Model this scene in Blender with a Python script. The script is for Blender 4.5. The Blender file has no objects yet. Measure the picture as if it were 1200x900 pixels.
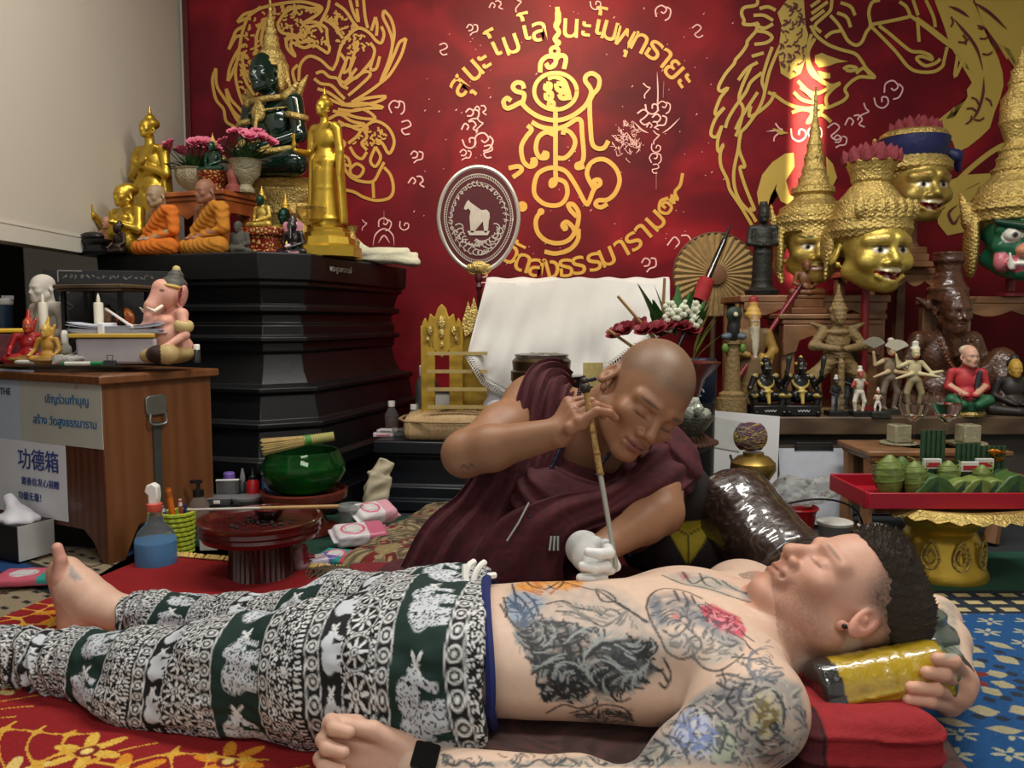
import bpy, bmesh, math, random
import numpy as np
from mathutils import Vector, Matrix, Euler
SC = bpy.context.scene
COL = SC.collection
R = math.radians
# ---------------------------------------------------------------- camera, world, lights, exposure
FPX, CAMZ = 950.0, 0.68
TILT = math.atan(75 / FPX)
cam = bpy.data.cameras.new('camera'); cam.sensor_width = 36; cam.lens = FPX / 1200 * 36
cam.clip_start = 0.05
camo = bpy.data.objects.new('camera', cam); COL.objects.link(camo)
camo.location = (0, 0, CAMZ); camo.rotation_euler = (R(90) - TILT, 0, 0)
SC.camera = camo
w = bpy.data.worlds.new('world'); SC.world = w; w.use_nodes = True
w.node_tree.nodes['Background'].inputs[0].default_value = (1.0, 0.97, 0.92, 1)
w.node_tree.nodes['Background'].inputs[1].default_value = 0.34
SC.view_settings.view_transform = 'Standard'; SC.view_settings.look = 'None'
SC.view_settings.gamma = 1; SC.view_settings.use_curve_mapping = False
SC.view_settings.exposure = 0.7
def area(name, loc, target, size, power, col=(1, .965, .90), sy=None, spread=180):
    l = bpy.data.lights.new(name, 'AREA'); l.energy = power; l.color = col; l.size = size
    l.spread = R(spread)
    if sy: l.shape = 'RECTANGLE'; l.size_y = sy
    o = bpy.data.objects.new(name, l); COL.objects.link(o); o.location = loc
    o.rotation_euler = (Vector(target) - Vector(loc)).to_track_quat('-Z', 'Y').to_euler()
    return o
area('ceiling_lamp', (1.0, 1.7, 2.66), (1.0, 1.75, 0), 1.2, 26, sy=.25)
area('ceiling_lamp', (-0.7, 2.0, 2.66), (-0.7, 2.05, 0), 1.2, 17, sy=.25)
area('ceiling_lamp', (0.3, -0.5, 2.66), (0.3, 0.5, 0), 1.4, 19, sy=.4)
area('altar_spot_lamp', (0.22, 2.2, 2.62), (0.16, 3.9, 1.50), .2, 7, (1, .74, .45), spread=75)
area('daylight_gap', (1.375, 2.3, 2.3), (1.385, 3.9, 1.36), .12, 2.6, (1, .85, .5), sy=.85, spread=3)
# ---------------------------------------------------------------- helpers: pixels to points (1200x900)
CF = Vector((0, math.cos(TILT), -math.sin(TILT))); CU = Vector((0, math.sin(TILT), math.cos(TILT)))
def ray(px, py): return CF + Vector((1, 0, 0)) * ((px - 600) / FPX) + CU * ((450 - py) / FPX)
def P(px, py, Y):
    d = ray(px, py); return Vector((0, 0, CAMZ)) + d * (Y / d.y)
def G(px, py, z=0):
    d = ray(px, py); return Vector((0, 0, CAMZ)) + d * ((z - CAMZ) / d.z)
# ---------------------------------------------------------------- colours and materials
def lin(c): return tuple(((v / 255) / 12.92 if v / 255 <= .04045 else ((v / 255 + .055) / 1.055) ** 2.4) for v in c)
def hexc(c):
    if isinstance(c, str): c = tuple(int(c[i:i + 2], 16) for i in (0, 2, 4))
    return lin(c)
_m = {}
def mat(name, c=None, rough=.5, metal=0., var=.12, vs=30., bump=0., bs=80., trans=0., ior=1.45, coat=0., sheen=0., alpha=1., emit=0, sss=0.):
    """procedural principled material; c None -> vertex colour 'Col'"""
    if name in _m: return _m[name]
    m = bpy.data.materials.new(name); m.use_nodes = True; _m[name] = m
    nt = m.node_tree; n = nt.nodes; L = nt.links; b = n['Principled BSDF']
    tc = n.new('ShaderNodeTexCoord')
    if c is None:
        a = n.new('ShaderNodeAttribute'); a.attribute_name = 'Col'; src = a.outputs['Color']
    else:
        a = n.new('ShaderNodeRGB'); a.outputs[0].default_value = (*hexc(c), 1); src = a.outputs[0]
    if var:
        t = n.new('ShaderNodeTexNoise'); t.inputs['Scale'].default_value = vs; t.inputs['Detail'].default_value = 4
        L.new(tc.outputs['Object'], t.inputs['Vector'])
        h = n.new('ShaderNodeHueSaturation'); mr = n.new('ShaderNodeMapRange')
        mr.inputs['From Min'].default_value = .25; mr.inputs['From Max'].default_value = .75
        mr.inputs['To Min'].default_value = 1 - var; mr.inputs['To Max'].default_value = 1 + var
        L.new(t.outputs[0], mr.inputs['Value']); L.new(mr.outputs[0], h.inputs['Value']); L.new(src, h.inputs['Color']); src = h.outputs[0]
    L.new(src, b.inputs['Base Color'])
    b.inputs['Roughness'].default_value = rough; b.inputs['Metallic'].default_value = metal
    b.inputs['IOR'].default_value = ior; b.inputs['Transmission Weight'].default_value = trans
    b.inputs['Coat Weight'].default_value = coat; b.inputs['Sheen Weight'].default_value = sheen
    b.inputs['Alpha'].default_value = alpha
    if sss: b.inputs['Subsurface Weight'].default_value = sss; b.inputs['Subsurface Radius'].default_value = (.012, .005, .003); b.inputs['Subsurface Scale'].default_value = 1
    if emit: L.new(src, b.inputs['Emission Color']); b.inputs['Emission Strength'].default_value = emit
    if bump:
        t2 = n.new('ShaderNodeTexNoise'); t2.inputs['Scale'].default_value = bs; t2.inputs['Detail'].default_value = 5
        L.new(tc.outputs['Object'], t2.inputs['Vector'])
        bp = n.new('ShaderNodeBump'); bp.inputs['Strength'].default_value = bump; bp.inputs['Distance'].default_value = .01
        L.new(t2.outputs[0], bp.inputs['Height']); L.new(bp.outputs[0], b.inputs['Normal'])
    return m
def ramp_mat(name, tex, stops, rough=.5, metal=0., scale=(1, 1, 1), rot=(0, 0, 0), bump=0., tex_scale=5., dist=4., coat=0., coord='Object', detail=4):
    """wave / noise / voronoi texture through a colour ramp"""
    if name in _m: return _m[name]
    m = bpy.data.materials.new(name); m.use_nodes = True; _m[name] = m
    nt = m.node_tree; n = nt.nodes; L = nt.links; b = n['Principled BSDF']
    tc = n.new('ShaderNodeTexCoord'); mp = n.new('ShaderNodeMapping')
    mp.inputs['Scale'].default_value = scale; mp.inputs['Rotation'].default_value = rot
    L.new(tc.outputs[coord], mp.inputs['Vector'])
    if tex == 'wave':
        t = n.new('ShaderNodeTexWave'); t.inputs['Distortion'].default_value = dist; t.inputs['Detail'].default_value = 3
    elif tex == 'voronoi': t = n.new('ShaderNodeTexVoronoi'); t.feature = 'DISTANCE_TO_EDGE'
    else: t = n.new('ShaderNodeTexNoise'); t.inputs['Detail'].default_value = detail; t.inputs['Distortion'].default_value = dist
    t.inputs['Scale'].default_value = tex_scale
    L.new(mp.outputs[0], t.inputs['Vector'])
    r = n.new('ShaderNodeValToRGB'); e = r.color_ramp.elements
    while len(e) < len(stops): e.new(.5)
    for k, (p, c) in enumerate(stops): e[k].position = p; e[k].color = (*hexc(c), 1)
    L.new(t.outputs[0], r.inputs[0]); L.new(r.outputs[0], b.inputs['Base Color'])
    b.inputs['Roughness'].default_value = rough; b.inputs['Metallic'].default_value = metal; b.inputs['Coat Weight'].default_value = coat; b.inputs['Coat Roughness'].default_value = .06; b.inputs['Specular IOR Level'].default_value = .14 if 'vinyl' in name else .5
    if bump:
        bp = n.new('ShaderNodeBump'); bp.inputs['Strength'].default_value = bump; bp.inputs['Distance'].default_value = .004
        L.new(t.outputs[0], bp.inputs['Height']); L.new(bp.outputs[0], b.inputs['Normal'])
    return m
M_GOLD = mat('polished_gold', 'c2a13c', .36, .8, .1, 25, .05, 60)
M_GOLDO = mat('ornate_gold', 'c4ab66', .36, .75, .3, 60, .8, 130)
M_GOLDY = mat('yellow_gold_paint', 'c8a21c', .38, .55, .12, 25)
M_GOLDPR = mat('gold_print', 'ba903c', .45, .1, .08, 6)
M_BLACKP = mat('black_lacquer_paint', '0d0e10', .42, 0, .25, 6, .1, 20)
M_WOOD = ramp_mat('brown_wood', 'wave', [(0, '6a4023'), (.5, '6f4526'), (1, '754929')], .42, scale=(8, 8, .8), tex_scale=1.4, dist=6, coat=.2)
M_TEAK = ramp_mat('teak_wood', 'wave', [(0, '6e4a2e'), (.5, '7d5838'), (1, '886040')], .45, scale=(.8, 8, 8), tex_scale=2, dist=5, coat=.15)
M_TEAKD = ramp_mat('dark_teak', 'wave', [(0, '443223'), (.5, '50402e'), (1, '5c4a36')], .5, scale=(.8, 8, 8), tex_scale=2, dist=5)
M_RWOOD = ramp_mat('orange_wood', 'wave', [(0, '8a441c'), (.5, 'a2562a'), (1, 'b06535')], .38, scale=(.8, 6, 6), tex_scale=2.5, dist=5, coat=.3)
M_WHITE = mat('white_plastic', 'ece9e2', .4, 0, .03)
M_PAPER = mat('white_paper', 'dfdfe2', .8, 0, .04, 12)
M_GLASS = mat('clear_glass', 'ffffff', .02, 0, 0, trans=1, ior=1.07)
M_PLAST = mat('clear_plastic', 'f6f8f8', .08, 0, 0, trans=.93, ior=1.12)
M_BLACK = mat('black_plastic', '141416', .4, 0, .1)
M_RED = mat('red_plastic', 'a8141c', .35, 0, .06)
M_MAROON = mat('maroon_lacquer', '3c0d10', .3, 0, .2, 15, coat=.4)
M_VC = mat('painted_surface', None, .5, 0, .06, 60)
M_VCG = mat('glossy_painted_surface', None, .25, 0, .06, 60, coat=.3)
M_VCM = mat('gilded_surface', None, .36, .6, .12, 50, .25, 150)
# ---------------------------------------------------------------- object bookkeeping
def tag(o, label, cat, group=None, kind=None):
    if label: o['label'] = label
    if cat: o['category'] = cat
    if group: o['group'] = group
    if kind: o['kind'] = kind
    return o
def thing(name, label, cat, loc=(0, 0, 0), rz=0., group=None, s=1.):
    o = bpy.data.objects.new(name, None); COL.objects.link(o); o.empty_display_size = .05
    o.location = loc; o.rotation_euler = (0, 0, R(rz)); o.scale = (s, s, s)
    return tag(o, label, cat, group)
def link(name, me, m=None, parent=None, world=False):
    o = bpy.data.objects.new(name, me); COL.objects.link(o)
    if m is not None and len(me.materials) == 0: me.materials.append(m)
    if parent is not None:
        o.parent = parent
        if world:
            bpy.context.view_layer.update()
            o.matrix_parent_inverse = parent.matrix_world.inverted()
    return o
def dup(root, loc, rz, label=None, s=None, group=None):
    r = root.copy(); COL.objects.link(r); r.location = loc; r.rotation_euler = (0, 0, R(rz))
    if s: r.scale = (s, s, s)
    if label: r['label'] = label
    if group: r['group'] = group
    def rec(a, b):
        for ch in list(a.children):
            if ch == b: continue
            c = ch.copy(); COL.objects.link(c); c.parent = b; rec(ch, c)
    rec(root, r)
    return r
# ---------------------------------------------------------------- mesh builder
def frame(d, up=(0, 0, 1)):
    d = Vector(d).normalized(); u = Vector(up)
    if abs(d.dot(u)) > .98: u = Vector((1, 0, 0))
    x = u.cross(d).normalized(); y = d.cross(x)
    return x, y, d
def crom(pts, n=6, closed=False):
    P_ = [np.array(p, float) for p in pts]
    if len(P_) < 3: return P_
    out = []; N = len(P_)
    for i in range(N if closed else N - 1):
        p1, p2 = P_[i], P_[(i + 1) % N]
        p0 = P_[i - 1] if (i > 0 or closed) else 2 * p1 - p2
        p3 = P_[(i + 2) % N] if (i + 2 < N or closed) else 2 * p2 - p1
        for t in np.linspace(0, 1, n, endpoint=False):
            out.append(.5 * (2 * p1 + (p2 - p0) * t + (2 * p0 - 5 * p1 + 4 * p2 - p3) * t * t + (3 * p1 - p0 - 3 * p2 + p3) * t ** 3))
    if not closed: out.append(P_[-1])
    return out
class MB:
    def __init__(s): s.v = []; s.f = []; s.T = Matrix()
    def add(s, vs, fs):
        b = len(s.v); s.v += [tuple(s.T @ Vector(p)) for p in vs]; s.f += [tuple(i + b for i in f) for f in fs]; return s
    def box(s, c, d, rot=None):
        x, y, z = d[0] / 2, d[1] / 2, d[2] / 2
        vs = [Vector((i, j, k)) for i in (-x, x) for j in (-y, y) for k in (-z, z)]
        if rot is not None:
            E = Euler([R(a) for a in rot]).to_matrix(); vs = [E @ p for p in vs]
        return s.add([Vector(c) + p for p in vs], [(0, 1, 3, 2), (4, 6, 7, 5), (0, 4, 5, 1), (2, 3, 7, 6), (0, 2, 6, 4), (1, 5, 7, 3)])
    def lathe(s, prof, n=28, c=(0, 0, 0), ax=(0, 0, 1), flute=0, fn=0):
        x, y, d = frame(ax); vs = []; fs = []
        for (r, z) in prof:
            for k in range(n):
                a = 2 * math.pi * k / n; rr = r * (1 + flute * math.cos(fn * a)) if flute else r
                vs.append(Vector(c) + x * (rr * math.cos(a)) + y * (rr * math.sin(a)) + d * z)
        for i in range(len(prof) - 1):
            for k in range(n):
                fs.append((i * n + k, i * n + (k + 1) % n, (i + 1) * n + (k + 1) % n, (i + 1) * n + k))
        if prof[0][0] > 1e-6: fs.append(tuple(range(n))[::-1])
        if prof[-1][0] > 1e-6: fs.append(tuple((len(prof) - 1) * n + k for k in range(n)))
        return s.add(vs, fs)
    def cyl(s, a, b, r, r2=None, n=14):
        a, b = Vector(a), Vector(b)
        return s.lathe([(r, 0), (r if r2 is None else r2, (b - a).length)], n, a, b - a)
    def tube(s, pts, r, n=8, smooth=0, closed=False):
        if smooth:
            rr = list(r) if hasattr(r, '__len__') else [r] * len(pts)
            q = crom([tuple(p) + (q_,) for p, q_ in zip(pts, rr)], smooth, closed); pts = [p[:3] for p in q]; r = [max(p[3], 1e-4) for p in q]
        pts = [Vector(p) for p in pts]; N = len(pts); vs = []; fs = []; u = None
        for i, p in enumerate(pts):
            d = (pts[(i + 1) % N] - pts[i - 1]) if closed else (pts[min(i + 1, N - 1)] - pts[max(i - 1, 0)])
            if d.length < 1e-9: d = Vector((0, 0, 1))
            d.normalize()
            if u is None: x, y, _ = frame(d); u = x
            x = u - d * u.dot(d); x = x.normalized() if x.length > 1e-6 else frame(d)[0]; y = d.cross(x); u = x
            rr = r[i] if hasattr(r, '__len__') else r
            for k in range(n):
                a = 2 * math.pi * k / n; vs.append(p + x * rr * math.cos(a) + y * rr * math.sin(a))
        for i in range(N if closed else N - 1):
            j = (i + 1) % N
            for k in range(n): fs.append((i * n + k, i * n + (k + 1) % n, j * n + (k + 1) % n, j * n + k))
        if not closed: fs += [tuple(range(n))[::-1], tuple((N - 1) * n + k for k in range(n))]
        return s.add(vs, fs)
    def ell(s, c, r, rot=None, n=14):
        if not hasattr(r, '__len__'): r = (r, r, r)
        E = Euler([R(a) for a in rot]).to_matrix() if rot is not None else Matrix.Identity(3); vs = []; fs = []; m = max(6, n // 2 + 1)
        for i in range(1, m):
            t = math.pi * i / m
            for k in range(n):
                a = 2 * math.pi * k / n
                vs.append(Vector(c) + E @ Vector((r[0] * math.sin(t) * math.cos(a), r[1] * math.sin(t) * math.sin(a), -r[2] * math.cos(t))))
        vs += [Vector(c) + E @ Vector((0, 0, -r[2])), Vector(c) + E @ Vector((0, 0, r[2]))]; B = len(vs) - 2
        for i in range(m - 2):
            for k in range(n): fs.append((i * n + k, i * n + (k + 1) % n, (i + 1) * n + (k + 1) % n, (i + 1) * n + k))
        for k in range(n): fs += [(B, (k + 1) % n, k), (B + 1, (m - 2) * n + k, (m - 2) * n + (k + 1) % n)]
        return s.add(vs, fs)
    def prism(s, poly, h, c=(0, 0, 0), X=(1, 0, 0), Y=(0, 1, 0), taper=1.):
        X, Y = Vector(X), Vector(Y); Z = X.cross(Y).normalized(); n = len(poly)
        vs = [Vector(c) + X * p[0] + Y * p[1] for p in poly] + [Vector(c) + (X * p[0] + Y * p[1]) * taper + Z * h for p in poly]
        return s.add(vs, [tuple(range(n))[::-1], tuple(range(n, 2 * n))] + [(k, (k + 1) % n, n + (k + 1) % n, n + k) for k in range(n)])
    def grid(s, fn, nu, nv, wrap=False):
        vs = [fn(i / (nu if wrap else nu - 1), j / (nv - 1)) for i in range(nu) for j in range(nv)]; fs = []
        for i in range(nu if wrap else nu - 1):
            for j in range(nv - 1): fs.append((i * nv + j, ((i + 1) % nu) * nv + j, ((i + 1) % nu) * nv + j + 1, i * nv + j + 1))
        return s.add(vs, fs)
    def ribbon(s, pts, w, nrm=(0, -1, 0), taper=False, sm=5, closed=False):
        q = crom(pts, sm, closed) if sm else pts; q = [Vector(p) for p in q]; nrm = Vector(nrm); N = len(q); vs = []
        for i, p in enumerate(q):
            d = (q[(i + 1) % N] - q[i - 1]) if closed else (q[min(i + 1, N - 1)] - q[max(i - 1, 0)])
            t = d.cross(nrm)
            if t.length < 1e-9: t = Vector((1, 0, 0))
            t.normalize(); e = i / max(1, N - 1)
            ww = w * (min(1, .15 + 3 * e, .15 + 3 * (1 - e)) if taper else 1) / 2; o_ = nrm * (i * 1.5e-5); vs += [p - t * ww + o_, p + t * ww + o_]
        return s.add(vs, [(2 * i, (2 * i + 2) % (2 * N), (2 * i + 3) % (2 * N), 2 * i + 1) for i in range(N if closed else N - 1)])
    def mesh(s, name, smooth=True, ang=40):
        me = bpy.data.meshes.new(name); me.from_pydata(s.v, [], s.f); me.update()
        bm = bmesh.new(); bm.from_mesh(me); bmesh.ops.recalc_face_normals(bm, faces=bm.faces); bm.to_mesh(me); bm.free()
        if smooth: me.shade_smooth(); me.set_sharp_from_angle(angle=R(ang))
        return me
    def build(s, name, m, parent=None, bevel=0., sub=0, world=False, smooth=True, ang=40, solid=0.):
        o = link(name, s.mesh(name, smooth, ang), m, parent, world)
        if solid: q = o.modifiers.new('s', 'SOLIDIFY'); q.thickness = solid; q.offset = 0
        if bevel: q = o.modifiers.new('b', 'BEVEL'); q.width = bevel; q.segments = 2; q.limit_method = 'ANGLE'; q.angle_limit = R(38)
        if sub: q = o.modifiers.new('u', 'SUBSURF'); q.levels = sub; q.render_levels = sub
        return o
def text(body, size, m, name, parent, Mx, world=True, extrude=.0006, bold=0.):
    cu = bpy.data.curves.new(name, 'FONT'); cu.body = body; cu.size = size; cu.align_x = 'CENTER'; cu.align_y = 'CENTER'; cu.extrude = extrude; cu.offset = bold
    t = bpy.data.objects.new(name, cu); COL.objects.link(t); bpy.context.view_layer.update()
    me = bpy.data.meshes.new_from_object(t.evaluated_get(bpy.context.evaluated_depsgraph_get()))
    bpy.data.objects.remove(t); me.transform(Mx); me.materials.clear()
    return me
def join_meshes(name, mes, m, parent=None, world=True):
    bm = bmesh.new()
    for me in mes: bm.from_mesh(me)
    me = bpy.data.meshes.new(name); bm.to_mesh(me); bm.free()
    return link(name, me, m, parent, world)
# ---------------------------------------------------------------- sculpting: signed distance fields -> one continuous mesh
class SDF:
    def __init__(s, h): s.h = h; s.ops = []; s.M = Matrix(); s.sc = 1.; s.k = .01; s.col = None
    def _op(s, kind, fn, lo, hi, k, col, full=False):
        s.ops.append((kind, fn, np.array(lo, float), np.array(hi, float), k, None if col is None else np.array(hexc(col))))
    def W(s, p): return np.array(s.M @ Vector(p))
    def _go(s, kind, local, c, rad, k, col):
        """local(p) in frame space; c centre and rad bounding radius in frame space"""
        M3 = np.array(s.M.to_3x3()) / s.sc; t = np.array(s.M.translation); sc = s.sc
        fn = lambda p: local(((p - t) @ M3) / sc) * sc
        cw = s.W(c); rw = rad * sc
        s._op(kind, fn, cw - rw, cw + rw, (s.k if k is None else k) * sc, col if col is not None else s.col)
    def cone(s, a, b, ra, rb=None, k=None, col=None, kind='add', flat=None):
        a = np.array(a, float); b = np.array(b, float); rb = ra if rb is None else rb; ba = b - a; L2 = max(ba @ ba, 1e-12)
        def f(p):
            t = np.clip(((p - a) @ ba) / L2, 0, 1); q = p - a - t[:, None] * ba
            if flat is not None: q = q * np.array(flat)
            return np.sqrt((q * q).sum(1)) - (ra + (rb - ra) * t)
        s._go(kind, f, (a + b) / 2, math.sqrt(L2) / 2 + max(ra, rb) * (1 if flat is None else 1 / min(flat)), k, col)
    def chain(s, pts, rs, k=None, col=None, kind='add'):
        for i in range(len(pts) - 1): s.cone(pts[i], pts[i + 1], rs[i], rs[i + 1], k, col, kind)
    def ell(s, c, r, rot=None, k=None, col=None, kind='add'):
        if not hasattr(r, '__len__'): r = (r, r, r)
        c = np.array(c, float); r_ = np.array(r, float); E = np.array(Euler([R(a) for a in rot]).to_matrix()) if rot is not None else np.eye(3)
        def f(p):
            q = (p - c) @ E; k0 = np.sqrt(((q / r_) ** 2).sum(1)); k1 = np.sqrt(((q / r_ ** 2) ** 2).sum(1)) + 1e-9
            return k0 * (k0 - 1) / k1
        s._go(kind, f, c, max(r), k, col)
    def box(s, c, hs, rot=None, rd=.0, k=None, col=None, kind='add'):
        c = np.array(c, float); hs = np.array(hs, float) - rd; E = np.array(Euler([R(a) for a in rot]).to_matrix()) if rot is not None else np.eye(3)
        def f(p):
            q = np.abs((p - c) @ E) - hs
            return np.sqrt((np.maximum(q, 0) ** 2).sum(1)) + np.minimum(q.max(1), 0) - rd
        s._go(kind, f, c, float(np.sqrt(((hs + rd) ** 2).sum())), k, col)
    def tor(s, c, R1, r, rot=None, k=None, col=None, kind='add', sq=(1, 1, 1)):
        c = np.array(c, float); E = np.array(Euler([R(a) for a in rot]).to_matrix()) if rot is not None else np.eye(3); sq = np.array(sq)
        def f(p):
            q = ((p - c) @ E) / sq; return (np.sqrt((np.sqrt(q[:, 0] ** 2 + q[:, 1] ** 2) - R1) ** 2 + q[:, 2] ** 2) - r) * min(sq)
        s._go(kind, f, c, (R1 + r) * max(sq), k, col)
    def lathe(s, prof, c=(0, 0, 0), k=None, col=None, kind='add'):
        """vertical stack of round cones, prof = [(r, z)...]"""
        for (r0, z0), (r1, z1) in zip(prof[:-1], prof[1:]): s.cyl((c[0], c[1], c[2] + z0), (c[0], c[1], c[2] + z1), r0, r1, k, col, kind)
    def cyl(s, a, b, ra, rb=None, k=None, col=None, kind='add'):
        a = np.array(a, float); b = np.array(b, float); rb = ra if rb is None else rb; L = np.linalg.norm(b - a); d = (b - a) / L
        def f(p):
            t = (p - a) @ d; q = p - a - t[:, None] * d; rr = np.sqrt((q * q).sum(1)); r = ra + (rb - ra) * np.clip(t / L, 0, 1)
            dx = rr - r; dz = np.abs(t - L / 2) - L / 2
            return np.minimum(np.maximum(dx, dz), 0) + np.sqrt(np.maximum(dx, 0) ** 2 + np.maximum(dz, 0) ** 2)
        s._go(kind, f, (a + b) / 2, math.hypot(L / 2, max(ra, rb)), k, col)
    def disp(s, fn, lo, hi): s.ops.append(('disp', fn, np.array(lo, float), np.array(hi, float), 0, None))
    def paint(s, c, r, col, rot=None): s.ell(c, r, rot, 0, col, 'paint')
    def run(s):
        h = s.h; A = [o for o in s.ops if o[0] == 'add']
        lo = np.min([o[2] for o in A], 0) - 3 * h; hi = np.max([o[3] for o in A], 0) + 3 * h
        n = np.ceil((hi - lo) / h).astype(int) + 1; ax = [lo[i] + h * np.arange(n[i]) for i in range(3)]
        v = np.full(n, 1.0, np.float32)
        for kind, fn, l, u, k, col in s.ops:
            if kind == 'paint': continue
            pad = k + 2.5 * h
            i0 = np.clip(np.floor((l - pad - lo) / h).astype(int), 0, n); i1 = np.clip(np.ceil((u + pad - lo) / h).astype(int) + 1, 0, n)
            if (i1 <= i0).any(): continue
            g = np.stack(np.meshgrid(*[ax[i][i0[i]:i1[i]] for i in range(3)], indexing='ij'), -1).reshape(-1, 3)
            sl = tuple(slice(i0[i], i1[i]) for i in range(3)); sh = tuple(i1 - i0); cur = v[sl]
            if kind == 'disp':
                near = (np.abs(cur) < 6 * h).reshape(-1)
                dd = np.zeros(len(g)); dd[near] = fn(g[near]); v[sl] = cur + dd.reshape(sh); continue
            d = fn(g).reshape(sh)
            kk = max(k, 1e-6)
            if kind == 'add': hh = np.maximum(kk - np.abs(cur - d), 0) / kk; v[sl] = np.minimum(cur, d) - hh * hh * kk * .25
            elif kind == 'sub': hh = np.maximum(kk - np.abs(cur + d), 0) / kk; v[sl] = np.maximum(cur, -d) + hh * hh * kk * .25
        s.lo = lo
        ins = v < 0; c8 = [(i, j, k) for i in (0, 1) for j in (0, 1) for k in (0, 1)]
        m = np.array(v.shape) - 1
        cnt = sum(ins[i:i + m[0], j:j + m[1], k:k + m[2]].astype(np.int8) for i, j, k in c8)
        idx = np.argwhere((cnt > 0) & (cnt < 8)); vid = np.full(m, -1, np.int64); vid[tuple(idx.T)] = np.arange(len(idx))
        acc = np.zeros((len(idx), 3)); num = np.zeros(len(idx))
        val = {c: v[idx[:, 0] + c[0], idx[:, 1] + c[1], idx[:, 2] + c[2]] for c in c8}
        for a in c8:
            for d in range(3):
                if a[d]: continue
                b = list(a); b[d] = 1; b = tuple(b); va, vb = val[a], val[b]; mm = (va < 0) != (vb < 0)
                t = np.where(mm, va / np.where(mm, va - vb, 1), 0); pos = np.array(a)[None] + t[:, None] * (np.array(b) - np.array(a))[None]
                acc[mm] += pos[mm]; num[mm] += 1
        V = lo + h * (idx + acc / num[:, None]); F = []
        for d in range(3):
            e, f_ = (d + 1) % 3, (d + 2) % 3
            s0 = [slice(None)] * 3; s1 = [slice(None)] * 3; s0[d] = slice(0, -1); s1[d] = slice(1, None)
            A_, B_ = ins[tuple(s0)], ins[tuple(s1)]; q = np.argwhere(A_ != B_)
            q = q[(q[:, e] > 0) & (q[:, f_] > 0) & (q[:, e] < m[e]) & (q[:, f_] < m[f_])]
            flip = B_[tuple(q.T)]
            def at(de, df):
                r = q.copy(); r[:, e] -= de; r[:, f_] -= df; return vid[tuple(r.T)]
            quad = np.stack([at(1, 1), at(0, 1), at(0, 0), at(1, 0)], 1); quad[flip] = quad[flip][:, ::-1]; F.append(quad)
        F = np.concatenate(F); F = F[(F >= 0).all(1)]
        s.V, s.F = V, F
        C = np.tile(np.array([.5, .5, .5]), (len(V), 1)); best = np.full(len(V), 1e9)
        for kind, fn, l, u, k, col in s.ops:
            if col is None: continue
            mm = ((V > l - 4 * h) & (V < u + 4 * h)).all(1)
            if not mm.any(): continue
            ii = np.where(mm)[0]; d = fn(V[ii])
            if kind == 'add': j = d < best[ii]; C[ii[j]] = col; best[ii[j]] = d[j]
            elif kind == 'paint':
                a = np.clip(.5 - d / (1.6 * h), 0, 1)[:, None]; C[ii] = C[ii] * (1 - a) + col * a
            elif kind == 'sub': j = np.abs(d) < h * .8; C[ii[j]] = col
        s.C = C
        return s
    def build(s, name, m, parent=None, world=False, run=True, dec=0):
        if run: s.run()
        return link(name, npmesh(name, s.V, s.F, s.C), m, parent, world)
def npmesh(name, V, F, C=None):
    me = bpy.data.meshes.new(name); n = len(F); k = F.shape[1]
    me.vertices.add(len(V)); me.vertices.foreach_set('co', np.ascontiguousarray(V, np.float32).ravel())
    me.loops.add(n * k); me.loops.foreach_set('vertex_index', np.ascontiguousarray(F, np.int32).ravel())
    me.polygons.add(n); me.polygons.foreach_set('loop_start', np.arange(0, n * k, k, dtype=np.int32))
    me.update(calc_edges=True); me.validate(); me.shade_smooth()
    if C is not None:
        a = me.color_attributes.new('Col', 'FLOAT_COLOR', 'POINT')
        a.data.foreach_set('color', np.concatenate([C, np.ones((len(C), 1))], 1).astype(np.float32).ravel())
    return me
def vnoise(p, f, seed=0):
    """cheap smooth noise from sines, about -1..1"""
    rs = np.random.RandomState(seed); o = np.zeros(len(p))
    for i in range(6):
        d = rs.normal(size=p.shape[1]); d /= np.linalg.norm(d); o += np.sin(p @ d * f * (1 + .35 * i) + rs.uniform(0, 6.28))
    return o / 3.5
# ================================================================ THE SETTING
YW = 3.9
def struct(name, mb, m, bevel=0):
    o = mb.build(name, m, bevel=bevel); o['kind'] = 'structure'; return o
M_WALL = mat('cream_wall_paint', 'c9c3b4', .6, 0, .03, 2)
struct('floor', MB().box((.4, 1.2, -.06), (5.6, 6.0, .1)), mat('dark_floor', '2c3034', .6, 0, .2, 6))
struct('ceiling', MB().box((.4, 1.2, 2.78), (5.6, 6.0, .1)), M_WALL)
struct('wall_back', MB().box((.4, YW + .06, 1.35), (5.6, .1, 2.76)), M_WALL)
wl = MB(); wl.box((-1.60, 2.95, 1.82), (.1, 2.0, 1.79)); struct('wall_left', wl, M_WALL)
struct('trim_left', MB().box((-1.545, 2.95, .945), (.012, 2.0, .05)).box((-1.547, 2.95, .978), (.006, 2.0, .006)), mat('cream_trim', 'cfcabd', .5, 0, .02))
struct('wall_right', MB().box((3.15, 1.2, 1.35), (.1, 6.0, 2.76)), M_WALL)
struct('opening_shade_sheet', MB().box((-2.36, 1.9, .99), (.06, 4.0, 2.0)), mat('doorway_shade_black', '0a0a0c', .8, 0, .1))  # near-black sheet, its colour stands in for the shade inside the opening
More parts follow.
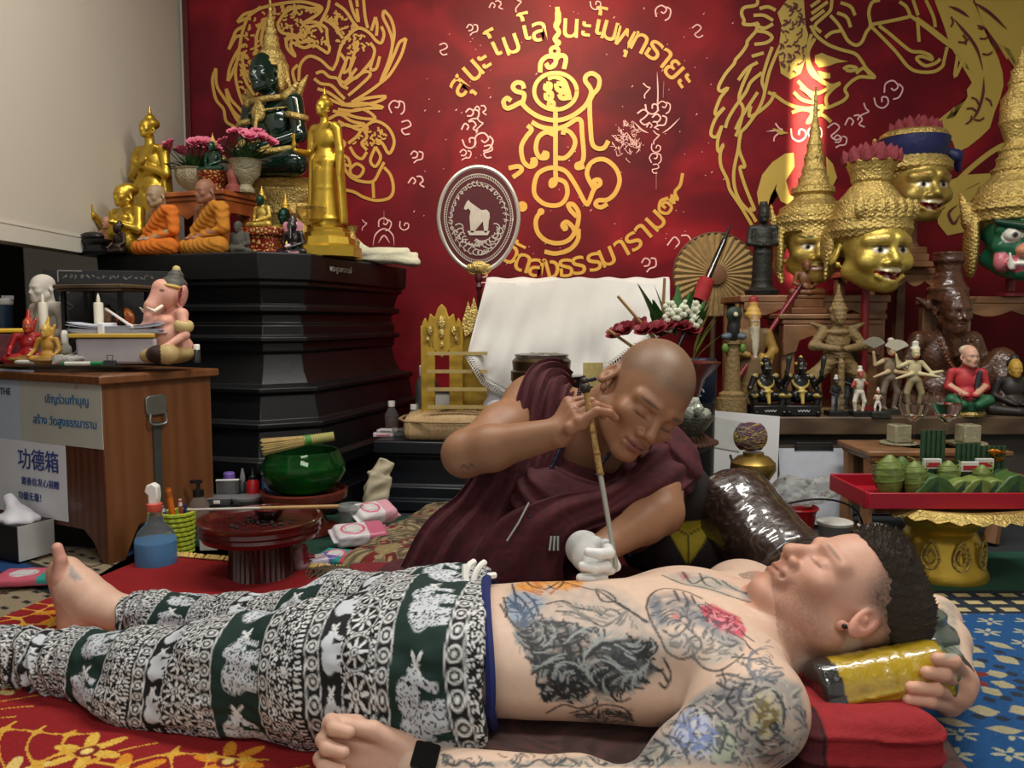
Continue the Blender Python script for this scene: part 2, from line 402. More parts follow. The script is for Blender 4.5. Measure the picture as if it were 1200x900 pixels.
def paint_grid(name, o, ux, uy, nx, ny, fn, m, parent=None, kind=None, hfn=None):
    """flat or gently bumped cloth sheet with a woven / printed pattern computed per vertex; fn(u,v)->colour in metres"""
    o, ux, uy = Vector(o), Vector(ux), Vector(uy); lu, lv = ux.length, uy.length
    u, v = np.meshgrid(np.linspace(0, 1, nx), np.linspace(0, 1, ny), indexing='ij'); u, v = u.ravel(), v.ravel()
    n = np.array(ux.cross(uy).normalized())
    V = np.array(o)[None] + u[:, None] * np.array(ux) + v[:, None] * np.array(uy)
    if hfn is not None: V = V + hfn(u * lu, v * lv)[:, None] * n
    a = np.arange(nx * ny).reshape(nx, ny)
    F = np.stack([a[:-1, :-1].ravel(), a[1:, :-1].ravel(), a[1:, 1:].ravel(), a[:-1, 1:].ravel()], 1)
    return link(name, npmesh(name, V, F, fn(u * lu, v * lv)), m, parent)
def mixc(C, mask, c): a = np.clip(mask, 0, 1)[:, None]; return C * (1 - a) + np.array(hexc(c))[None] * a
def flat(n, c): return np.tile(np.array(hexc(c)), (n, 1))
def sm(d, w=.002): return np.clip(.5 - d / w, 0, 1)
def flower(x, y, r, n=5, inner=.35):
    a = np.arctan2(y, x); q = np.hypot(x, y); return q - r * (.62 + .38 * np.cos(n * a)), q - r * inner
def tile(u, v, pu, pv, stag=.5):
    j = np.floor(v / pv); uu = u + (j % 2) * pu * stag; return (uu / pu % 1 - .5) * pu, (v / pv % 1 - .5) * pv
M_CARPET = mat('woven_carpet', None, .95, 0, .22, 260, .5, 400)
M_FABRIC = mat('printed_fabric', None, .85, 0, .05, 200, .15, 500)
# blue flowered carpet on the right
def blue(u, v):
    C = flat(len(u), '134b80'); x, y = tile(u, v, .085, .062); f, g = flower(x, y * 1.25, .030, 6)
    C = mixc(C, sm(f) * (np.hypot(x, y) > .006), 'a9a78e')
    cx, cy = u - .50, v - .38; q = np.hypot(cx, cy); a = np.arctan2(cy, cx)
    C = mixc(C, sm(q - .235), '134b80')
    for r0, w_, c, nn in ((.215, .014, 'a39b7c', 18), (.175, .010, '1c2a3c', 30), (.15, .02, 'a39b7c', 14), (.105, .012, '1c2a3c', 20), (.075, .02, 'a39b7c', 10), (.03, .03, '7a2a22', 6)):
        C = mixc(C, sm(np.abs(q - r0) - w_ * (.45 + .55 * np.cos(nn * a))), c)
    b = v > .70
    C = mixc(C, b * 1., '1a2430'); C = mixc(C, b * (np.abs((v - .70) % .05 - .025) < .012) * (np.sin(u * 110) > -.4), 'b9a878')
    C = mixc(C, (v > .86) * 1., '1d4f3c')
    return C
tag(paint_grid('carpet', (.35, 1.12, .006), (1.5, 0, 0), (0, 1.2, 0), 500, 400, blue, M_CARPET), 'blue carpet with cream flowers on the floor at right', 'carpet')
def creamrug(u, v):
    C = flat(len(u), '8d7f66'); d = (u * .7 + v) % .34
    C = mixc(C, (d < .10) * 1., '123c6e'); C = mixc(C, sm(np.abs(d - .10) - .012), '15161a'); C = mixc(C, sm(np.abs(d - .33) - .01), '15161a')
    C = mixc(C, (np.abs((d - .16) % .06 - .03) < .008) * (d > .12) * (np.sin((u - v * .7) * 90) > 0), '1a1a1e')
    C = mixc(C, (np.abs((u - .5 * v) % .22 - .11) < .006) * (d > .12), '4f2a1e')
    return C
tag(paint_grid('rug', (-1.85, 1.45, .004), (1.2, 0, 0), (0, .93, 0), 300, 240, creamrug, M_CARPET), 'cream, blue and black patterned rug beside the wooden desk', 'rug')
tag(MB().box((-.60, 2.3, .002), (1.0, .95, .004)).build('mat', mat('green_felt', '14382b', .95, 0, .2, 120, .4, 300)), 'dark green felt mat under the maroon tray pedestal', 'mat')
def redrug(u, v):
    C = flat(len(u), '8e0d14')
    x, y = u - .42, v - .62
    for (cx, cy, r, n, c) in ((.14, .42, .10, 7, 'd98b1e'), (.2, .5, .07, 6, 'e2b64a'), (.30, .44, .09, 7, 'c4701a'), (.42, .5, .07, 6, 'dfb24a'), (.25, .33, .06, 5, 'e0c070'), (.52, .42, .06, 5, 'd98b1e'),
                              (.10, .86, .09, 7, 'd98b1e'), (.2, .92, .07, 6, 'e2b64a'), (.30, .88, .05, 6, 'e0c98a'), (.30, .80, .045, 5, 'e0c98a'), (.32, .95, .05, 5, 'e0c98a'), (.08, 1.0, .1, 7, 'c4701a'), (.62, .93, .06, 6, 'e2b64a'), (.72, .98, .07, 6, 'd98b1e'), (.56, 1.02, .06, 6, 'e0c070'), (.0, .78, .08, 6, 'd6a840'), (.85, .9, .06, 6, 'd98b1e')):
        f, g = flower(u - cx, v - cy, r, n, .3); C = mixc(C, sm(f), c); C = mixc(C, sm(g), '7a1a10'); C = mixc(C, sm(g + r * .15), 'f0d27a')
    t = np.sin(u * 60 + 4 * np.sin(v * 22)) + np.sin(v * 75 + 3 * np.sin(u * 19)); reg = ((v > .33) & (v < .58) & (u < .7)) | ((v > .78) & (u < .42)) | ((v > .88) & (u < 1.0))
    C = mixc(C, (np.abs(t) < .22) * reg, 'd9a53a')
    b = (v > 1.03) & (u > .5); C = mixc(C, b * 1., '121214'); t2 = np.sin(u * 55 + 3 * np.sin(v * 40)) + np.sin(v * 70)
    C = mixc(C, b * (np.abs(t2) < .5), 'd9b24a'); C = mixc(C, b * (np.abs(t2) > 1.35), 'b03a22')
    return C
A0 = Vector((-1.03, 2.27, .010)); UU = Vector((.968, -.25, 0)); WW = Vector((-.25, -.968, 0))
rr = thing('rug', 'red rug with golden flowers and fringe under the lying man', 'rug', (-.9, 1.6, 0))
o = paint_grid('rug_pile', A0, UU * 1.25, WW * 1.3, 420, 430, redrug, M_CARPET); o.parent = rr; bpy.context.view_layer.update(); o.matrix_parent_inverse = rr.matrix_world.inverted()
random.seed(3); mb = MB()
for i in range(110):
    p = A0 + UU * (i * .0055 + random.uniform(-.002, .002)); q = p - WW * random.uniform(.02, .034) + UU * random.uniform(-.008, .008)
    mb.tube([p + Vector((0, 0, .003)), (p + q) / 2 + Vector((0, 0, .010)), q + Vector((0, 0, .002))], [.0028, .003, .002], 5)
o = mb.build('fringe', mat('cream_fringe', 'd3b36a', .9, 0, .15), rr, world=True); o['kind'] = 'stuff'; o['label'] = 'cream yarn fringe'
# brocade mat
def broc(u, v):
    C = flat(len(u), '6b5d46'); t = np.sin(u * 80 + 5 * np.sin(v * 37)) + np.sin(v * 90 + 4 * np.sin(u * 41)); C = mixc(C, (np.abs(t) < .28) * 1., '3a3024')
    x, y = tile(u, v, .26, .2); f, g = flower(x, y, .10, 6); C = mixc(C, sm(f, .01) * (np.abs(t) > .3), '6e1c18'); C = mixc(C, sm(np.abs(f) - .004), '948462'); C = mixc(C, sm(g), '8a7852'); C = mixc(C, (np.abs(t) > 1.5) * 1., '948462')
    return C
bt = thing('mat', 'brown and maroon brocade mat with fringe beside the robed person', 'mat', (-.3, 2.6, 0))
o = paint_grid('mat_cloth', (-.50, 2.12, .055), (.74, -.02, 0), (.16, .62, 0), 320, 280, broc, M_CARPET, hfn=lambda u, v: .006 * np.sin(u * 22 + 3 * np.sin(v * 9)) - .05 * np.exp(-(v / .05) ** 2) - .045 * np.exp(-(u / .03) ** 2)); o.parent = bt; bpy.context.view_layer.update(); o.matrix_parent_inverse = bt.matrix_world.inverted()
mb = MB()
for i in range(90):
    p = Vector((-.50 + random.uniform(-.01, .16), 2.12 + random.uniform(-.01, .02), .02)); q = p + Vector((random.uniform(-.05, .02), -random.uniform(.03, .07), -.014))
    mb.tube([p, (p + q) / 2 + Vector((random.uniform(-.02, .02), 0, .012)), q], [.003, .003, .002], 5)
o = mb.build('fringe', mat('brown_fringe', '5a4d3a', .9, 0, .2), bt, world=True); o['kind'] = 'stuff'
# floor mattress under the man's torso
s = SDF(.008); s.box((.26, 1.27, .02), (.42, .33, .022), (0, 0, -6), .02)
s.disp(lambda p: .004 * vnoise(p, 26, 4), (-.3, .8, 0), (.9, 1.7, .1))
tag(s.build('floor_mattress', ramp_mat('mauve_cotton', 'noise', [(.35, '5d4a48'), (.55, '6f5956'), (.6, '7d5a58')], .9, tex_scale=9, bump=.3)), 'thin mauve brown cotton mattress under the tattooed torso', 'mattress')
# ================================================================ BANNER
bn = thing('backdrop_banner', 'large red vinyl banner with gold dragon, bird and temple emblem on back wall', 'banner', (.6, YW, 1.4))
YB = YW - .012
def part(mb, name, m, par, **k): return mb.build(name, m, par, world=True, **k)
x0, x1 = P(223, 100, YB).x, 2.75
mb = MB(); mb.grid(lambda u, v: (x0 + (x1 - x0) * u, YB + .0012 * math.sin(u * 9 + 2 * v) * math.sin(v * 5), 0.03 + 2.6 * v), 90, 50)
part(mb, 'banner_sheet', ramp_mat('red_vinyl_print', 'noise', [(.3, '480a14'), (.5, '620d19'), (.68, '7f1520'), (.8, '8f242c')], .5, tex_scale=2.6, dist=.6, bump=.06, coat=0., detail=9), bn)
part(MB().box((x0 - .01, YB - .004, 1.33), (.025, .02, 2.6)), 'banner_edge_pole', mat('maroon_hem', '4c0c12', .5), bn)
YP = YB - .004
_jit = random.Random(4)
def B(*pts):
    j = _jit.uniform(0, .0016); return [tuple(P(x, y, YP - j)) for x, y in pts]
def strokes(txt):
    return [[tuple(float(q) for q in p.split(',')) for p in ln.split()] for ln in txt.strip().split('\n') if ln.strip()]
px = YB / FPX
DRAGON = strokes('''
253,80 249,94 253,116 262,128 265,142 275,149 284,157
253,80 254,100 262,114 270,126 277,139 286,150
265,104 271,117 281,128 289,140
265,104 268,120 275,132 287,143
290,20 284,38 280,60 276,84 279,105 286,124 292,131
309,22 301,42 300,70 302,96 311,114
290,20 305,10 330,4 352,2 368,5 377,9 371,14
284,75 288,95 296,108
268,58 273,45 277,36 287,30
268,58 276,44 283,42
278,26 286,17 298,13 306,8
278,26 288,22 294,22
267,95 269,80 276,64 284,52
267,95 272,86 280,66
283,62 286,80 295,96 305,104
313,20 306,45 310,58
325,28 335,14 350,8 364,10 377,9 372,17 357,26
325,28 330,38 345,41 352,44
335,46 337,57 346,66 341,55 343,50 356,56 368,53 377,58 384,62 386,55 380,48
385,55 383,40 382,33 370,26 355,27
352,24 360,32 372,30 378,38
333,46 345,44 352,50 362,46 370,50
378,22 384,10 386,0
378,22 390,29 402,45
378,22 374,30
393,4 404,12 414,26 420,33
350,95 352,76 362,66 375,70 385,79 391,82
390,82 395,72 399,56 408,42 420,33 432,38 441,48 447,50 450,40 447,31
434,50 439,60 434,80 441,80 445,66
450,12 449,20 456,35 460,50 456,70 449,88 446,96
450,12 458,22 462,38 459,58 455,78
476,45 468,50 462,64 453,84 447,95
476,45 470,65 457,87 445,98 430,109 412,120
440,20 437,30 435,36
440,20 442,30 441,42
410,0 414,14 420,25 418,10
426,0 428,20 431,33
418,0 419,8
398,62 405,72 402,85 410,80 416,66
408,66 402,80 398,92 405,96 418,80
420,50 414,66 410,84 416,92 430,78 436,70
404,100 415,92 428,84 434,88 420,102 408,112
370,86 378,84 386,90 395,92 400,100 408,104
368,92 376,98 388,100 398,110 404,116
372,104 384,108 396,116 404,122
412,120 430,115 452,113 440,120 415,124 400,122 385,116
400,123 425,121 449,126 430,127 412,130 396,128
402,133 425,128 440,139 420,138 404,133 390,130
384,140 398,134 412,142 428,146 410,148 396,142
390,152 405,146 420,152 432,150
394,160 404,168 398,178 404,190
408,168 418,160 426,150 440,142 455,150 462,166 456,180 448,168 440,163
425,150 430,160 424,168 430,176
400,176 403,195 412,208 426,213 438,212 445,200 450,190
410,198 418,192 426,198 421,207 412,205 410,198
450,196 458,206 461,222 456,232 441,235 426,231 415,225 402,222
437,213 438,232
410,172 416,182 424,186 430,178
440,172 446,184 440,195 434,188 440,172
402,182 408,186 410,194 402,192
347,100 343,84 349,76
''')
mb = MB()
for q in DRAGON: mb.ribbon(B(*q), 3.5 * px, sm=5)
random.seed(8)
def scales(poly, n, ln=5, w=2.2):
    xs = [p[0] for p in poly]; ys = [p[1] for p in poly]; k = 0
    while k < n:
        x, y = random.uniform(min(xs), max(xs)), random.uniform(min(ys), max(ys)); ins = False
        for i in range(len(poly)):
            (ax, ay), (bx, by) = poly[i], poly[i - 1]
            if (ay > y) != (by > y) and x < (bx - ax) * (y - ay) / (by - ay) + ax: ins = not ins
        if ins:
            a = random.uniform(0, 3.1); dx, dy = ln / 2 * math.cos(a), ln / 2 * math.sin(a)
            mb.ribbon(B((x - dx, y - dy), (x + dy * .4, y - dx * .4), (x + dx, y + dy)), w * px, sm=2)
        k += 1 if ins else .05
scales([(290, 22), (309, 22), (302, 60), (305, 112), (290, 128), (278, 90)], 70)
scales([(290, 20), (330, 5), (375, 10), (330, 22), (309, 22)], 30)
scales([(325, 28), (350, 10), (376, 12), (355, 28), (382, 36), (384, 54), (345, 54), (330, 38)], 75)
scales([(378, 22), (393, 6), (418, 34), (400, 54)], 45)
scales([(408, 42), (432, 40), (430, 60), (405, 72)], 26)
scales([(408, 168), (440, 145), (460, 165), (440, 170)], 26)
part(mb, 'printed_dragon', M_GOLDPR, bn, smooth=False)
BIRD = strokes('''
950,30 957,42 970,52 985,58 1002,63 1010,72 1015,80 1023,88 1024,91 1010,90 1003,92 995,98 990,105 993,112 988,118 980,122 970,126 960,126 950,127
1003,86 1012,80 1020,88
988,81 993,78 999,78 1004,80 998,83 991,82
951,40 948,50 947,65 950,78 960,92 974,100 985,97
955,45 948,58 946,70 950,85 962,95 978,104
935,95 945,105 955,110 966,106 976,100
938,102 950,112 955,120 940,117 930,108
900,108 910,113 920,120 935,126 950,127 965,124
970,127 968,115 975,105 984,98
928,132 940,128 952,132 946,144 958,136 964,128
957,132 966,136 974,143
888,0 886,6 872,9 869,16 872,24 871,28 880,29 889,27
889,27 886,36 882,41 876,48 875,53 869,62 862,70 860,75 850,87 842,102 845,107 853,103 846,112 843,117 838,131 840,134 849,126
849,126 838,140 833,157 840,160 846,147 841,165 842,178 848,169 844,180 845,195 852,210 855,222 862,233 870,245 881,264
905,55 898,75 893,95 896,108 889,128 875,148 868,156 865,175 860,200 861,220 868,237 880,250 886,260
868,156 866,175 873,195 867,196 872,215 879,233 884,246 878,244
915,52 907,70 901,86 896,108
880,78 870,100 866,116 871,128 866,150 862,160
888,73 876,80 865,94
895,62 881,66
893,85 880,96 874,108 861,126 853,140 850,150
888,108 876,126 867,141 862,152
908,108 902,120 888,132 878,136 880,124
890,10 900,8 909,12
883,18 895,18 906,24
882,28 895,33 906,28
886,36 898,38 905,44 898,50 884,52
975,0 973,12 965,20 955,30 962,38
973,18 982,28 988,38 994,48 1003,53 1010,49 1015,38 1020,30 1018,15 1022,3 1031,0
967,44 975,38 986,36
1020,29 1036,26 1060,21 1066,18 1062,8 1054,2
1020,30 1036,46 1051,62 1064,78 1076,84 1094,84 1104,78 1106,72
1030,30 1043,40 1057,52 1068,60 1080,61 1090,65 1092,70 1080,66 1074,69 1084,77 1096,74 1102,69
1065,17 1085,32 1105,48 1127,63
1074,21 1092,34 1112,50 1124,62
1075,20 1077,49
1106,72 1110,55
1122,66 1119,90 1129,70
1085,0 1094,20 1096,32
1070,0 1076,18
1097,0 1106,24 1113,42
985,3 997,8 1002,18
981,15 992,20 997,32
950,8 961,0
951,16 970,2
950,24 966,12
''')
mb = MB()
for q in BIRD: mb.ribbon(B(*q), 3.8 * px, sm=4)
fills = ['922,0 942,0 944,30 947,40 943,72 938,86 926,93 915,86 912,60 916,30 911,15', '955,65 963,62 970,65 985,70 994,72 980,74 972,77 960,79 955,73', '958,83 973,86 973,92 962,92',
 '1099,0 1106,30 1114,55 1125,68 1138,75 1135,90 1139,97 1133,105 1134,113 1131,118 1116,127 1118,138 1099,141 1101,158 1116,165 1121,179 1135,172 1150,160 1160,150 1166,130 1172,115 1176,100 1175,85 1170,68 1165,55 1150,30 1140,0',
 '1142,0 1152,28 1168,50 1180,70 1184,58 1194,80 1200,94 1225,100 1225,0',
 '1098,240 1100,216 1130,205 1160,203 1171,225 1166,246 1150,260 1130,272 1110,276 1099,262',
 '890,246 887,226 893,205 905,190 920,180 930,179 931,195 920,208 912,212 903,230 897,252', '912,210 920,208 918,220 926,229 942,231 947,241 930,243 915,236 909,222',
 '998,228 1001,205 1011,189 1024,177 1040,164 1053,157 1042,175 1026,195 1018,212 1022,226', '968,183 976,192 981,208 974,222 969,205',
 '944,206 952,212 962,216 968,224 950,226', '905,150 914,152 924,156 914,158']
for f in fills:
    poly = [tuple(float(c) for c in p.split(',')) for p in f.split()]; q = [P(x, y, YP - .0004 * fills.index(f) * .5) for x, y in poly]
    c = sum(q, Vector()) / len(q); bm_ = bmesh.new(); vs = [bm_.verts.new(p) for p in q]; fc = bm_.faces.new(vs); bmesh.ops.triangulate(bm_, faces=[fc])
    bm_.verts.index_update(); mb.add([v.co.copy() for v in bm_.verts], [tuple(v.index for v in t.verts) for t in bm_.faces]); bm_.free()
mb.ribbon(B((1112, 222), (1140, 195), (1172, 172), (1210, 160)), 6 * px)
part(mb, 'printed_bird', mat('olive_gold_print', 'b39a48', .42, .1, .06, 6), bn, smooth=False)
mb = MB()
YP0, YP = YP, YP - .005
for q in strokes('1118,22 1128,34 1138,46 1146,60 1152,82\n1153,90 1152,110 1146,130 1138,142\n1140,2 1160,15 1180,34\n1112,7 1124,12 1136,20\n1145,29 1152,33 1146,33\n1158,40 1166,52 1172,60\n1122,240 1112,250 1118,262 1126,250\n1132,222 1148,214\n925,10 930,12\n935,20 932,26\n920,40 922,46\n930,50 934,56\n924,70 926,80'):
    mb.ribbon(B(*q), 3.2 * px, taper=True)
scales([(922, 0), (941, 0), (944, 30), (946, 42), (942, 72), (928, 90), (915, 80), (914, 40)], 60, 6, 1.6); scales([(1105, 20), (1140, 10), (1172, 80), (1150, 150), (1120, 165), (1140, 80)], 10, 12, 2)
part(mb, 'printed_rib', mat('dark_red_print', '571620', .45), bn, smooth=False)
YP = YP0
YAN = strokes('''
653,8 654,22 651,30 655,38 650,46 655,50 651,53
633,85 634,73 642,66 651,68 650,76 643,79 640,74
651,70 657,65 663,68 661,81
612,119 595,127 590,120 594,115 599,118
613,120 614,110 605,107 601,102 605,97 612,98 614,104
611,120 618,128 632,137 651,141 668,137 685,125 692,112 692,104 686,95 687,89 694,86 702,92 701,103 694,112 691,122 692,150 694,168 700,174 708,173 713,165
623,143 635,149 651,151 664,147 675,140 681,142 682,155 684,180 682,190 676,193 677,197 685,195
651,125 651,160 651,198 651,214 646,218 646,212 652,210 662,214 665,226 660,237 650,241 636,238 626,226 629,206 640,198 652,197 664,202 675,218 686,238 690,237 696,222 703,216 702,211 696,212 695,218
695,220 688,205 691,193 700,187 711,188 722,198 726,212 721,226 712,234 701,235 698,240 704,243 712,239
618,147 623,152 617,160 611,172 613,188 620,195 627,193 627,187 622,188
650,158 640,155 631,161 628,174 632,184 640,185 641,180 636,179
652,185 662,185 671,176 674,165 668,155 661,153 660,158
634,247 628,258 630,272 640,282 655,285 668,280 676,266 678,250 672,240 666,240 669,247 676,254
675,276 671,266 664,260 659,264 663,270
638,295 652,297 668,292 677,281 678,268
596,197 608,195 611,200 601,208
640,98 645,99 644,104 639,104 640,98
640,109 646,109 646,115 640,115 640,109
652,98 659,99 661,105 655,106 652,102 652,98
655,110 662,108 665,114 658,115 655,110
642,92 650,90 660,94 665,104 668,117
''')
mb = MB()
for q in YAN: mb.ribbon(B(*q), 5.2 * px, sm=6)
for c, a, b in (((651, 107), 25, 21.5), ((650, 60), 4.5, 4.5), ((646, 122), 3, 3)):
    mb.ribbon(B(*[(c[0] + a * math.cos(t), c[1] + b * math.sin(t)) for t in np.linspace(0, 2 * math.pi, 24, endpoint=False)]), 4.6 * px, closed=True)
for c, r in (((612, 242), 6), ((625, 191), 4), ((638, 182), 4), ((662, 267), 4), ((634, 248), 4), ((697, 215), 3)):
    mb.ribbon(B(*[(c[0] + r * .5 * math.cos(t), c[1] + r * .5 * math.sin(t)) for t in np.linspace(0, 2 * math.pi, 10, endpoint=False)]), r * px, closed=True)
mb.ribbon(B((780, 244), (776, 240), (781, 237), (787, 243), (782, 250), (773, 247), (774, 236), (783, 232)), 3.5 * px)
mb.ribbon(B((784, 233), (790, 238), (787, 229), (794, 234), (791, 225), (797, 217), (800, 203)), 3.8 * px)
mb.ribbon(B((653, 8), (654, 20), (653, 34)), 7 * px, taper=True)
part(mb, 'printed_emblem', mat('gold_emblem_print', 'bd923c', .42, .1, .06, 6), bn, smooth=False)
mes = []
def arc(items, size):
    for ch, x, y, a in items:
        c = P(x, y, YP); mes.append(text(ch, size, None, 't', None, Matrix.Translation(c) @ Matrix.Rotation(R(a), 4, 'Y') @ Matrix.Rotation(R(90), 4, 'X'), bold=.0018))
arc([('สุ', 538, 101, -50), ('น', 554, 82, -42), ('ะ', 567, 71, -34), ('โ', 579, 54, -26), ('ม', 599, 51, -20), ('โ', 615, 35, -13), ('ล', 632, 36, -8), ('น', 669, 32, 3), ('ะ', 687, 33, 7), ('โ', 701, 28, 11), ('ม', 715, 35, 15), ('พุ', 732, 43, 21), ('ท', 750, 49, 27), ('ธ', 767, 58, 33), ('า', 780, 68, 39), ('ย', 790, 81, 46), ('ะ', 803, 94, 53)], .150)
arc([('วั', 600, 298, 26), ('ด', 613, 307, 18), ('สู', 629, 313, 9), ('ง', 647, 315, 2), ('ธ', 663, 313, -4), ('ร', 678, 310, -10), ('ร', 696, 306, -16), ('ม', 711, 300, -23), ('า', 729, 290, -30), ('ร', 742, 282, -36), ('า', 754, 271, -41), ('ม', 768, 258, -46)], .150)
join_meshes('printed_temple_lettering', mes, mat('gold_lettering', 'bf953c', .42, .1, .05), bn)
# white incantation curls
mb = MB(); random.seed(21)
def curl(x, y, s=1., a=0., k=0):
    pats = ['-6,5 -7,-2 -2,-6 3,-3 1,1 -2,0|3,-5 7,-2 6,5 2,8', '-5,-5 1,-7 4,-3 0,0 -4,2 -1,6 4,5', '-6,0 -3,-4 1,-2 0,2 -4,3|2,-4 6,-3 6,3 1,5 -2,8', '-7,2 -3,-3 0,0 -2,3|1,-4 5,-4 7,0 4,3 8,6', '-2,-8 1,-3 4,-1 0,2 -4,5 -5,9', '-6,-3 -5,4 0,7 5,4 5,-1 1,-2 0,2']
    for st in pats[k % 6].split('|'):
        pts = []
        for p in st.split():
            u, v = (float(c) for c in p.split(',')); pts.append((x + s * (u * math.cos(a) - v * math.sin(a)), y + s * (u * math.sin(a) + v * math.cos(a))))
        mb.ribbon(B(*pts), 1.35 * px * min(1.3, s), sm=4)
for i, (x, y, s_) in enumerate([(465, 125, 1.2), (476, 150, 1.2), (488, 182, 1.1), (487, 212, 1.2), (427, 263, .7), (474, 263, .9), (451, 262, 1), (520, 58, 1), (553, 33, 1), (580, 6, 1), (607, 4, 1), (698, 4, 1), (777, 14, 1.2), (818, 37, 1.1), (553, 133, 1.2), (549, 148, 1.2), (562, 146, 1), (550, 165, 1.2), (567, 165, 1.4), (572, 178, 1.1), (545, 180, 1), (562, 128, 1), (758, 105, 1), (764, 125, 1.2), (778, 125, 1.), (755, 138, 1.3), (772, 140, 1.3), (764, 147, .9), (769, 160, .9), (769, 172, .9), (768, 185, .9), (768, 198, .8), (760, 308, 1.3), (796, 284, 1.9), (912, 154, 1), (936, 155, 1.2), (955, 155, .9), (979, 155, 1.2), (984, 164, 1), (1000, 142, 1.2), (1013, 131, 1), (1033, 117, 1.1), (1047, 104, 1.2), (566, 325, 1)]):
    curl(x, y, s_ * (1.25 if x > 880 else 1.05), random.uniform(-.3, .3), i)
for q in strokes('450,247 450,262\n437,288 440,275 450,268 460,275 462,288\n443,285 450,276 457,285\n770,84 771,110 770,128\n778,95 777,115\n742,142 752,152 760,156\n797,138 785,150 776,156\n769,200 769,222\n898,154 910,153 920,156'):
    mb.ribbon(B(*q), 1.6 * px, taper=True)
for i in range(70):
    a = random.uniform(0, 6.28); r = random.uniform(2, 20); x, y = 734 + r * .9 * math.cos(a), 164 + r * 1.15 * math.sin(a)
    mb.ribbon(B((x, y), (x + random.uniform(-4, 4), y + random.uniform(-5, 5)), (x + random.uniform(-6, 6), y + random.uniform(-6, 6))), .6 * px, sm=2)
for i in range(120):
    x, y = random.uniform(480, 860), random.uniform(0, 320); mb.ribbon(B((x, y), (x + .6, y + .6)), random.choice((.8, 1, 1.2, 2.5)) * px, sm=0)
part(mb, 'printed_script', mat('pink_white_print', 'd9a9a8', .5), bn, smooth=False)
# ================================================================ BLACK ALTAR PEDESTAL
def moulded(mb, poly, prof):
    """sweep a stepped profile [(offset, z)...] round a convex footprint polygon"""
    n = len(poly); vs = []; fs = []
    def off(d):
        out = []
        for i in range(n):
            p0, p1, p2 = Vector(poly[i - 1]), Vector(poly[i]), Vector(poly[(i + 1) % n]); e0 = (p1 - p0).normalized(); e1 = (p2 - p1).normalized()
            n0, n1 = Vector((e0.y, -e0.x)), Vector((e1.y, -e1.x)); b = (n0 + n1); b = b / max(1e-6, b.dot(n0)); out.append(p1 + b * d)
        return out
    for d, z in prof: vs += [(p.x, p.y, z) for p in off(d)]
    for i in range(len(prof) - 1):
        for k in range(n): fs.append((i * n + k, i * n + (k + 1) % n, (i + 1) * n + (k + 1) % n, (i + 1) * n + k))
    fs += [tuple(range(n))[::-1], tuple((len(prof) - 1) * n + k for k in range(n))]
    return mb.add(vs, fs)
ALT = [(-1.46, 3.01), (-.87, 2.83), (-.745, 2.90), (-.53, 3.66), (-.62, 3.74), (-1.46, 3.74)]
ZA = .913
mb = moulded(MB(), ALT, [(.13, 0), (.13, .07), (.09, .075), (.09, .15), (.12, .16), (.12, .20), (.10, .21), (.085, .30), (.095, .31), (.095, .325), (.07, .335), (.055, .42), (.07, .43), (.07, .445), (.02, .455), (.0, .50), (-.01, .56), (.0, .57), (0, .60), (.02, .605), (.02, .62), (0, .625), (0, .66), (-.01, .67), (-.01, .70), (.02, .71), (.02, .73), (.0, .735), (.015, .79), (.03, .80), (.03, .815), (.045, .82), (.05, ZA - .004), (.046, ZA)])
alt = thing('altar_pedestal', 'tall black stepped altar pedestal carrying the gold and orange statues', 'altar', (-1.0, 3.3, 0))
part(mb, 'pedestal_body', M_BLACKP, alt, bevel=.004, ang=25)
def faceM(p0, p1, f, z):  # frame on a vertical face from p0 to p1 (left to right)
    p0, p1 = Vector((*p0, 0)), Vector((*p1, 0)); x = (p1 - p0).normalized(); nrm = x.cross(Vector((0, 0, 1)))
    c = p0.lerp(p1, f); c.z = z; m = Matrix((x, Vector((0, 0, 1)), nrm)).transposed().to_4x4(); m.translation = c + nrm * .002; return m
q0, q1 = P(395, 312, 2.99), P(430, 315, 3.2)
join_meshes('carved_name', [text('พระบูรพาจารย์', .03, None, 't', None, faceM((-.745 + .05, 2.90 - .014), (-.51 + .05, 3.72 - .014), .22, .868))], mat('white_ink', 'c9c9c4', .6), alt)
# low black platform in front of the altar's corner
st = thing('low_platform', 'low black stepped platform holding bottles, book and beige cushion', 'platform', (-.2, 3.0, 0))
mb = moulded(MB(), [(-.44, 2.92), (-.06, 2.87), (-.05, 3.30), (-.36, 3.42)], [(.06, 0), (.06, .035), (.035, .04), (.035, .08), (.02, .09), (.02, .18), (.03, .19), (.03, .20), (.05, .205), (.05, .245), (.045, .25)])
part(mb, 'platform_body', mat('blue_black_lacquer', '12161b', .35, 0, .2, 8), st, bevel=.003, ang=25)
ZP = .25
# ================================================================ WOODEN DESK
DA = 28.; dk = thing('donation_desk', 'brown wooden donation desk with taped paper signs at left', 'desk', (-1.116, 2.2, 0), 0)
dx, dy = Vector((-math.cos(R(DA)), math.sin(R(DA)), 0)), Vector((math.sin(R(DA)), math.cos(R(DA)), 0)); DZ = .553; D0 = Vector((-1.116, 2.2, 0))
def D(u, v, z): return D0 + dx * u + dy * v + Vector((0, 0, z))  # u left along the front, v back along the side
DW, DD = .78, .37
def panel(mb, o, X, Y, poly, th): mb.prism(poly, th, o, X, Y)
mb = MB(); Z3 = Vector((0, 0, 1))
side = [(0, 0), (.05, 0), (.085, .07), (.10, .095), (DD - .10, .095), (DD - .06, .05), (DD - .05, 0), (DD, 0), (DD, DZ - .022), (0, DZ - .022)]
fr = [(0, 0), (.02, 0), (.06, .06), (.10, .09), (DW - .1, .09), (DW - .05, 0), (DW, 0), (DW, DZ - .022), (0, DZ - .022)]
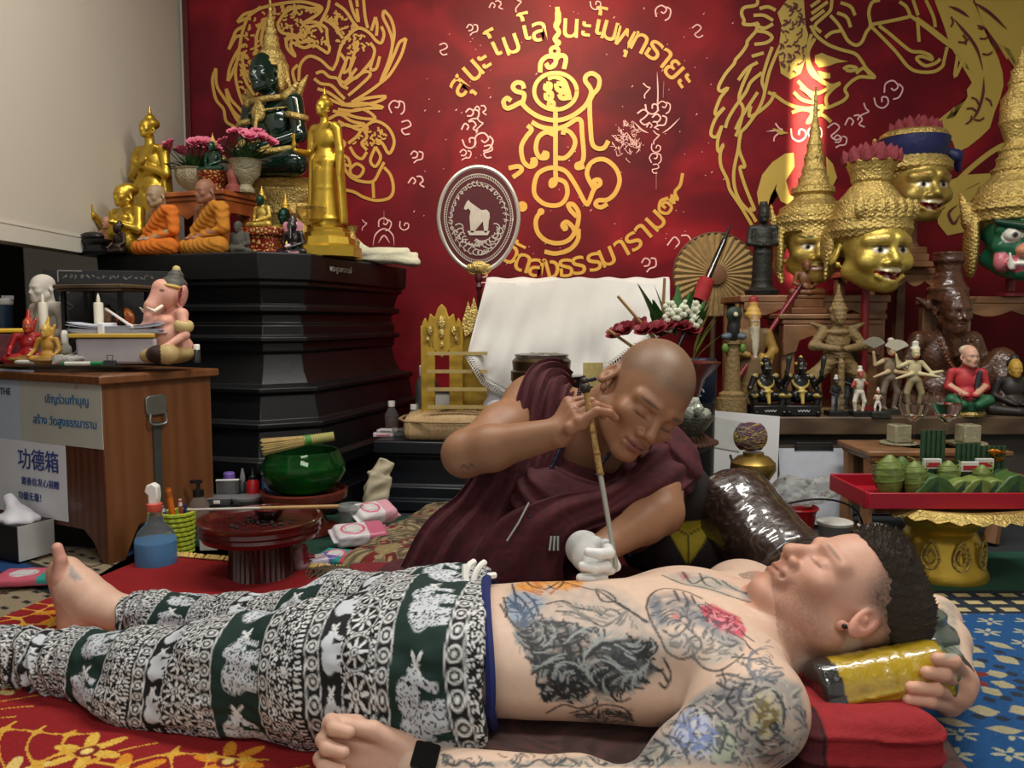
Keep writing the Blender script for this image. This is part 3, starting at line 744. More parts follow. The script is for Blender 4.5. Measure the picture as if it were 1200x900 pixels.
panel(mb, D(0, 0, 0), dy, Z3, side, -.018); part(mb, 'side_panel', M_WOOD, dk, bevel=.002)
mb = MB(); panel(mb, D(DW, 0, 0), dy, Z3, side, -.018); part(mb, 'side_panel', M_WOOD, dk, bevel=.002)
mb = MB(); panel(mb, D(.004, -.001, 0), dx, Z3, fr, .016); part(mb, 'front_panel', ramp_mat('dark_brown_wood', 'wave', [(0, '4f2b1a'), (1, '633822')], .45, scale=(8, 8, .8), tex_scale=1.4, dist=6, coat=.2), dk, bevel=.002)
mb = MB(); mb.prism([(-.018, -.02), (DW + .02, -.02), (DW + .02, DD + .02), (-.018, DD + .02)], .024, D(0, 0, DZ - .024), dx, dy); part(mb, 'desk_top', M_WOOD, dk, bevel=.004)
mb = MB()
hp = lambda v, z, d: D(-d, v, z)
mb.prism([(.135, .405), (.195, .405), (.2, .42), (.2, .455), (.19, .463), (.14, .463), (.13, .455), (.13, .42)], .008, D(0, 0, 0), dy, Z3)
part(mb, 'hasp_plate', mat('zinc_steel', '8c8f8a', .4, .8, .1), dk, bevel=.002)
mb = MB(); mb.tube([hp(.14, .41, .012), hp(.14, .38, .014), hp(.19, .38, .014), hp(.19, .41, .012)], .004, 8, 3); part(mb, 'hasp_ring', mat('zinc_steel', '8c8f8a', .4, .8, .1), dk)
mb = MB(); mb.prism([(.153, .07), (.178, .07), (.178, .385), (.153, .385)], .006, D(0, 0, 0), dy, Z3); part(mb, 'strap', mat('steel_strap', '555a56', .5, .6, .1), dk)
def pap(name, u0, u1, z0, z1, m, lab, tilt=0):
    t = thing(name, lab, 'sign', D((u0 + u1) / 2, -.003, z0)); mb = MB(); mb.prism([(u0, z0), (u1, z0 + tilt), (u1, z1 + tilt), (u0, z1)], .0015, D(0, -.004, 0), dx, Z3); part(mb, 'paper_sheet', m, t); return t
def dtext(lines, m, par, name):
    me_ = []
    for s_, u, z, sz in lines:
        M = Matrix((-dx, Vector((0, 0, 1)), -dy)).transposed().to_4x4(); M.translation = D(u, -.0062, z); me_.append(text(s_, sz, None, 't', None, M, bold=.0004 if sz > .05 else 0.))
    join_meshes(name, me_, m, par)
t = pap('paper_sign', .0, .372, .326, .520, mat('cream_laminate', 'c3c0b2', .35, 0, .05, 12, coat=.3), 'cream laminated sign with blue Thai lettering taped to desk front')
dtext([('เชิญร่วมทำบุญ', .15, .455, .034), ('สร้าง วัดสูงธรรมาราม', .165, .392, .034)], mat('blue_ink', '1d6a9e', .6), t, 'blue_lettering')
mb = MB(); mb.ribbon([D(.105 + .006 * math.sin(k), -.0062, .517 - .004 * k) for k in range(8)], .003, tuple(-dy)); part(mb, 'red_emblem', mat('pink_ink', 'b97a70', .6), t)
mb = MB(); mb.box((0, 0, 0), (.001, .001, .001)); 
t2 = pap('paper_note',   .30, .64, .32, .535, mat('blue_white_paper', 'b9c3cf', .7, 0, .03), 'pale note with handwritten English capitals beside the Thai sign'); t2.location.z += 0
for o_ in list(t2.children): o_.matrix_parent_inverse = Matrix.Translation(dy * .0006) @ o_.matrix_parent_inverse
mbn = MB()
dtext([('WILL !', .425, .512, .024), ('THE', .44, .468, .03)], mat('grey_ink', '4a4c55', .7), t2, 'handwriting')
t3 = pap('paper_sign', .168, .60, .105, .325, M_PAPER, 'white sheet with handwritten Chinese characters low on desk front', .0)
dtext([('功德箱', .295, .268, .066), ('邀善信发心捐赠', .29, .205, .026), ('功德无量！', .335, .160, .026)], mat('violet_ink', '3c4a86', .7), t3, 'handwriting')
# ================================================================ RIGHT-HAND SHELVES
ZS, YS = .347, 2.78
sh = thing('display_shelf', 'long low dark wood shelf carrying the small figurines at right', 'shelf', (1.6, 3.0, 0))
mb = MB(); mb.box((1.62, YS + .34, ZS - .0325), (1.66, .68, .065)); part(mb, 'shelf_top', M_TEAKD, sh, bevel=.006)
mb = MB(); mb.box((1.62, YS + .05, .14), (1.6, .03, .285)); part(mb, 'front_board', mat('grey_brown_wood', '3b3631', .7, 0, .2, 8), sh)
mb = MB(); mb.box((.83, YS + .34, .14), (.03, .6, .285)); part(mb, 'end_board', M_TEAKD, sh)
def scallop(w, d, n):
    pts = [(0, 0)]
    for i in range(n + 1):
        for k in range(5):
            if i == n and k: break
            pts.append((w * (i + k / 5) / n, -d * (.55 + .45 * abs(math.sin(math.pi * k / 5)))))
    pts.append((w, 0)); return pts
def shelf2(name, x0_, x1_, y0_, y1_, z, lab, legs, sc=.05, m=M_TEAK):
    t = thing(name, lab, 'shelf', ((x0_ + x1_) / 2, (y0_ + y1_) / 2, legs))
    part(MB().box(((x0_ + x1_) / 2, (y0_ + y1_) / 2, z - .014), (x1_ - x0_, y1_ - y0_, .028)), 'shelf_board', m, t, bevel=.005)
    part(MB().prism(scallop(x1_ - x0_ - .03, sc, 4), .014, (x0_ + .015, y0_ + .012, z - .028), (1, 0, 0), (0, 0, 1)), 'apron', m, t, bevel=.002)
    for xx in (x0_ + .03, x1_ - .03):
        for yy in (y0_ + .04, y1_ - .03): part(MB().box((xx, yy, (z - .028 + legs) / 2), (.04, .04, z - .028 - legs)), 'leg', m, t, bevel=.004)
    return t
ZU = .68 + (375 - 346) / FPX * 3.1
shelf2('upper_shelf', P(868, 340, 3.1).x, P(1045, 340, 3.1).x, 3.1, 3.40, ZU, 'upper wooden shelf with scalloped edge under the first gold mask', ZS)
shelf2('upper_shelf', P(1128, 340, 3.1).x, 2.44, 3.1, 3.46, ZU - .005, 'upper wooden shelf at right edge under the green-faced mask', ZS)
ZH = .68 + (375 - 311) / FPX * 3.3
shelf2('high_shelf', P(1030, 320, 3.3).x, P(1128, 320, 3.3).x, 3.42, 3.8, ZH - .005, 'high wooden shelf holding the blue-turbaned mask stand', ZS)
mt = thing('wooden_table', 'small wooden altar table behind the carved guardian statue', 'table', (P(978, 370, 3.0).x, 3.0, ZS))
xa, xb, zt = P(914, 370, 2.98).x, P(1042, 370, 2.98).x, .68 + (375 - 371) / FPX * 2.98
part(MB().box(((xa + xb) / 2, 3.09, zt - .0), (xb - xa, .2, .02)).box(((xa + xb) / 2, 3.09, zt - .02), (xb - xa - .03, .19, .02)), 'table_top', M_TEAK, mt, bevel=.005)
part(MB().prism([(0, 0), (0, -.115), (.05, -.10), (.06, -.06), (.10, -.045), (xb - xa - .14, -.045), (xb - xa - .10, -.06), (xb - xa - .09, -.10), (xb - xa - .04, -.115), (xb - xa - .04, 0)], .015, (xa + .02, 3.01, zt - .03), (1, 0, 0), (0, 0, 1)), 'apron', M_TEAK, mt, bevel=.003)
for xx in (xa + .045, xb - .045):
    for yy in (3.03, 3.16): part(MB().box((xx, yy, (zt - .03 + ZS) / 2), (.05, .04, zt - .03 - ZS)), 'leg', M_TEAK, mt, bevel=.004)
# small low table with the glasses
YT = 2.42; ZT = .68 - (524 - 375) / FPX * (YT + .08)
lt = thing('side_table', 'small brown wooden table bearing two stemmed glasses at right', 'table', (1.22, YT, 0))
xa, xb = P(1015, 525, YT).x, P(1184, 525, YT).x
part(MB().box(((xa + xb) / 2, YT + .10, ZT - .008), (xb - xa, .24, .016)).box(((xa + xb) / 2, YT + .10, ZT - .024), (xb - xa - .025, .22, .018)), 'table_top', M_TEAK, lt, bevel=.004)
part(MB().box(((xa + xb) / 2, YT + .02, ZT - .075), (xb - xa - .03, .02, .085)).box(((xa + xb) / 2, YT + .19, ZT - .075), (xb - xa - .03, .02, .085)), 'apron', M_TEAK, lt, bevel=.004)
for xx in (xa + .03, xb - .03):
    for yy in (YT + .03, YT + .18):
        part(MB().tube([(xx, yy, ZT - .03), (xx, yy, ZT * .6), (xx + (.012 if xx > 1.2 else -.012), yy, ZT * .25), (xx, yy, 0)], [.024, .022, .019, .026], 8, 4), 'leg', M_TEAK, lt)
# ================================================================ FIGURES
from mathutils.bvhtree import BVHTree
from mathutils.kdtree import KDTree
def fr_mat(o, right, fwd, up, s=1.):
    right, fwd, up = (Vector(a).normalized() * s for a in (right, fwd, up)); m = Matrix((right, fwd, up)).transposed().to_4x4(); m.translation = Vector(o); return m
def head(S, M, sc=1., skin='c89878', eyes='closed', lips='a86a5c', brow=None, ears=True, wide=1., k=.014, nose=1., jaw=1., lid=None, bald=False, earlen=1., eo=(0, 0), lipk=1.):
    """a head with a face in the frame M (x right, y forward, z up), origin between the ears, sc 1 = adult"""
    m0, s0, c0 = S.M, S.sc, S.col; S.M = m0 @ M @ Matrix.Scale(sc, 4); S.sc = sc * s0; S.col = skin; a = wide
    S.ell((0, .012, .043), (.073 * a, .098, .083), k=k); S.ell((0, .052, -.018), (.060 * a, .066, .084), k=k * 2)
    for x in (-1, 1):
        S.cone((x * .052 * a, .018, -.05), (x * .014, .094, -.088 * jaw), .022, .016, k * 1.6); S.ell((x * .043 * a, .084, -.018), (.022, .02, .018), k=k * 1.3)
        S.cone((x * .048 * a, .090, .024), (x * .014, .111, .026), .010, .010, k)
    S.ell((0, .101, -.086 * jaw), (.021, .017, .015), k=k)
    for x in (-1, 1): S.ell((x * .031, .124, .006), (.019, .017, .011), k=.010, kind='sub')
    S.cone((0, .108, .018), (0, .131, -.022), .0075, .0105 * nose, k * .7)
    for x in (-1, 1): S.ell((x * .0135 * nose, .119, -.030), (.0085 * nose, .010, .0075), k=k * .5)
    for x in (-1, 1): S.ell((x * .0065, .126, -.0375), (.0038, .005, .003), k=.003, kind='sub')
    for x in (-1, 1): S.ell((x * .031, .0965, .003), (.0165, .0135, .0125), k=.003)
    S.ell((0, .108, -.056), (.030, .016, .022), k=k); S.ell((0, .1205 - .003 * (1 - lipk), -.0515), (.022, .0065 * lipk, .0055 * lipk), k=.005); S.ell((0, .1185 - .003 * (1 - lipk), -.0635), (.019, .0075 * lipk, .0062 * lipk), k=.005)
    S.cone((-.023, .121, -.0575), (.023, .121, -.0575), .0018, .0018, .002, kind='sub')
    for x in (-1, 1): S.ell((x * .025, .114, -.0575), .004, k=.004, kind='sub')
    if ears:
        for x in (-1, 1):
            S.ell((x * .077 * a, -.006 + eo[0], .004 - .008 * (earlen - 1) + eo[1]), (.009, .019, .031 * earlen), (8, x * -22, 0), .006); S.ell((x * .086 * a, -.002 + eo[0], .006 + eo[1]), (.0075, .011, .019), (8, x * -22, 0), .004, kind='sub'); S.ell((x * .081 * a, -.001 + eo[0], -.001 + eo[1]), (.004, .006, .010), k=.004); S.ell((x * .076 * a, .008 + eo[0], -.026 * earlen + eo[1]), (.006, .008, .009), k=.006)
    # paint
    if lips: S.paint((0, .122, -.0512), (.023, .012, .0058), lips); S.paint((0, .120, -.064), (.020, .013, .0066), lips); S.paint((0, .124, -.0575), (.022, .010, .0016), '4a2622')
    if eyes == 'closed':
        for x in (-1, 1): S.paint((x * .031, .109, -.0035), (.0165, .012, .0016), '3a241c')
    elif eyes == 'open':
        for x in (-1, 1): S.paint((x * .031, .112, .003), (.0145, .012, .0058), 'e8e2d6'); S.paint((x * .031, .113, .003), (.0062, .012, .0058), '1c120e'); S.paint((x * .031, .110, .0095), (.0165, .012, .0016), '2a1a14')
    if brow:
        for x in (-1, 1): S.paint((x * .033, .108, .0275), (.020, .02, .0031), brow, (0, x * 4, 0))
    S.M, S.sc, S.col = m0, s0, c0
def hand(S, w, k, up, fl, curl, skin, r=.0085, spread=.0, thumb=None, sc=1., lens=(.9, 1., .93, .75)):
    """palm from wrist w to knuckles k; up = index side; fl = curl-towards direction; curl per finger (deg x3) list"""
    w, k, up, fl = Vector(w), Vector(k), Vector(up).normalized(), Vector(fl).normalized(); d = (k - w).normalized()
    up = (up - d * up.dot(d)).normalized(); fl = (fl - d * fl.dot(d) - up * fl.dot(up)).normalized(); wd = .036 * sc
    for t in (-.9, -.3, .3, .9):
        S.cone(w + up * wd * t * .55, k + up * wd * t * .98, .0145 * sc, .0115 * sc, .012 * sc, skin)
    tips = []
    for i, t in enumerate((.98, .34, -.30, -.9)):
        b = k + up * wd * t; dirv = (d + up * spread * t).normalized(); ang = 0; L = .042 * sc * lens[i]; p = b; rr = r * sc * (1 if i < 3 else .86)
        c = curl[i] if hasattr(curl[0], '__len__') else curl
        for j, a in enumerate(c):
            ang += R(a); q = p + (dirv * math.cos(ang) + fl * math.sin(ang)) * L * (1, .68, .52)[j]
            S.cone(p, q, rr * (1.08, .98, .9)[j], rr * (.98, .9, .8)[j], .0035 * sc, skin); p = q
        tips.append(p)
    if thumb:
        pts = [w + (k - w) * .28 + up * wd * .6] + [Vector(p) for p in thumb]
        S.chain(pts, [.0145 * sc, .0115 * sc, .0105 * sc, .0085 * sc][:len(pts)], .006 * sc, skin)
    return tips
def pix(V):
    d = V - np.array([0, 0, CAMZ]); f = d @ np.array(CF); return 600 + FPX * d[:, 0] / f, 450 - FPX * (d @ np.array(CU)) / f
def inpoly(x, y, poly):
    ins = np.zeros(len(x), bool)
    for i in range(len(poly)):
        (ax, ay), (bx, by) = poly[i], poly[i - 1]
        if ay != by: ins ^= ((ay > y) != (by > y)) & (x < (bx - ax) * (y - ay) / (by - ay) + ax)
    return ins
class Ink:
    """tattoo needle: lays strokes and shaded shapes out on the sculpted skin"""
    def __init__(s, S):
        s.S = S; s.bvh = BVHTree.FromPolygons([tuple(v) for v in S.V], [tuple(int(i) for i in f) for f in S.F])
        s.kd = KDTree(len(S.V))
        for i, v in enumerate(S.V): s.kd.insert(v, i)
        s.kd.balance(); s.x, s.y = pix(S.V)
        n = np.zeros_like(S.V); a = S.V[S.F[:, 0]]; fn = np.cross(S.V[S.F[:, 2]] - a, S.V[S.F[:, 3]] - S.V[S.F[:, 1]])
        for k in range(4): np.add.at(n, S.F[:, k], fn)
        n /= np.linalg.norm(n, axis=1)[:, None] + 1e-12
        if (n * (S.V - S.V.mean(0))).sum() < 0: n = -n
        s.n = n; s.face = (n * (np.array([0, 0, CAMZ]) - S.V)).sum(1) > 0
    def fill(s, poly, col, a=.6, nz=.5, f=120, zmin=-1, seed=0, soft=5, zmax=9):
        poly = [tuple(float(c) for c in p.split(',')) for p in poly.split()] if isinstance(poly, str) else poly
        m = s.face & inpoly(s.x, s.y, poly) & (s.S.V[:, 2] > zmin); ii = np.where(m)[0]
        if not len(ii): return
        e = np.full(len(ii), 1e9); X, Y = s.x[ii], s.y[ii]
        for i in range(len(poly)):
            (ax, ay), (bx, by) = poly[i], poly[i - 1]; L = (bx - ax) ** 2 + (by - ay) ** 2 + 1e-9; t = np.clip(((X - ax) * (bx - ax) + (Y - ay) * (by - ay)) / L, 0, 1)
            e = np.minimum(e, np.hypot(X - ax - t * (bx - ax), Y - ay - t * (by - ay)))
        n1 = vnoise(s.S.V[ii], f, seed); n2 = 1 - 2.2 * np.abs(vnoise(s.S.V[ii], f * 1.9, seed + 50)); al = np.clip(a * (1 + nz * (.6 * n1 + .7 * n2)), 0, .95) * np.clip(e / soft, 0, 1); s.S.C[ii] = s.S.C[ii] * (1 - al[:, None]) + np.array(hexc(col)) * al[:, None]
    def line(s, txt, col='2a2d33', w=.0018, a=.85):
        c = np.array(hexc(col))
        for q in strokes(txt):
            hit = []
            for p in crom(q, 8):
                h = s.bvh.ray_cast(Vector((0, 0, CAMZ)), ray(p[0], p[1]).normalized())
                if h[0] is not None and (not hit or (h[0] - hit[-1]).length < .05): hit.append(h[0])
            for p0, p1 in zip(hit[:-1], hit[1:]):
                n = max(1, int((p1 - p0).length / .0015))
                for t in range(n):
                    for co, i, dist in s.kd.find_range(p0.lerp(p1, t / n), w + .001):
                        al = a * min(1, max(0, (w + .001 - dist) / .0016)); s.S.C[i] = s.S.C[i] * (1 - al) + c * al
def hatch(s, poly, n, col, ln=16, w=.0011, a=.7, seed=0, fr=.05):
    rnd = random.Random(seed); pp = [tuple(float(c) for c in p.split(',')) for p in poly.split()]; xs, ys = [p[0] for p in pp], [p[1] for p in pp]; k = 0; out = []
    while k < n * 6 and len(out) < n:
        k += 1; x, y = rnd.uniform(min(xs), max(xs)), rnd.uniform(min(ys), max(ys)); q = []
        sg = rnd.choice((-1, 1)); o_ = rnd.uniform(-.18, .18)
        for _ in range(int(rnd.uniform(.5, 1.2) * ln / 3)):
            if not inpoly(np.array([x]), np.array([y]), pp)[0]: break
            q.append('%.1f,%.1f' % (x, y)); th = 2.2 * math.sin(x * fr + seed) + 1.8 * math.cos(y * fr * 1.3 + seed) + o_; x += 3 * math.cos(th) * sg; y += 3 * math.sin(th) * sg
        if len(q) > 2: out.append(' '.join(q))
    s.line('\n'.join(out), col, w, a)
Ink.hatch = hatch
M_SKIN = mat('skin', None, .48, 0, .05, 60, .12, 700, sss=.12)
# ---------------------------------------------------------------- the lying man
man = thing('person', 'shirtless tattooed man lying on his back in black and white elephant pants', 'person', (0, 1.3, .04))
SK = 'd6b9a4'
S = SDF(.0027); S.k = .04; S.col = SK
S.ell((.225, 1.29, .145), (.215, .165, .105)); S.ell((.04, 1.31, .138), (.20, .158, .098)); S.ell((-.12, 1.33, .125), (.15, .16, .095))
S.cone((.335, 1.125, .143), (.415, 1.455, .165), .070, .070, .05); S.ell((.275, 1.205, .198), (.095, .085, .045), (0, 0, 10), .03); S.ell((.30, 1.375, .205), (.09, .08, .045), k=.03)
S.ell((.335, 1.09, .138), (.072, .068, .070), k=.035); S.ell((.435, 1.47, .16), (.07, .065, .065), k=.035)
S.cone((.335, 1.29, .155), (.40, 1.29, .175), .085, .07, .05)
# neck and head
HU, HF = Vector((.86, .03, .51)), Vector((-.51, .0, .86)); HR = HF.cross(HU); HF = HU.cross(HR)
HO = Vector((.522, 1.245, .218)); HM = fr_mat(HO, HR, HF, HU)
S.cone((.375, 1.28, .165), HO - HU * .03 - HF * .005, .066, .058, .03)
S.cone((.335, 1.215, .205), HO - HU * .02 + HR * -.045, .018, .016, .025)
head(S, HM, 1.0, 'c99b85', lips='b27468', brow='86664f', jaw=1.05, wide=1.0, nose=1.22, eo=(.019, .004), earlen=1.15, lipk=.62)
# near (left) arm
EL, WR = P(755, 948, 1.02), P(492, 899, 1.115)
S.chain([(.335, 1.085, .135), EL + (Vector((.335, 1.085, .135)) - EL) * .45, EL], [.064, .056, .048], .03)
S.chain([EL, EL.lerp(WR, .28), WR], [.046, .049, .030], .02)
KN = P(412, 880, 1.125)
hand(S, WR, KN, (0, .25, 1), (.1, -1, -.25), [(35, 80, 60)] * 4, 'd3aa94', r=.0105, thumb=[P(437, 856, 1.12), P(408, 851, 1.115), P(385, 853, 1.11)], sc=1.1)
# far (right) arm folded behind the head
E2, W2, K2 = Vector((.80, 1.50, .11)), P(1122, 800, 1.20), P(1115, 800, 1.15)
S.chain([(.44, 1.475, .155), (.64, 1.50, .12), E2], [.060, .052, .044], .03); S.chain([E2, E2.lerp(W2, .4), W2 + Vector((.01, .03, .0))], [.046, .044, .030], .02)
for a, b, c, d_ in (((1127, 790), (1117, 775), (1098, 772), .0105), ((1124, 802), (1106, 790), (1086, 788), .0105), ((1118, 815), (1096, 808), (1068, 806), .0105), ((1110, 826), (1090, 822), (1064, 820), .0095)):
    S.chain([P(*a, 1.16), P(*b, 1.115), P(*c, 1.115)], [.0125, d_, d_ * .88], .004, 'cf9f86')
S.chain([W2, P(1118, 806, 1.165)], [.03, .030], .02, 'cf9f86'); S.chain([P(1126, 795, 1.17), P(1112, 826, 1.165)], [.016, .015], .012, 'cf9f86')
# legs inside the pants, far foot
S.chain([(-.11, 1.25, .12), (-.50, 1.345, .07), (-.80, 1.44, .05), (-1.03, 1.50, .05)], [.075, .05, .036, .033], .03); S.chain([(-.11, 1.42, .12), (-.55, 1.60, .055), P(150, 722, 1.745)], [.075, .045, .034], .03)
HE, BA = P(92, 728, 1.74), P(78, 672, 1.76)
S.chain([P(150, 722, 1.745), P(112, 712, 1.745)], [.042, .046], .02, 'd8b199'); S.ell(HE, (.038, .040, .036), k=.02, col='d4a690'); S.chain([P(108, 704, 1.745), P(92, 690, 1.75), BA], [.046, .042, .034], .02, 'd8b199'); S.chain([HE, BA + Vector((-.006, 0, 0))], [.036, .032], .02, 'cf9f88')
for i, (x, y, Y, r) in enumerate(((67, 642, 1.735, .0125), (69, 652, 1.76, .0095), (71, 657, 1.78, .009), (73, 662, 1.795, .0085), (75, 668, 1.81, .008))):
    S.chain([BA + Vector((0, (-.028, -.012, .004, .018, .03)[i], 0)), P(x + 4, y + 14, Y), P(x, y, Y)], [.016, r, r * .95], .006, 'd09c88')
S.run()
# tattoos
ink = Ink(S); V = S.V
hl = (V - np.array(HO)) @ np.array(Matrix((HR, HF, HU)).transposed())
ish = (np.linalg.norm(hl, axis=1) < .2) & (V[:, 0] > .40)
def onface(c, al): S.C[:] = S.C * (1 - al[:, None]) + np.array(hexc(c)) * al[:, None]
st_ = ish * np.clip((-.022 - hl[:, 2]) / .03, 0, 1) * np.clip((hl[:, 1] + .005) / .06, 0, 1) * np.clip((hl[:, 2] + .125) / .02, 0, 1); onface('6f5446', np.clip(st_ * .62 * (.6 + .8 * np.random.RandomState(1).rand(len(V))), 0, .7))
sd = ish * np.clip((hl[:, 2] - .01 + .6 * np.clip(-hl[:, 1] - .02, 0, .06)) / .03, 0, 1) * np.clip((.050 + .38 * hl[:, 2] - hl[:, 1]) / .03, 0, 1) * (np.abs(hl[:, 0]) < .078); onface('40362f', np.clip(sd * .8 * (.7 + .5 * np.random.RandomState(2).rand(len(V))), 0, .95))
bk = ish * np.clip((-.025 - hl[:, 1]) / .02, 0, 1) * np.clip((hl[:, 2] + .06) / .03, 0, 1) * (np.abs(hl[:, 0]) < .072); onface('2c2725', np.clip(bk * .9, 0, .95))
ear = ish * np.clip((np.abs(hl[:, 0]) - .074) / .005, 0, 1) * (np.abs(hl[:, 1] - .015) < .04); onface('cf8a78', ear * .6)
nk = np.clip(1 - np.abs(V[:, 0] - .42) / .09, 0, 1) * (V[:, 2] > .17) * (np.abs(V[:, 1] - 1.27) < .1); onface('c08468', nk * .45)
onface('c98a70', ((V[:, 0] < -.9) & (V[:, 1] > 1.6)) * np.clip((P(70, 690, 1.75).x - V[:, 0] + .01) / .02, 0, 1) * .5)
T = '300,0'
F_ = ink.fill
# belly: dark horned figure riding in smoke
F_('588,690 600,678 630,676 660,680 700,676 735,690 770,720 800,745 775,800 742,818 700,830 650,825 636,800 610,760 590,730', '8f9290', .42, .5, 60, seed=1, soft=12)
F_('596,692 612,672 660,668 690,676 684,690 660,694 640,690 620,700', 'd9953e', .75, .35, 70, seed=2)
F_('586,706 600,690 618,690 640,700 634,722 618,742 600,735', '7d93ac', .7, .4, 90, seed=3)
F_('597,725 640,722 690,735 700,750 670,762 625,760 603,748', '51565a', .75, .5, 110, seed=4)
F_('606,750 660,756 700,752 740,745 762,762 770,790 742,812 700,818 680,800 640,798 620,780', '3a4043', .85, .35, 140, seed=5)
F_('628,800 650,790 690,798 692,815 676,824 640,824', '1f2427', .92, .2, 140, seed=6)
F_('704,750 748,744 772,752 758,770 730,790 706,785', '2c3236', .8, .4, 150, seed=7)
F_('640,700 690,704 736,720 748,738 710,745 690,732 650,718', 'b9aba0', .5, .6, 80, seed=8)
F_('660,840 700,826 742,828 748,850 735,857 690,850', '7c776f', .55, .6, 100, seed=9)
ink.line('''
590,700 594,716 592,724
600,684 604,700 603,712
612,674 622,686 640,690 656,682 668,684
640,680 650,676 660,682 652,690 642,686
668,684 690,690 704,694 724,708 745,720 760,730
698,690 712,694 722,704 706,704 698,692
724,706 742,718 758,730
586,708 596,724 606,736 622,742
594,700 606,712 618,730
604,696 616,708 626,726
614,694 626,706 632,722
622,738 640,730 668,730 688,740
602,742 622,756 650,758 676,752 692,738
606,750 626,764 656,768 690,760 712,752
634,720 640,736 636,748
646,724 652,742 648,752
660,726 666,744 662,754
676,730 680,744
640,708 660,704 676,712 696,716 706,722
652,716 672,718 690,726 706,734 720,728
704,720 716,714 728,722 722,732
690,752 702,772 724,782 748,770 770,752
720,752 740,760 762,752 770,760 752,768
742,764 758,776 776,788 782,800
778,772 786,790 780,806 772,800
754,778 770,786 778,784
640,790 660,780 690,784 706,796
616,770 634,780 650,784 664,776
624,786 636,792 650,790
636,808 660,806 690,808
632,814 660,816 688,816
688,800 710,806 736,800 756,786 764,770
700,790 716,796 732,790
706,770 720,776 736,770
712,812 726,822 740,818
640,836 660,826 680,830 700,824
690,838 700,828 716,826 734,832 742,846
700,842 702,832
710,846 712,830
720,850 722,830
730,854 730,834
668,836 684,832 690,838''', '22262a', .0017, .8)
# near breast: grey whale-like shape with red rose and clouds
F_('757,705 768,692 790,690 815,700 840,715 862,735 878,755 872,765 850,762 820,740 795,735 775,740 762,725', '777c82', .75, .4, 60, seed=11, soft=9)
F_('818,710 835,706 850,714 868,722 876,738 872,750 856,744 840,738 826,726', 'c8455c', .9, .3, 110, seed=12, soft=3)
F_('782,738 810,735 840,745 866,755 872,768 850,780 825,785 800,772 780,772 778,752', 'a9a8a4', .55, .4, 50, seed=13, soft=8)
F_('756,700 764,692 778,700 778,725 770,745 760,735', '6d737b', .65, .4, 90, seed=14, soft=5)
ink.line('''
757,712 762,698 776,690 800,692 824,702
757,712 764,730 774,748
776,738 790,746 800,740 808,728 800,722 794,730
774,748 782,764 798,772 812,768 822,756 816,746 806,750
812,768 824,782 842,786 860,776 872,766
842,752 856,758 866,752
818,710 830,718 844,720 860,732 872,742
826,706 840,714 856,722 872,732
824,722 840,732 858,742 872,750
872,750 880,760 890,768
870,742 884,752
800,694 806,704 802,712
790,692 796,704
810,698 815,708
858,770 880,772 900,780
846,786 850,800 848,812
870,776 884,792 886,810''', '2b2e34', .0016, .75)
F_('786,722 791,716 797,722 792,730', 'cf6f66', .9, .1, 60, soft=3)
BIG = '596,745 640,722 700,735 768,748 772,790 745,818 700,828 630,822 622,790'
ink.hatch(BIG, 150, '1d2225', 36, .0011, .7, 3, .04); ink.hatch(BIG, 110, '949a98', 30, .0008, .55, 4, .04); ink.hatch('628,798 690,798 692,818 632,824', 40, '14181a', 16, .0014, .8, 5)
ink.hatch('640,700 736,715 750,740 660,722', 40, '7d7770', 24, .0012, .5, 6, .03); ink.hatch('588,706 640,700 634,722 606,740', 40, '3c5068', 14, .001, .7, 7)
ink.hatch('600,680 690,674 680,692 610,702', 30, 'b0622a', 18, .0013, .5, 8); ink.hatch('660,836 742,830 745,852 690,848', 40, '3a3a38', 16, .001, .7, 9)
ink.hatch('757,705 815,700 862,735 872,765 795,740 765,730', 60, '4c5056', 18, .0011, .5, 10); ink.hatch('818,710 868,722 872,750 826,728', 24, '7a2436', 14, .001, .7, 11); ink.hatch('818,710 868,722 872,750 826,728', 16, 'e08a9a', 12, .0009, .6, 12)
ink.hatch('780,738 866,752 868,772 790,780', 40, '77746e', 18, .001, .5, 13)
# far shoulder
F_('775,672 800,668 830,672 860,682 884,698 880,706 850,700 815,690 790,684', '8e9693', .6, .5, 70, seed=15)
F_('790,670 806,669 812,678 800,682', 'b0545c', .7, .3, 90)
ink.line('776,674 800,684 830,690 860,700 880,706\n800,670 812,684 830,676 846,686\n846,680 860,690 876,696\n820,672 826,684 840,690', '2b3230', .0016, .7)
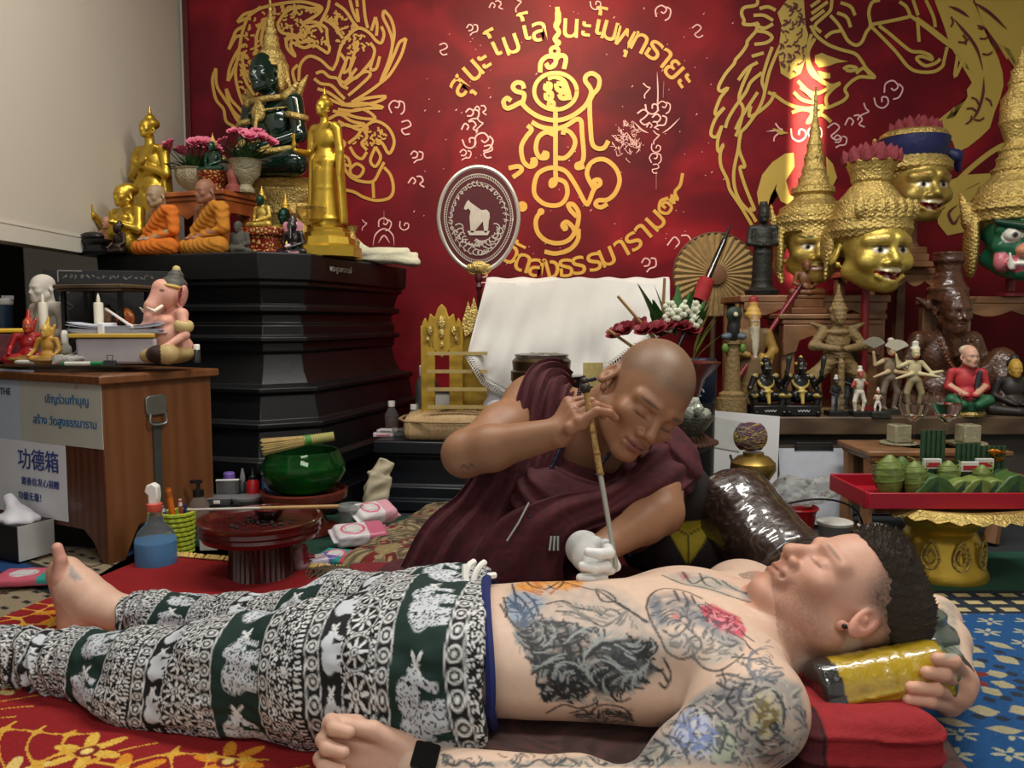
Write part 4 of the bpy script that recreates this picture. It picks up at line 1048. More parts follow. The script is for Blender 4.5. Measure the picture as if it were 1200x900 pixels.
# near arm: waves, lotus and fish
F_('830,800 870,790 905,782 942,800 952,860 935,900 700,900 760,856 800,822', '80868a', .55, .4, 40, seed=16, soft=8)
F_('792,838 812,825 835,840 845,870 830,890 800,885 780,870', '9fa9c4', .65, .4, 80, seed=17)
F_('826,850 850,842 868,868 860,895 835,895', 'a8b49a', .7, .4, 80, seed=18)
F_('884,812 905,808 920,835 912,862 890,872 876,850', 'c2b78e', .65, .4, 90, seed=19)
F_('888,868 915,860 922,890 900,900 886,895', '8a6a5c', .6, .5, 160, seed=20)
F_('820,812 860,800 890,815 880,845 850,838', '6c727a', .6, .5, 80, seed=21)
F_('500,886 560,892 640,888 713,882 780,868 800,900 500,900', '8d8f86', .55, .7, 170, seed=22, soft=3)
ink.line('''
790,850 800,832 814,828 818,850 806,872 790,868
806,840 822,830 836,846 832,872 816,884
826,836 842,838 850,860 842,884
812,858 830,862 848,858 862,868 858,888
780,862 796,868 808,884
860,806 852,822 862,836 850,848
872,802 866,820 876,836 868,852
884,806 880,824 890,842 880,862
884,812 900,806 916,822 918,848 904,866 888,868
906,846 911,850 907,856 902,851 906,846
888,866 900,876 920,870
886,878 902,886 920,880
840,800 856,808 874,802 890,806
830,812 846,820 862,816
766,866 780,876 770,890 750,892
720,884 734,892 750,884 762,892
690,886 704,896 720,890
520,892 532,897 544,892 556,898 568,894 580,899
600,892 616,898 632,890 648,897 664,889 680,896
840,792 856,790 874,796 892,794 910,802''', '23272b', .0018, .78)
SLV = '835,795 900,780 940,800 948,860 925,900 780,900 700,898 760,856 800,822'
ink.hatch(SLV, 150, '4c5258', 26, .0009, .45, 14, .045); ink.hatch(SLV, 80, 'b9b5a8', 18, .0009, .45, 15, .045); ink.hatch('792,838 835,840 845,870 800,885', 30, '6a78a8', 16, .001, .6, 16); ink.hatch('884,812 920,835 890,872', 30, '7a6a3c', 12, .001, .6, 17); ink.hatch('500,884 713,880 800,900 500,900', 70, '4a4d50', 16, .0009, .5, 18, .07); ink.hatch('860,770 900,745 930,800 880,800', 40, '6c7076', 18, .001, .5, 19)
# foot and far forearm
F_('78,655 92,668 100,680 88,684 78,676', '7d8488', .6, .5, 120)
F_('1098,700 1120,705 1130,770 1105,775', '7d8a80', .6, .5, 80)
S.build('body', M_SKIN, man, world=True, run=False)
# hair
S = SDF(.0035); S.M = HM; S.col = '30271f'; S.k = .006
S.ell((0, -.006, .055), (.0745, .104, .083)); S.ell((0, .045, .094), (.058, .055, .046), (-12, 0, 0), k=.02)
S.box((0, .13, .02), (.2, .07, .062), (8, 0, 0), k=.012, kind='sub'); S.box((0, .05, -.02), (.2, .12, .045), k=.02, kind='sub'); S.box((0, 0, -.10), (.2, .3, .06), k=.02, kind='sub')
S.disp(lambda p: .0014 * vnoise(p, 260, 5), (.3, 1, .1), (.8, 1.5, .5))
S.run(); hair = S.build('hair', mat('brown_hair', None, .75, 0, .35, 300, .6, 500), man, world=True, run=False)
random.seed(5); mb = MB(); Q = np.array(HM.to_3x3()); hv = (S.V - np.array(HO)) @ Q
for i in random.sample(range(len(S.V)), min(len(S.V), 3600)):
    l = hv[i]
    if l[2] < .05 and l[1] > -.06: continue
    nrm = Vector((l[0] / .07, l[1] / .1, (l[2] - .05) / .08)).normalized(); dr = (nrm * .32 + Vector((random.uniform(-.25, .25), -.15 + random.uniform(-.25, .3) + (.35 if l[1] > .04 else 0), .55 + random.uniform(-.2, .2)))).normalized(); L = random.uniform(.004, .009) * (1.5 if l[1] > .04 else .8)
    p = Vector(l) - nrm * .002; mb.tube([HM @ p, HM @ (p + dr * L * .6), HM @ (p + (dr + Vector((0, .2, 0))).normalized() * L)], [.0011, .0009, .0003], 3)
o = mb.build('hair_strands', mat('brown_hair_strand', '3b3026', .6, 0, .3), man, world=True); o['kind'] = 'stuff'
e = HM @ Vector((-.084, .028, -.024)); mb = MB().ell(e, (.004, .004, .004)); mb.build('ear_stud', M_BLACK, man, world=True)
# watch
a = (KN - WR).normalized(); wc = WR - a * .008; mb = MB(); x_, y_, z_ = frame(a)
mb.tube([wc + x_ * .032 * math.cos(t) + y_ * .032 * math.sin(t) for t in np.linspace(0, 6.283, 28, endpoint=False)], .0075, 6, closed=True); w_ = thing  # strap
wt = mb.build('watch_strap', M_BLACK, man, world=True)
cdir = (x_ * (x_.dot(Vector((0, -.6, .8)))) + y_ * (y_.dot(Vector((0, -.6, .8))))).normalized(); sd_ = a.cross(cdir)
MB().prism([(-.016, -.018), (.016, -.018), (.018, -.014), (.018, .014), (.016, .018), (-.016, .018), (-.018, .014), (-.018, -.014)], .011, wc + cdir * .034, sd_, -a if sd_.cross(-a).dot(cdir) > 0 else a).build('watch_case', mat('black_glass', '08090b', .12, 0, 0), man, world=True)
# pants
S = SDF(.0030); S.k = .05; S.col = 'e8e8e4'
S.ell((-.15, 1.325, .128), (.155, .178, .118)); S.cone((-.05, 1.245, .13), (-.05, 1.385, .135), .105, .105, .05)
S.chain([(-.10, 1.235, .118), (-.30, 1.295, .102), (-.48, 1.34, .080), (-.64, 1.375, .064), (-.80, 1.44, .052), (-1.04, 1.50, .050)], [.125, .112, .090, .070, .054, .052], .04); S.ell((-.52, 1.335, .035), (.20, .075, .045), (0, 0, -8))
S.chain([(-.12, 1.42, .125), (-.33, 1.52, .10), (-.55, 1.60, .058), (-.75, 1.675, .050), P(172, 725, 1.735)], [.112, .085, .060, .050, .050], .04)
S.ell(P(160, 724, 1.735), (.045, .055, .054), k=.02)
S.box((0, 1.3, -.09), (2, 1, .098), kind='sub', k=.01)
S.box((.075, 1.3, .1), (.115, .4, .4), kind='sub', k=.006)
def folds(p):
    d = .004 * vnoise(p * np.array([.5, 1, 1]), 42, 9) + .0022 * vnoise(p, 95, 10)
    return d + .008 * np.exp(-((p[:, 0] + .88) / .09) ** 2) * np.sin(p[:, 0] * 190 + p[:, 2] * 60) * .6 + .005 * np.exp(-((p[:, 0] + .33 + .6 * (p[:, 1] - 1.42)) / .035) ** 2)
S.disp(folds, (-1.3, 1, -.1), (.2, 2, .4)); S.run()
V = S.V
def axis_uv(V):
    best = np.full(len(V), 1e9); u = np.zeros(len(V)); v = np.zeros(len(V))
    for pts in ([(0, 1.27, .13), (-.50, 1.34, .08), (-.80, 1.44, .05), (-1.1, 1.52, .05)], [(0, 1.38, .13), (-.33, 1.52, .10), (-.95, 1.74, .06)]):
        L = 0
        for a, b in zip(pts[:-1], pts[1:]):
            a, b = np.array(a), np.array(b); ba = b - a; l = np.linalg.norm(ba); d = ba / l; t = (V - a) @ d; q = V - a - t[:, None] * d; dist = np.linalg.norm(V - a - np.clip(t, 0, l)[:, None] * d, axis=1)
            sx = np.cross(d, [0, 0, 1.]); sx /= np.linalg.norm(sx); ang = np.arctan2(q @ sx, q[:, 2]); m = dist < best
            u[m] = (L + t)[m]; v[m] = (ang * .115)[m]; best[m] = dist[m]; L += l
    return u, v
def el2(x, y):  # elephant silhouette, about 1 x .8 units
    e = lambda cx, cy, rx, ry: np.hypot((x - cx) / rx, (y - cy) / ry) - 1
    d = np.minimum(e(0, .02, .34, .26), e(.36, .12, .19, .2))
    for cx in (-.22, -.08, .14, .26): d = np.minimum(d, np.maximum(np.abs(x - cx) / .065 - 1, np.abs(y + .26) / .16 - 1))
    t = .50 + .08 * np.sin((y + .1) * 5); d = np.minimum(d, np.maximum(np.abs(x - t) / .055 - 1, np.abs(y + .10) / .25 - 1)); return d, e(.28, .14, .10, .16)
def pants(u, v):
    n = len(u); C = flat(n, '0d0f10'); W_ = 'd6d8d8'; uu = u % .37
    b = lambda a, c: ((uu >= a) & (uu < c)).astype(float)
    t1 = np.sin(u * 560 + 2 * np.sin(v * 230)) * np.sin(v * 480 + 2 * np.sin(u * 300)); t2 = vnoise(np.stack([u, v], 1), 520, 31)
    C = mixc(C, b(.01, .06) * np.clip((t1 + .5 * t2 - .05) * 5, 0, 1), W_)
    for a in (.06, .20, .335):
        x, y = tile(v, uu - a, .028, .03); q = np.hypot(x, y); C = mixc(C, b(a, a + .03) * np.maximum(sm(np.abs(q - .0095) - .0016), sm(q - .004)), W_)
        for ln in (a + .002, a + .028): C = mixc(C, sm(np.abs(uu - ln) - .0012), W_)
    g = b(.09, .20); C = mixc(C, g, '0c2a24'); x, y = tile(v, np.zeros(n), .165, 1.); x = ((v / .165 + .5 * np.floor(u / .37)) % 1 - .5) * .165; y = uu - .145
    d, ear_ = el2(x / .125, y / .125); inn = np.clip(.55 + .9 * vnoise(np.stack([u, v], 1), 330, 33), 0, 1)
    m = g * np.clip(.5 - d * 18, 0, 1); C = mixc(C, m, 'c4cad0'); C = mixc(C, m * (np.abs(vnoise(np.stack([u, v], 1), 300, 34)) < .12), '26292c'); C = mixc(C, g * np.clip(1 - np.abs(ear_) * 14, 0, 1), '1a1c1e'); C = mixc(C, m * np.clip(1 - np.abs(d + .06) * 30, 0, 1), '2a2d30')
    xx = np.abs(x) - .0825; f, h = flower(xx, y * 1., .022, 5); C = mixc(C, g * sm(f) * (1 - m), W_)
    x, y = tile(v, uu - .235, .058, .058); f, h = flower(x, y, .024, 8, .3); k = b(.235, .293); C = mixc(C, k * sm(f), W_); C = mixc(C, k * sm(np.abs(h) - .0012), '101214'); C = mixc(C, k * sm(np.hypot(x, y) - .003), '101214')
    C = mixc(C, k * sm(np.abs(np.hypot(x, y) - .027) - .001), W_); C = mixc(C, k * (1 - sm(np.hypot(x, y) - .028)) * np.clip((t1 - .0) * 5, 0, 1), W_)
    k = b(.293, .335); x, y = tile(v, uu - .293, .10, .042); d, e_ = el2(x / .075, y / .055); C = mixc(C, k * np.clip(.5 - d * 10, 0, 1), 'c4cad0'); f, h = flower(np.abs(x) - .05, y, .012, 5); C = mixc(C, k * sm(f), W_)
    C = mixc(C, b(.0, .01) * (np.sin(v * 700) > 0), W_); C = mixc(C, b(.23, .235) * (np.sin(v * 600) > 0), W_)
    return C
u, v = axis_uv(V); u = u - .03 + .006 * vnoise(V, 25, 7); v = v + .008 * vnoise(V, 20, 8)
S.C = pants((u + .04) / .84, v / .84)
S.build('pants', mat('printed_cotton', None, .8, 0, .03, 200, .1, 600), man, world=True, run=False)
mb = MB(); mb.tube([(-.043 + .012 * math.cos(t) ** 2 + .02 * (math.sin(t) < -.3) * (-.3 - math.sin(t)), 1.313 + .168 * math.cos(t), .138 + .107 * math.sin(t)) for t in np.linspace(0, 6.283, 60, endpoint=False)], .0085, 6, closed=True)
mb.build('waistband', mat('navy_elastic', '17225c', .8, 0, .1), man, world=True)
mb = MB(); dc = P(553, 690, 1.36)
for pts in (((552, 694), (546, 678), (549, 664), (556, 658)), ((554, 694), (556, 676), (562, 664), (568, 659)), ((556, 694), (562, 686), (570, 676), (580, 674)), ((548, 690), (545, 676), (545, 662))):
    mb.tube([P(x, y, 1.318 + .013 * k) for k, (x, y) in enumerate(pts)], .0055, 7, 5)
mb.build('drawstring', mat('white_cord', 'e6e4dc', .8, 0, .03), man, world=True)
# ---------------------------------------------------------------- the robed person
monk = thing('person', 'shaven-headed person in maroon robes sitting bent forward guiding a long needle rod', 'person', (.05, 1.8, 0))
MK = '936a4e'
hc = P(749, 461, 1.60)
f0 = Vector((.13, -.90, -.42)); u0 = Vector((.53, 0, .85)); f0.normalize(); u0 = (u0 - f0 * u0.dot(f0)).normalized(); r0 = f0.cross(u0)
MH = fr_mat(hc, r0, f0, u0)
S = SDF(.0028); S.k = .03; S.col = MK
head(S, MH, .98, '94694d', eyes='closed', lips='7a4a42', brow='573f30', wide=1.02, nose=1.1)
CH = Vector((.06, 1.78, .30)); NB = P(672, 505, 1.74)
S.cone(NB, hc - u0 * .03 - f0 * .02, .058, .056, .03)
S.ell((.07, 1.80, .33), (.155, .11, .16), (18, 0, 0), .05); S.ell((.05, 1.86, .14), (.16, .13, .14), k=.05)
RS, LS = P(628, 478, 1.76), P(775, 545, 1.74)
S.cone(RS, NB, .062, .06, .04); S.cone(LS, NB, .06, .06, .04); S.cone(RS, LS, .062, .062, .05)
RE, RW = P(545, 532, 1.56), P(655, 507, 1.47)
S.chain([RS, RS.lerp(RE, .5), RE], [.057, .050, .042], .03); S.chain([RE, RE.lerp(RW, .3), RW], [.043, .042, .027], .02)
RK = P(672, 482, 1.455)
tips = hand(S, RW, RK, (.55, -.45, .75), (.75, .35, -.3), [(28, 50, 30), (38, 50, 30), (46, 55, 35), (55, 60, 40)], '96694e', r=.0085, sc=.98, thumb=[P(668, 502, 1.43), P(682, 497, 1.43), P(690, 488, 1.435)])
LE, LW = P(775, 600, 1.60), P(706, 642, 1.47)
S.chain([LS, LE], [.052, .042], .03); S.chain([LE, LE.lerp(LW, .3), LW], [.043, .040, .028], .02)
S.run(); V = S.V
hl = (V - np.array(hc)) @ np.array(MH.to_3x3()); ish = np.linalg.norm(hl, axis=1) < .17
sh_ = ish * np.clip((hl[:, 2] - .045 + .5 * np.clip(.06 - hl[:, 1], -.02, .12)) / .02 * 1.0, 0, 1) * (np.abs(hl[:, 0]) < .079) * np.clip((hl[:, 2] + .01) / .02, 0, 1)
S.C[:] = S.C * (1 - .55 * np.clip(sh_, 0, 1)[:, None]) + np.array(hexc('5d5242')) * .55 * np.clip(sh_, 0, 1)[:, None]
ink2 = Ink(S); ink2.line('540,549 544,545 548,549 552,544 556,548\n678,626 684,622 690,628 698,626', '3a2c26', .0013, .6)
S.build('body', mat('tan_skin', None, .42, 0, .05, 60, .12, 700, sss=.1), monk, world=True, run=False)
# gloved hand
S = SDF(.0025); S.k = .006; S.col = 'd8dad8'
LK = P(694, 655, 1.42)
S.cone(P(684, 643, 1.475), P(688, 650, 1.44), .034, .030, .01); hand(S, P(688, 648, 1.45), P(704, 660, 1.415), (.3, -.2, .9), (.2, -.9, -.3), [(30, 50, 30)] * 4, 'd8dad8', r=.0098, sc=1.02, thumb=[P(690, 662, 1.40), P(704, 668, 1.395), P(716, 668, 1.395)])
S.chain([P(706, 652, 1.41), P(716, 654, 1.40), P(722, 664, 1.40)], [.011, .010, .009], .004)
S.run(); S.build('latex_glove', mat('white_latex', 'dcdedb', .5, 0, .04, 40, .1, 200), monk, world=True, run=False)
# robes
ROBE = ramp_mat('maroon_cotton', 'noise', [(.3, '3a0f17'), (.55, '4a141e'), (.75, '571a25')], .85, tex_scale=14, bump=.15)
S = SDF(.0035); S.k = .04
S.ell((.075, 1.79, .30), (.172, .128, .165), (18, 0, 0)); S.ell((.05, 1.85, .13), (.19, .16, .15)); S.cone(LS + Vector((.0, 0, .0)), P(740, 600, 1.66), .082, .078, .05); S.cone(LS, P(730, 500, 1.76), .066, .05, .04)
S.ell((-.16, 1.74, .075), (.20, .16, .08), (0, 0, 15)); S.ell((.20, 1.68, .075), (.16, .14, .08)); S.ell((.05, 1.66, .07), (.25, .15, .075))
S.cone(P(640, 585, 1.62), P(705, 605, 1.60), .07, .05, .04)
# open neckline, neck and arm holes
S.ell(P(688, 498, 1.62), (.075, .13, .085), (0, 25, 0), kind='sub', k=.015); S.ell(P(690, 540, 1.60), (.05, .10, .035), (0, 20, 0), kind='sub', k=.015)
S.ell(P(745, 638, 1.50), (.06, .10, .035), (0, 30, 0), kind='sub', k=.01); S.ell(P(565, 520, 1.6), (.10, .16, .10), kind='sub', k=.01)
S.disp(lambda p: .004 * np.sin(p[:, 0] * 75 + p[:, 2] * 95 + 6 * vnoise(p, 9, 4)) + .005 * vnoise(p, 30, 3), (-.5, 1.3, -.1), (.6, 2.2, .6))
S.build('robe', ROBE, monk, world=True)
# pleated sash over the right shoulder
def pleat(path, wid, name, nr=(0, -1, .2), n=9, amp=.007, thick=.02):
    mb = MB(); q = crom([tuple(p) + (w_,) for p, w_ in zip(path, wid)], 8)
    def fn(a, b):
        i = min(len(q) - 1, int(round(b * (len(q) - 1)))); p = Vector(q[i][:3]); wd = q[i][3]; d = Vector(q[min(i + 1, len(q) - 1)][:3]) - Vector(q[max(i - 1, 0)][:3]); d.normalize(); nn = Vector(nr); nn = (nn - d * nn.dot(d)).normalized(); t = d.cross(nn)
        ang = a * 2 * math.pi; e = amp * math.cos(n * ang + 2.2 * math.sin(6 * b)) ; return p + t * math.cos(ang) * (wd / 2) + nn * (math.sin(ang) * (thick + e) + e * .5)
    mb.grid(fn, 72, len(q), wrap=True); N = len(q); mb.f += [tuple(i * N for i in range(72))[::-1], tuple(i * N + N - 1 for i in range(72))]
    return mb.build(name, ROBE, monk, world=True)
pleat([P(660, 452, 1.86), P(648, 448, 1.76), P(640, 462, 1.69), P(628, 510, 1.66), P(606, 560, 1.63), P(580, 610, 1.62), P(555, 650, 1.60), P(540, 690, 1.60)], [.10, .115, .115, .13, .16, .19, .24, .26], 'shoulder_sash', thick=.024, n=13, amp=.006)
pleat([P(800, 530, 1.72), P(770, 560, 1.62), P(720, 590, 1.57), P(660, 606, 1.55), P(620, 640, 1.56), P(600, 690, 1.56)], [.12, .10, .07, .09, .16, .2], 'robe_front_fold', thick=.016, amp=.004, n=6)
# waist pouch keys, bead necklace
mb = MB()
for k in range(3): mb.cyl(P(646 + 4 * k, 628, 1.525), P(644 + 5 * k, 645, 1.52), .0032)
mb.build('pocket_clip', mat('bright_steel', 'b9bbb8', .25, .9, .05), monk, world=True)
def beads(name, pts, Y, r, n, m, par):
    q = crom(pts, 12); d = np.concatenate([[0], np.cumsum([np.hypot(*(np.array(a) - np.array(b))[:2]) for a, b in zip(q[1:], q[:-1])])]); t = np.linspace(0, d[-1], n); mb = MB()
    for k in t: mb.ell(P(np.interp(k, d, [p[0] for p in q]), np.interp(k, d, [p[1] for p in q]), np.interp(k, d, [p[2] for p in q])), r, n=8)
    o = mb.build(name, m, par, world=True); o['kind'] = 'stuff'; return o
M_BEAD = mat('blue_black_bead', '0f1330', .2, 0, .1)
beads('necklace_beads', [(697, 444, 1.70), (682, 450, 1.66), (676, 475, 1.62), (664, 510, 1.615), (648, 545, 1.605), (632, 580, 1.585), (620, 605, 1.555)], 0, .0045, 62, M_BEAD, monk)
beads('necklace_beads', [(722, 520, 1.60), (712, 535, 1.60), (704, 545, 1.60), (698, 556, 1.60)], 0, .0045, 14, M_BEAD, monk)
MB().tube([P(622, 585, 1.56), P(608, 612, 1.54), P(594, 634, 1.53)], .002, 6).build('hanging_cord', mat('grey_cord', '9b9996', .7), monk, world=True)
# the needle rod
rod = thing('needle_rod', 'long bamboo and steel needle rod held upright in the robed person\'s fingers', 'rod', P(722, 668, 1.385))
a, b = P(686, 455, 1.445), P(723, 669, 1.385)
L_ = lambda t: a.lerp(b, t)
MB().cyl(L_(.02), L_(.48), .0052, .0062, 10).build('bamboo_handle', ramp_mat('bamboo', 'noise', [(.4, '8a6a38'), (.6, 'b08a50')], .4, tex_scale=60), rod, world=True)
MB().cyl(L_(.48), L_(.98), .0050, .0042, 10).cyl(L_(.98), L_(1.0), .002, .0006, 6).build('needle_tube', mat('grey_steel', 'a9a89c', .35, .4, .05), rod, world=True)
MB().ell(L_(.0), (.010, .010, .011)).ell(L_(-.04), .0075).cyl(L_(-.07), L_(.03), .004).build('rod_knob', mat('dark_wood_knob', '2e241c', .4), rod, world=True)
mb = MB()
for t in (.12, .24, .36, .47): mb.cyl(L_(t), L_(t + .012), .0072, None, 10)
mb.build('bamboo_node', mat('bamboo_ring', '7a5a30', .5), rod, world=True)
# ================================================================ STATUES
def PX(x, Y, y=400): return P(x, y, Y).x
def PZ(y, Y): return P(600, y, Y).z
def fM(rz=0, s=1., o=(0, 0, 0)):   # figure frame: adult metres, facing -Y
    return Matrix.Translation(o) @ Matrix.Rotation(R(rz), 4, 'Z') @ Matrix.Scale(s, 4)
FACE = lambda z, y=0, pitch=0, yaw=0: Matrix.Translation((0, y, z)) @ Matrix.Rotation(R(yaw), 4, 'Z') @ Matrix.Rotation(R(pitch), 4, 'X') @ fr_mat((0, 0, 0), (-1, 0, 0), (0, -1, 0), (0, 0, 1))
def nS(h, s, col, k=.03, M=None):
    S = SDF(h); S.M = (M if M is not None else Matrix()) @ Matrix.Scale(s, 4); S.sc = s; S.k = k; S.col = col; return S
def seated_body(S, arms='lap', fat=1., legs=True, chest=1.):
    S.ell((0, .0, .16), (.17 * fat, .14 * fat, .15)); S.ell((0, .01, .38), (.165 * chest, .115 * (1 + (fat - 1) * .4), .17)); S.cone((-.17 * chest, .01, .50), (.17 * chest, .01, .50), .062, .062); S.cone((0, .01, .52), (0, -.005, .64), .062, .055)
    if legs:
        for x in (-1, 1): S.chain([(x * .10, 0, .10), (x * .34, -.13, .078), (x * -.02, -.27, .062)], [.10, .080, .055], .03)
    A = {'lap': [[(.21, .0, .5), (.265, -.01, .28), (.05, -.22, .17)]] * 2, 'earth': [[(.21, 0, .5), (.275, -.02, .30), (.25, -.24, .17)], [(.21, 0, .5), (.265, -.01, .28), (.03, -.23, .165)]],
         'up': [[(.21, 0, .5), (.30, -.06, .30), (.26, -.24, .46)], [(.21, 0, .5), (.29, -.06, .28), (.10, -.24, .36)]], 'knees': [[(.21, 0, .5), (.30, -.02, .29), (.29, -.20, .18)]] * 2}[arms]
    for (sg, a) in zip((-1, 1), A):
        S.chain([(sg * p[0], p[1], p[2]) for p in a], [.058, .046, .034], .02)
        hx = a[2]; S.ell((sg * hx[0], hx[1] - .02, hx[2]), (.040, .045, .022) if arms != 'up' or sg > 0 else (.035, .018, .055), k=.02)
        if arms == 'up':
            for f in (-.024, -.008, .008, .024): S.cone((sg * hx[0] + f, hx[1] - .025, hx[2] + .03), (sg * hx[0] + f * 1.3, hx[1] - .03, hx[2] + .115), .0095, .008, .006)
def base_lathe(name, prof, m, par, n=28, sq=None):
    mb = MB(); mb.lathe(prof, n)
    if sq: mb.v = [(x * sq[0], y * sq[1], z) for x, y, z in mb.v]
    return mb.build(name, m, par)
GOLD = 'd0a52a'; GD = '8a6a1c'
RZA = -30
# standing gold statue with crossed hands
def standing_buddha(name, label, loc, H, rz, arms):
    t = thing(name, label, 'statue', loc, rz); s = H / 1.98; S = nS(.0045, s, GOLD)
    S.lathe([(.20, .0), (.22, .12), (.17, .55), (.165, .8)], k=.04); S.ell((0, 0, .95), (.19, .125, .2)); S.ell((0, 0, 1.25), (.19, .125, .2)); S.cone((-.19, 0, 1.40), (.19, 0, 1.40), .068); S.cone((0, 0, 1.42), (0, -.01, 1.56), .065, .055)
    for x in (-1, 1): S.cone((x * .085, -.05, .9), (x * .085, -.05, .1), .095, .08, .04); S.box((x * .27, .02, .62), (.03, .07, .58), (0, x * -4, 0), .02, .05); S.cone((x * .08, -.02, .05), (x * .08, -.16, .03), .05, .045, .03)
    S.box((0, -.150, .45), (.035, .012, .40), None, .01, .02); S.tor((0, 0, .93), .165, .014, sq=(1.05, .8, 1)); S.cone((.21, .02, 1.2), (.30, .03, .15), .03, .05, .03); S.cone((-.21, .02, 1.1), (-.30, .03, .15), .03, .05, .03)
    if arms == 'cross':
        for x in (-1, 1): S.chain([(x * .23, 0, 1.36), (x * .29, -.03, 1.08), (x * -.06, -.19, 1.22)], [.065, .055, .038], .02); S.ell((x * -.09, -.19, 1.25), (.06, .025, .04), k=.02)
        S.cone((.16, -.08, 1.42), (-.20, -.10, .92), .028, .03, .02)
    else:
        S.chain([(.23, 0, 1.36), (.28, .0, 1.05), (.27, -.02, .74)], [.062, .052, .036], .02); S.ell((.27, -.02, .66), (.024, .035, .09), k=.02)
        S.chain([(-.23, 0, 1.36), (-.28, .0, 1.06), (-.27, -.30, 1.06)], [.062, .052, .036], .02); S.ell((-.27, -.33, 1.14), (.042, .018, .06), k=.02)
        for f in (-.03, -.01, .01, .03): S.cone((-.27 + f, -.335, 1.18), (-.27 + f, -.34, 1.28), .0105, .009, .006)
        S.cone((.16, -.08, 1.44), (-.18, -.10, 1.05), .02, .022, .02)
    head(S, FACE(1.66, -.01), 1.05, GOLD, eyes=None, lips=None, k=.02, earlen=1.9); S.ell((0, .01, 1.80), (.06, .065, .05)); S.cone((0, .01, 1.83), (0, .01, 1.98), .028, .006, .02)
    S.ell((0, .03, 1.735), (.095, .105, .075), col=GD, k=.01)
    S.build('figure', M_GOLD, t); return t
standing_buddha('standing_buddha_statue', 'polished gold standing statue with hands crossed on chest, beside white wall', (PX(184, 3.28), 3.28, ZA), .62, -24, 'cross')
YB2 = 3.06; zb2 = PZ(268, YB2)
t = standing_buddha('standing_buddha_statue', 'tall gold standing statue raising one hand at right end of altar', (PX(385, YB2), YB2, zb2), PZ(100, YB2) - zb2, -30, 'raise')
t = thing('gold_plinth', 'stepped gold base under the gold statue with one raised hand', 'base', (PX(386, YB2), YB2, ZA), -30)
base_lathe('base_block', [(.125, 0), (.125, .035), (.105, .045), (.10, .07), (.085, .075), (.085, .09), (.075, .095), (.075, zb2 - ZA)], M_GOLD, t, 8)
# pot-bellied gold statue
t = thing('seated_fat_buddha_statue', 'gold pot-bellied seated statue raising one open hand on the altar', 'statue', (PX(151, 3.03), 3.06, ZA), -32)
S = nS(.004, .335, GOLD); seated_body(S, 'up', 1.45, chest=1.15); S.ell((0, -.08, .26), (.19, .16, .16)); head(S, FACE(.67, -.02, 4), 1.05, GOLD, eyes=None, lips='7a5a10', k=.02, earlen=1.7, wide=1.12); S.ell((0, .02, .75), (.10, .11, .075), col=GD, k=.01)
for x in (-1, 1): S.ell((x * .08, -.10, .42), (.07, .05, .05), k=.03)
S.build('figure', M_GOLD, t)
# two life-like monk statues
def monk_statue(name, label, x, Y, H, rz, skin, robe, thin=False):
    t = thing(name, label, 'statue', (PX(x, Y), Y, ZA), rz); s = H / .82; h = .0036
    S = nS(h, s, skin); seated_body(S, 'lap', .95 if thin else 1.1, chest=.9 if thin else 1.05); head(S, FACE(.68, -.03, 6), 1.12, skin, eyes='closed', lips='8a5a4c', brow='5a4238', k=.018, earlen=1.2); S.build('body', mat('wax_skin', None, .5, 0, .08, 60), t)
    S = nS(h, s, robe, .03); seated_body(S, 'lap', 1.12 if thin else 1.25, chest=1.12)
    for x_ in (-1, 1): S.cone((x_ * .34, -.12, .085), (x_ * .05, -.27, .075), .095, .08, .03)
    S.cone((.17, -.06, .52), (-.14, -.13, .22), .06, .07, .03); S.cone((.2, .01, .5), (.27, -.02, .28), .075, .06)
    S.ell((0, -.03, .72), (.2, .2, .17), kind='sub', k=.02); S.ell((-.24, -.06, .44), (.13, .2, .2), kind='sub', k=.02); S.ell((0, -.27, .20), (.12, .07, .045), kind='sub', k=.02); S.ell((-.2, -.14, .24), (.1, .1, .09), kind='sub', k=.02)
    S.disp(lambda p: .0013 * np.sin(p[:, 0] * 260 + p[:, 2] * 200 + 5 * vnoise(p, 30, 2)), (-1, -1, -.1), (1, 1, 1))
    S.build('robe', mat('robe_cloth_' + robe, robe, .85, 0, .15, 40, .2, 200), t); return t
monk_statue('monk_statue', 'seated monk statue in bright orange robe, second from left on altar front', 194, 2.99, .255, -34, '9c8465', 'c86a18')
monk_statue('monk_statue', 'thin seated monk statue in dull ochre robe before small orange table', 251, 2.99, .275, -38, '8c5f48', 'b4741e', True)
# small figures at the altar's left end and middle
def small_seated(name, label, cat, loc, H, rz, m, cols, arms='lap', h=.0036, hat=None, eyes=None, fat=1., group=None, earlen=1.):
    t = thing(name, label, cat, loc, rz, group); s = H / .84; S = nS(h, s, cols[0]); seated_body(S, arms, fat); head(S, FACE(.68, -.02, 4), 1.15, cols[1], eyes=eyes, lips=None, k=.02, earlen=earlen)
    if hat == 'bun': S.ell((0, .01, .84), (.06, .06, .05), col=cols[2]); S.ell((0, .03, .76), (.095, .1, .07), col=cols[2], k=.01)
    if hat == 'spire': S.ell((0, .03, .75), (.095, .10, .07), col=cols[2], k=.01); S.lathe([(.07, .8), (.05, .86), (.055, .88), (.03, .93), (.008, 1.08)], col=cols[2])
    if hat == 'shawl': S.ell((0, 0, .33), (.22, .16, .26), col=cols[2], k=.02); S.ell((0, -.2, .13), (.34, .14, .09), col=cols[2])
    S.build('figure', m, t); return t
small_seated('monk_figurine', 'tiny brown monk figurine half hidden left of the pot-bellied gold statue', 'figurine', (PX(127, 2.98), 3.02, ZA), .15, -20, M_VC, ('a4705a', 'a8765f'))
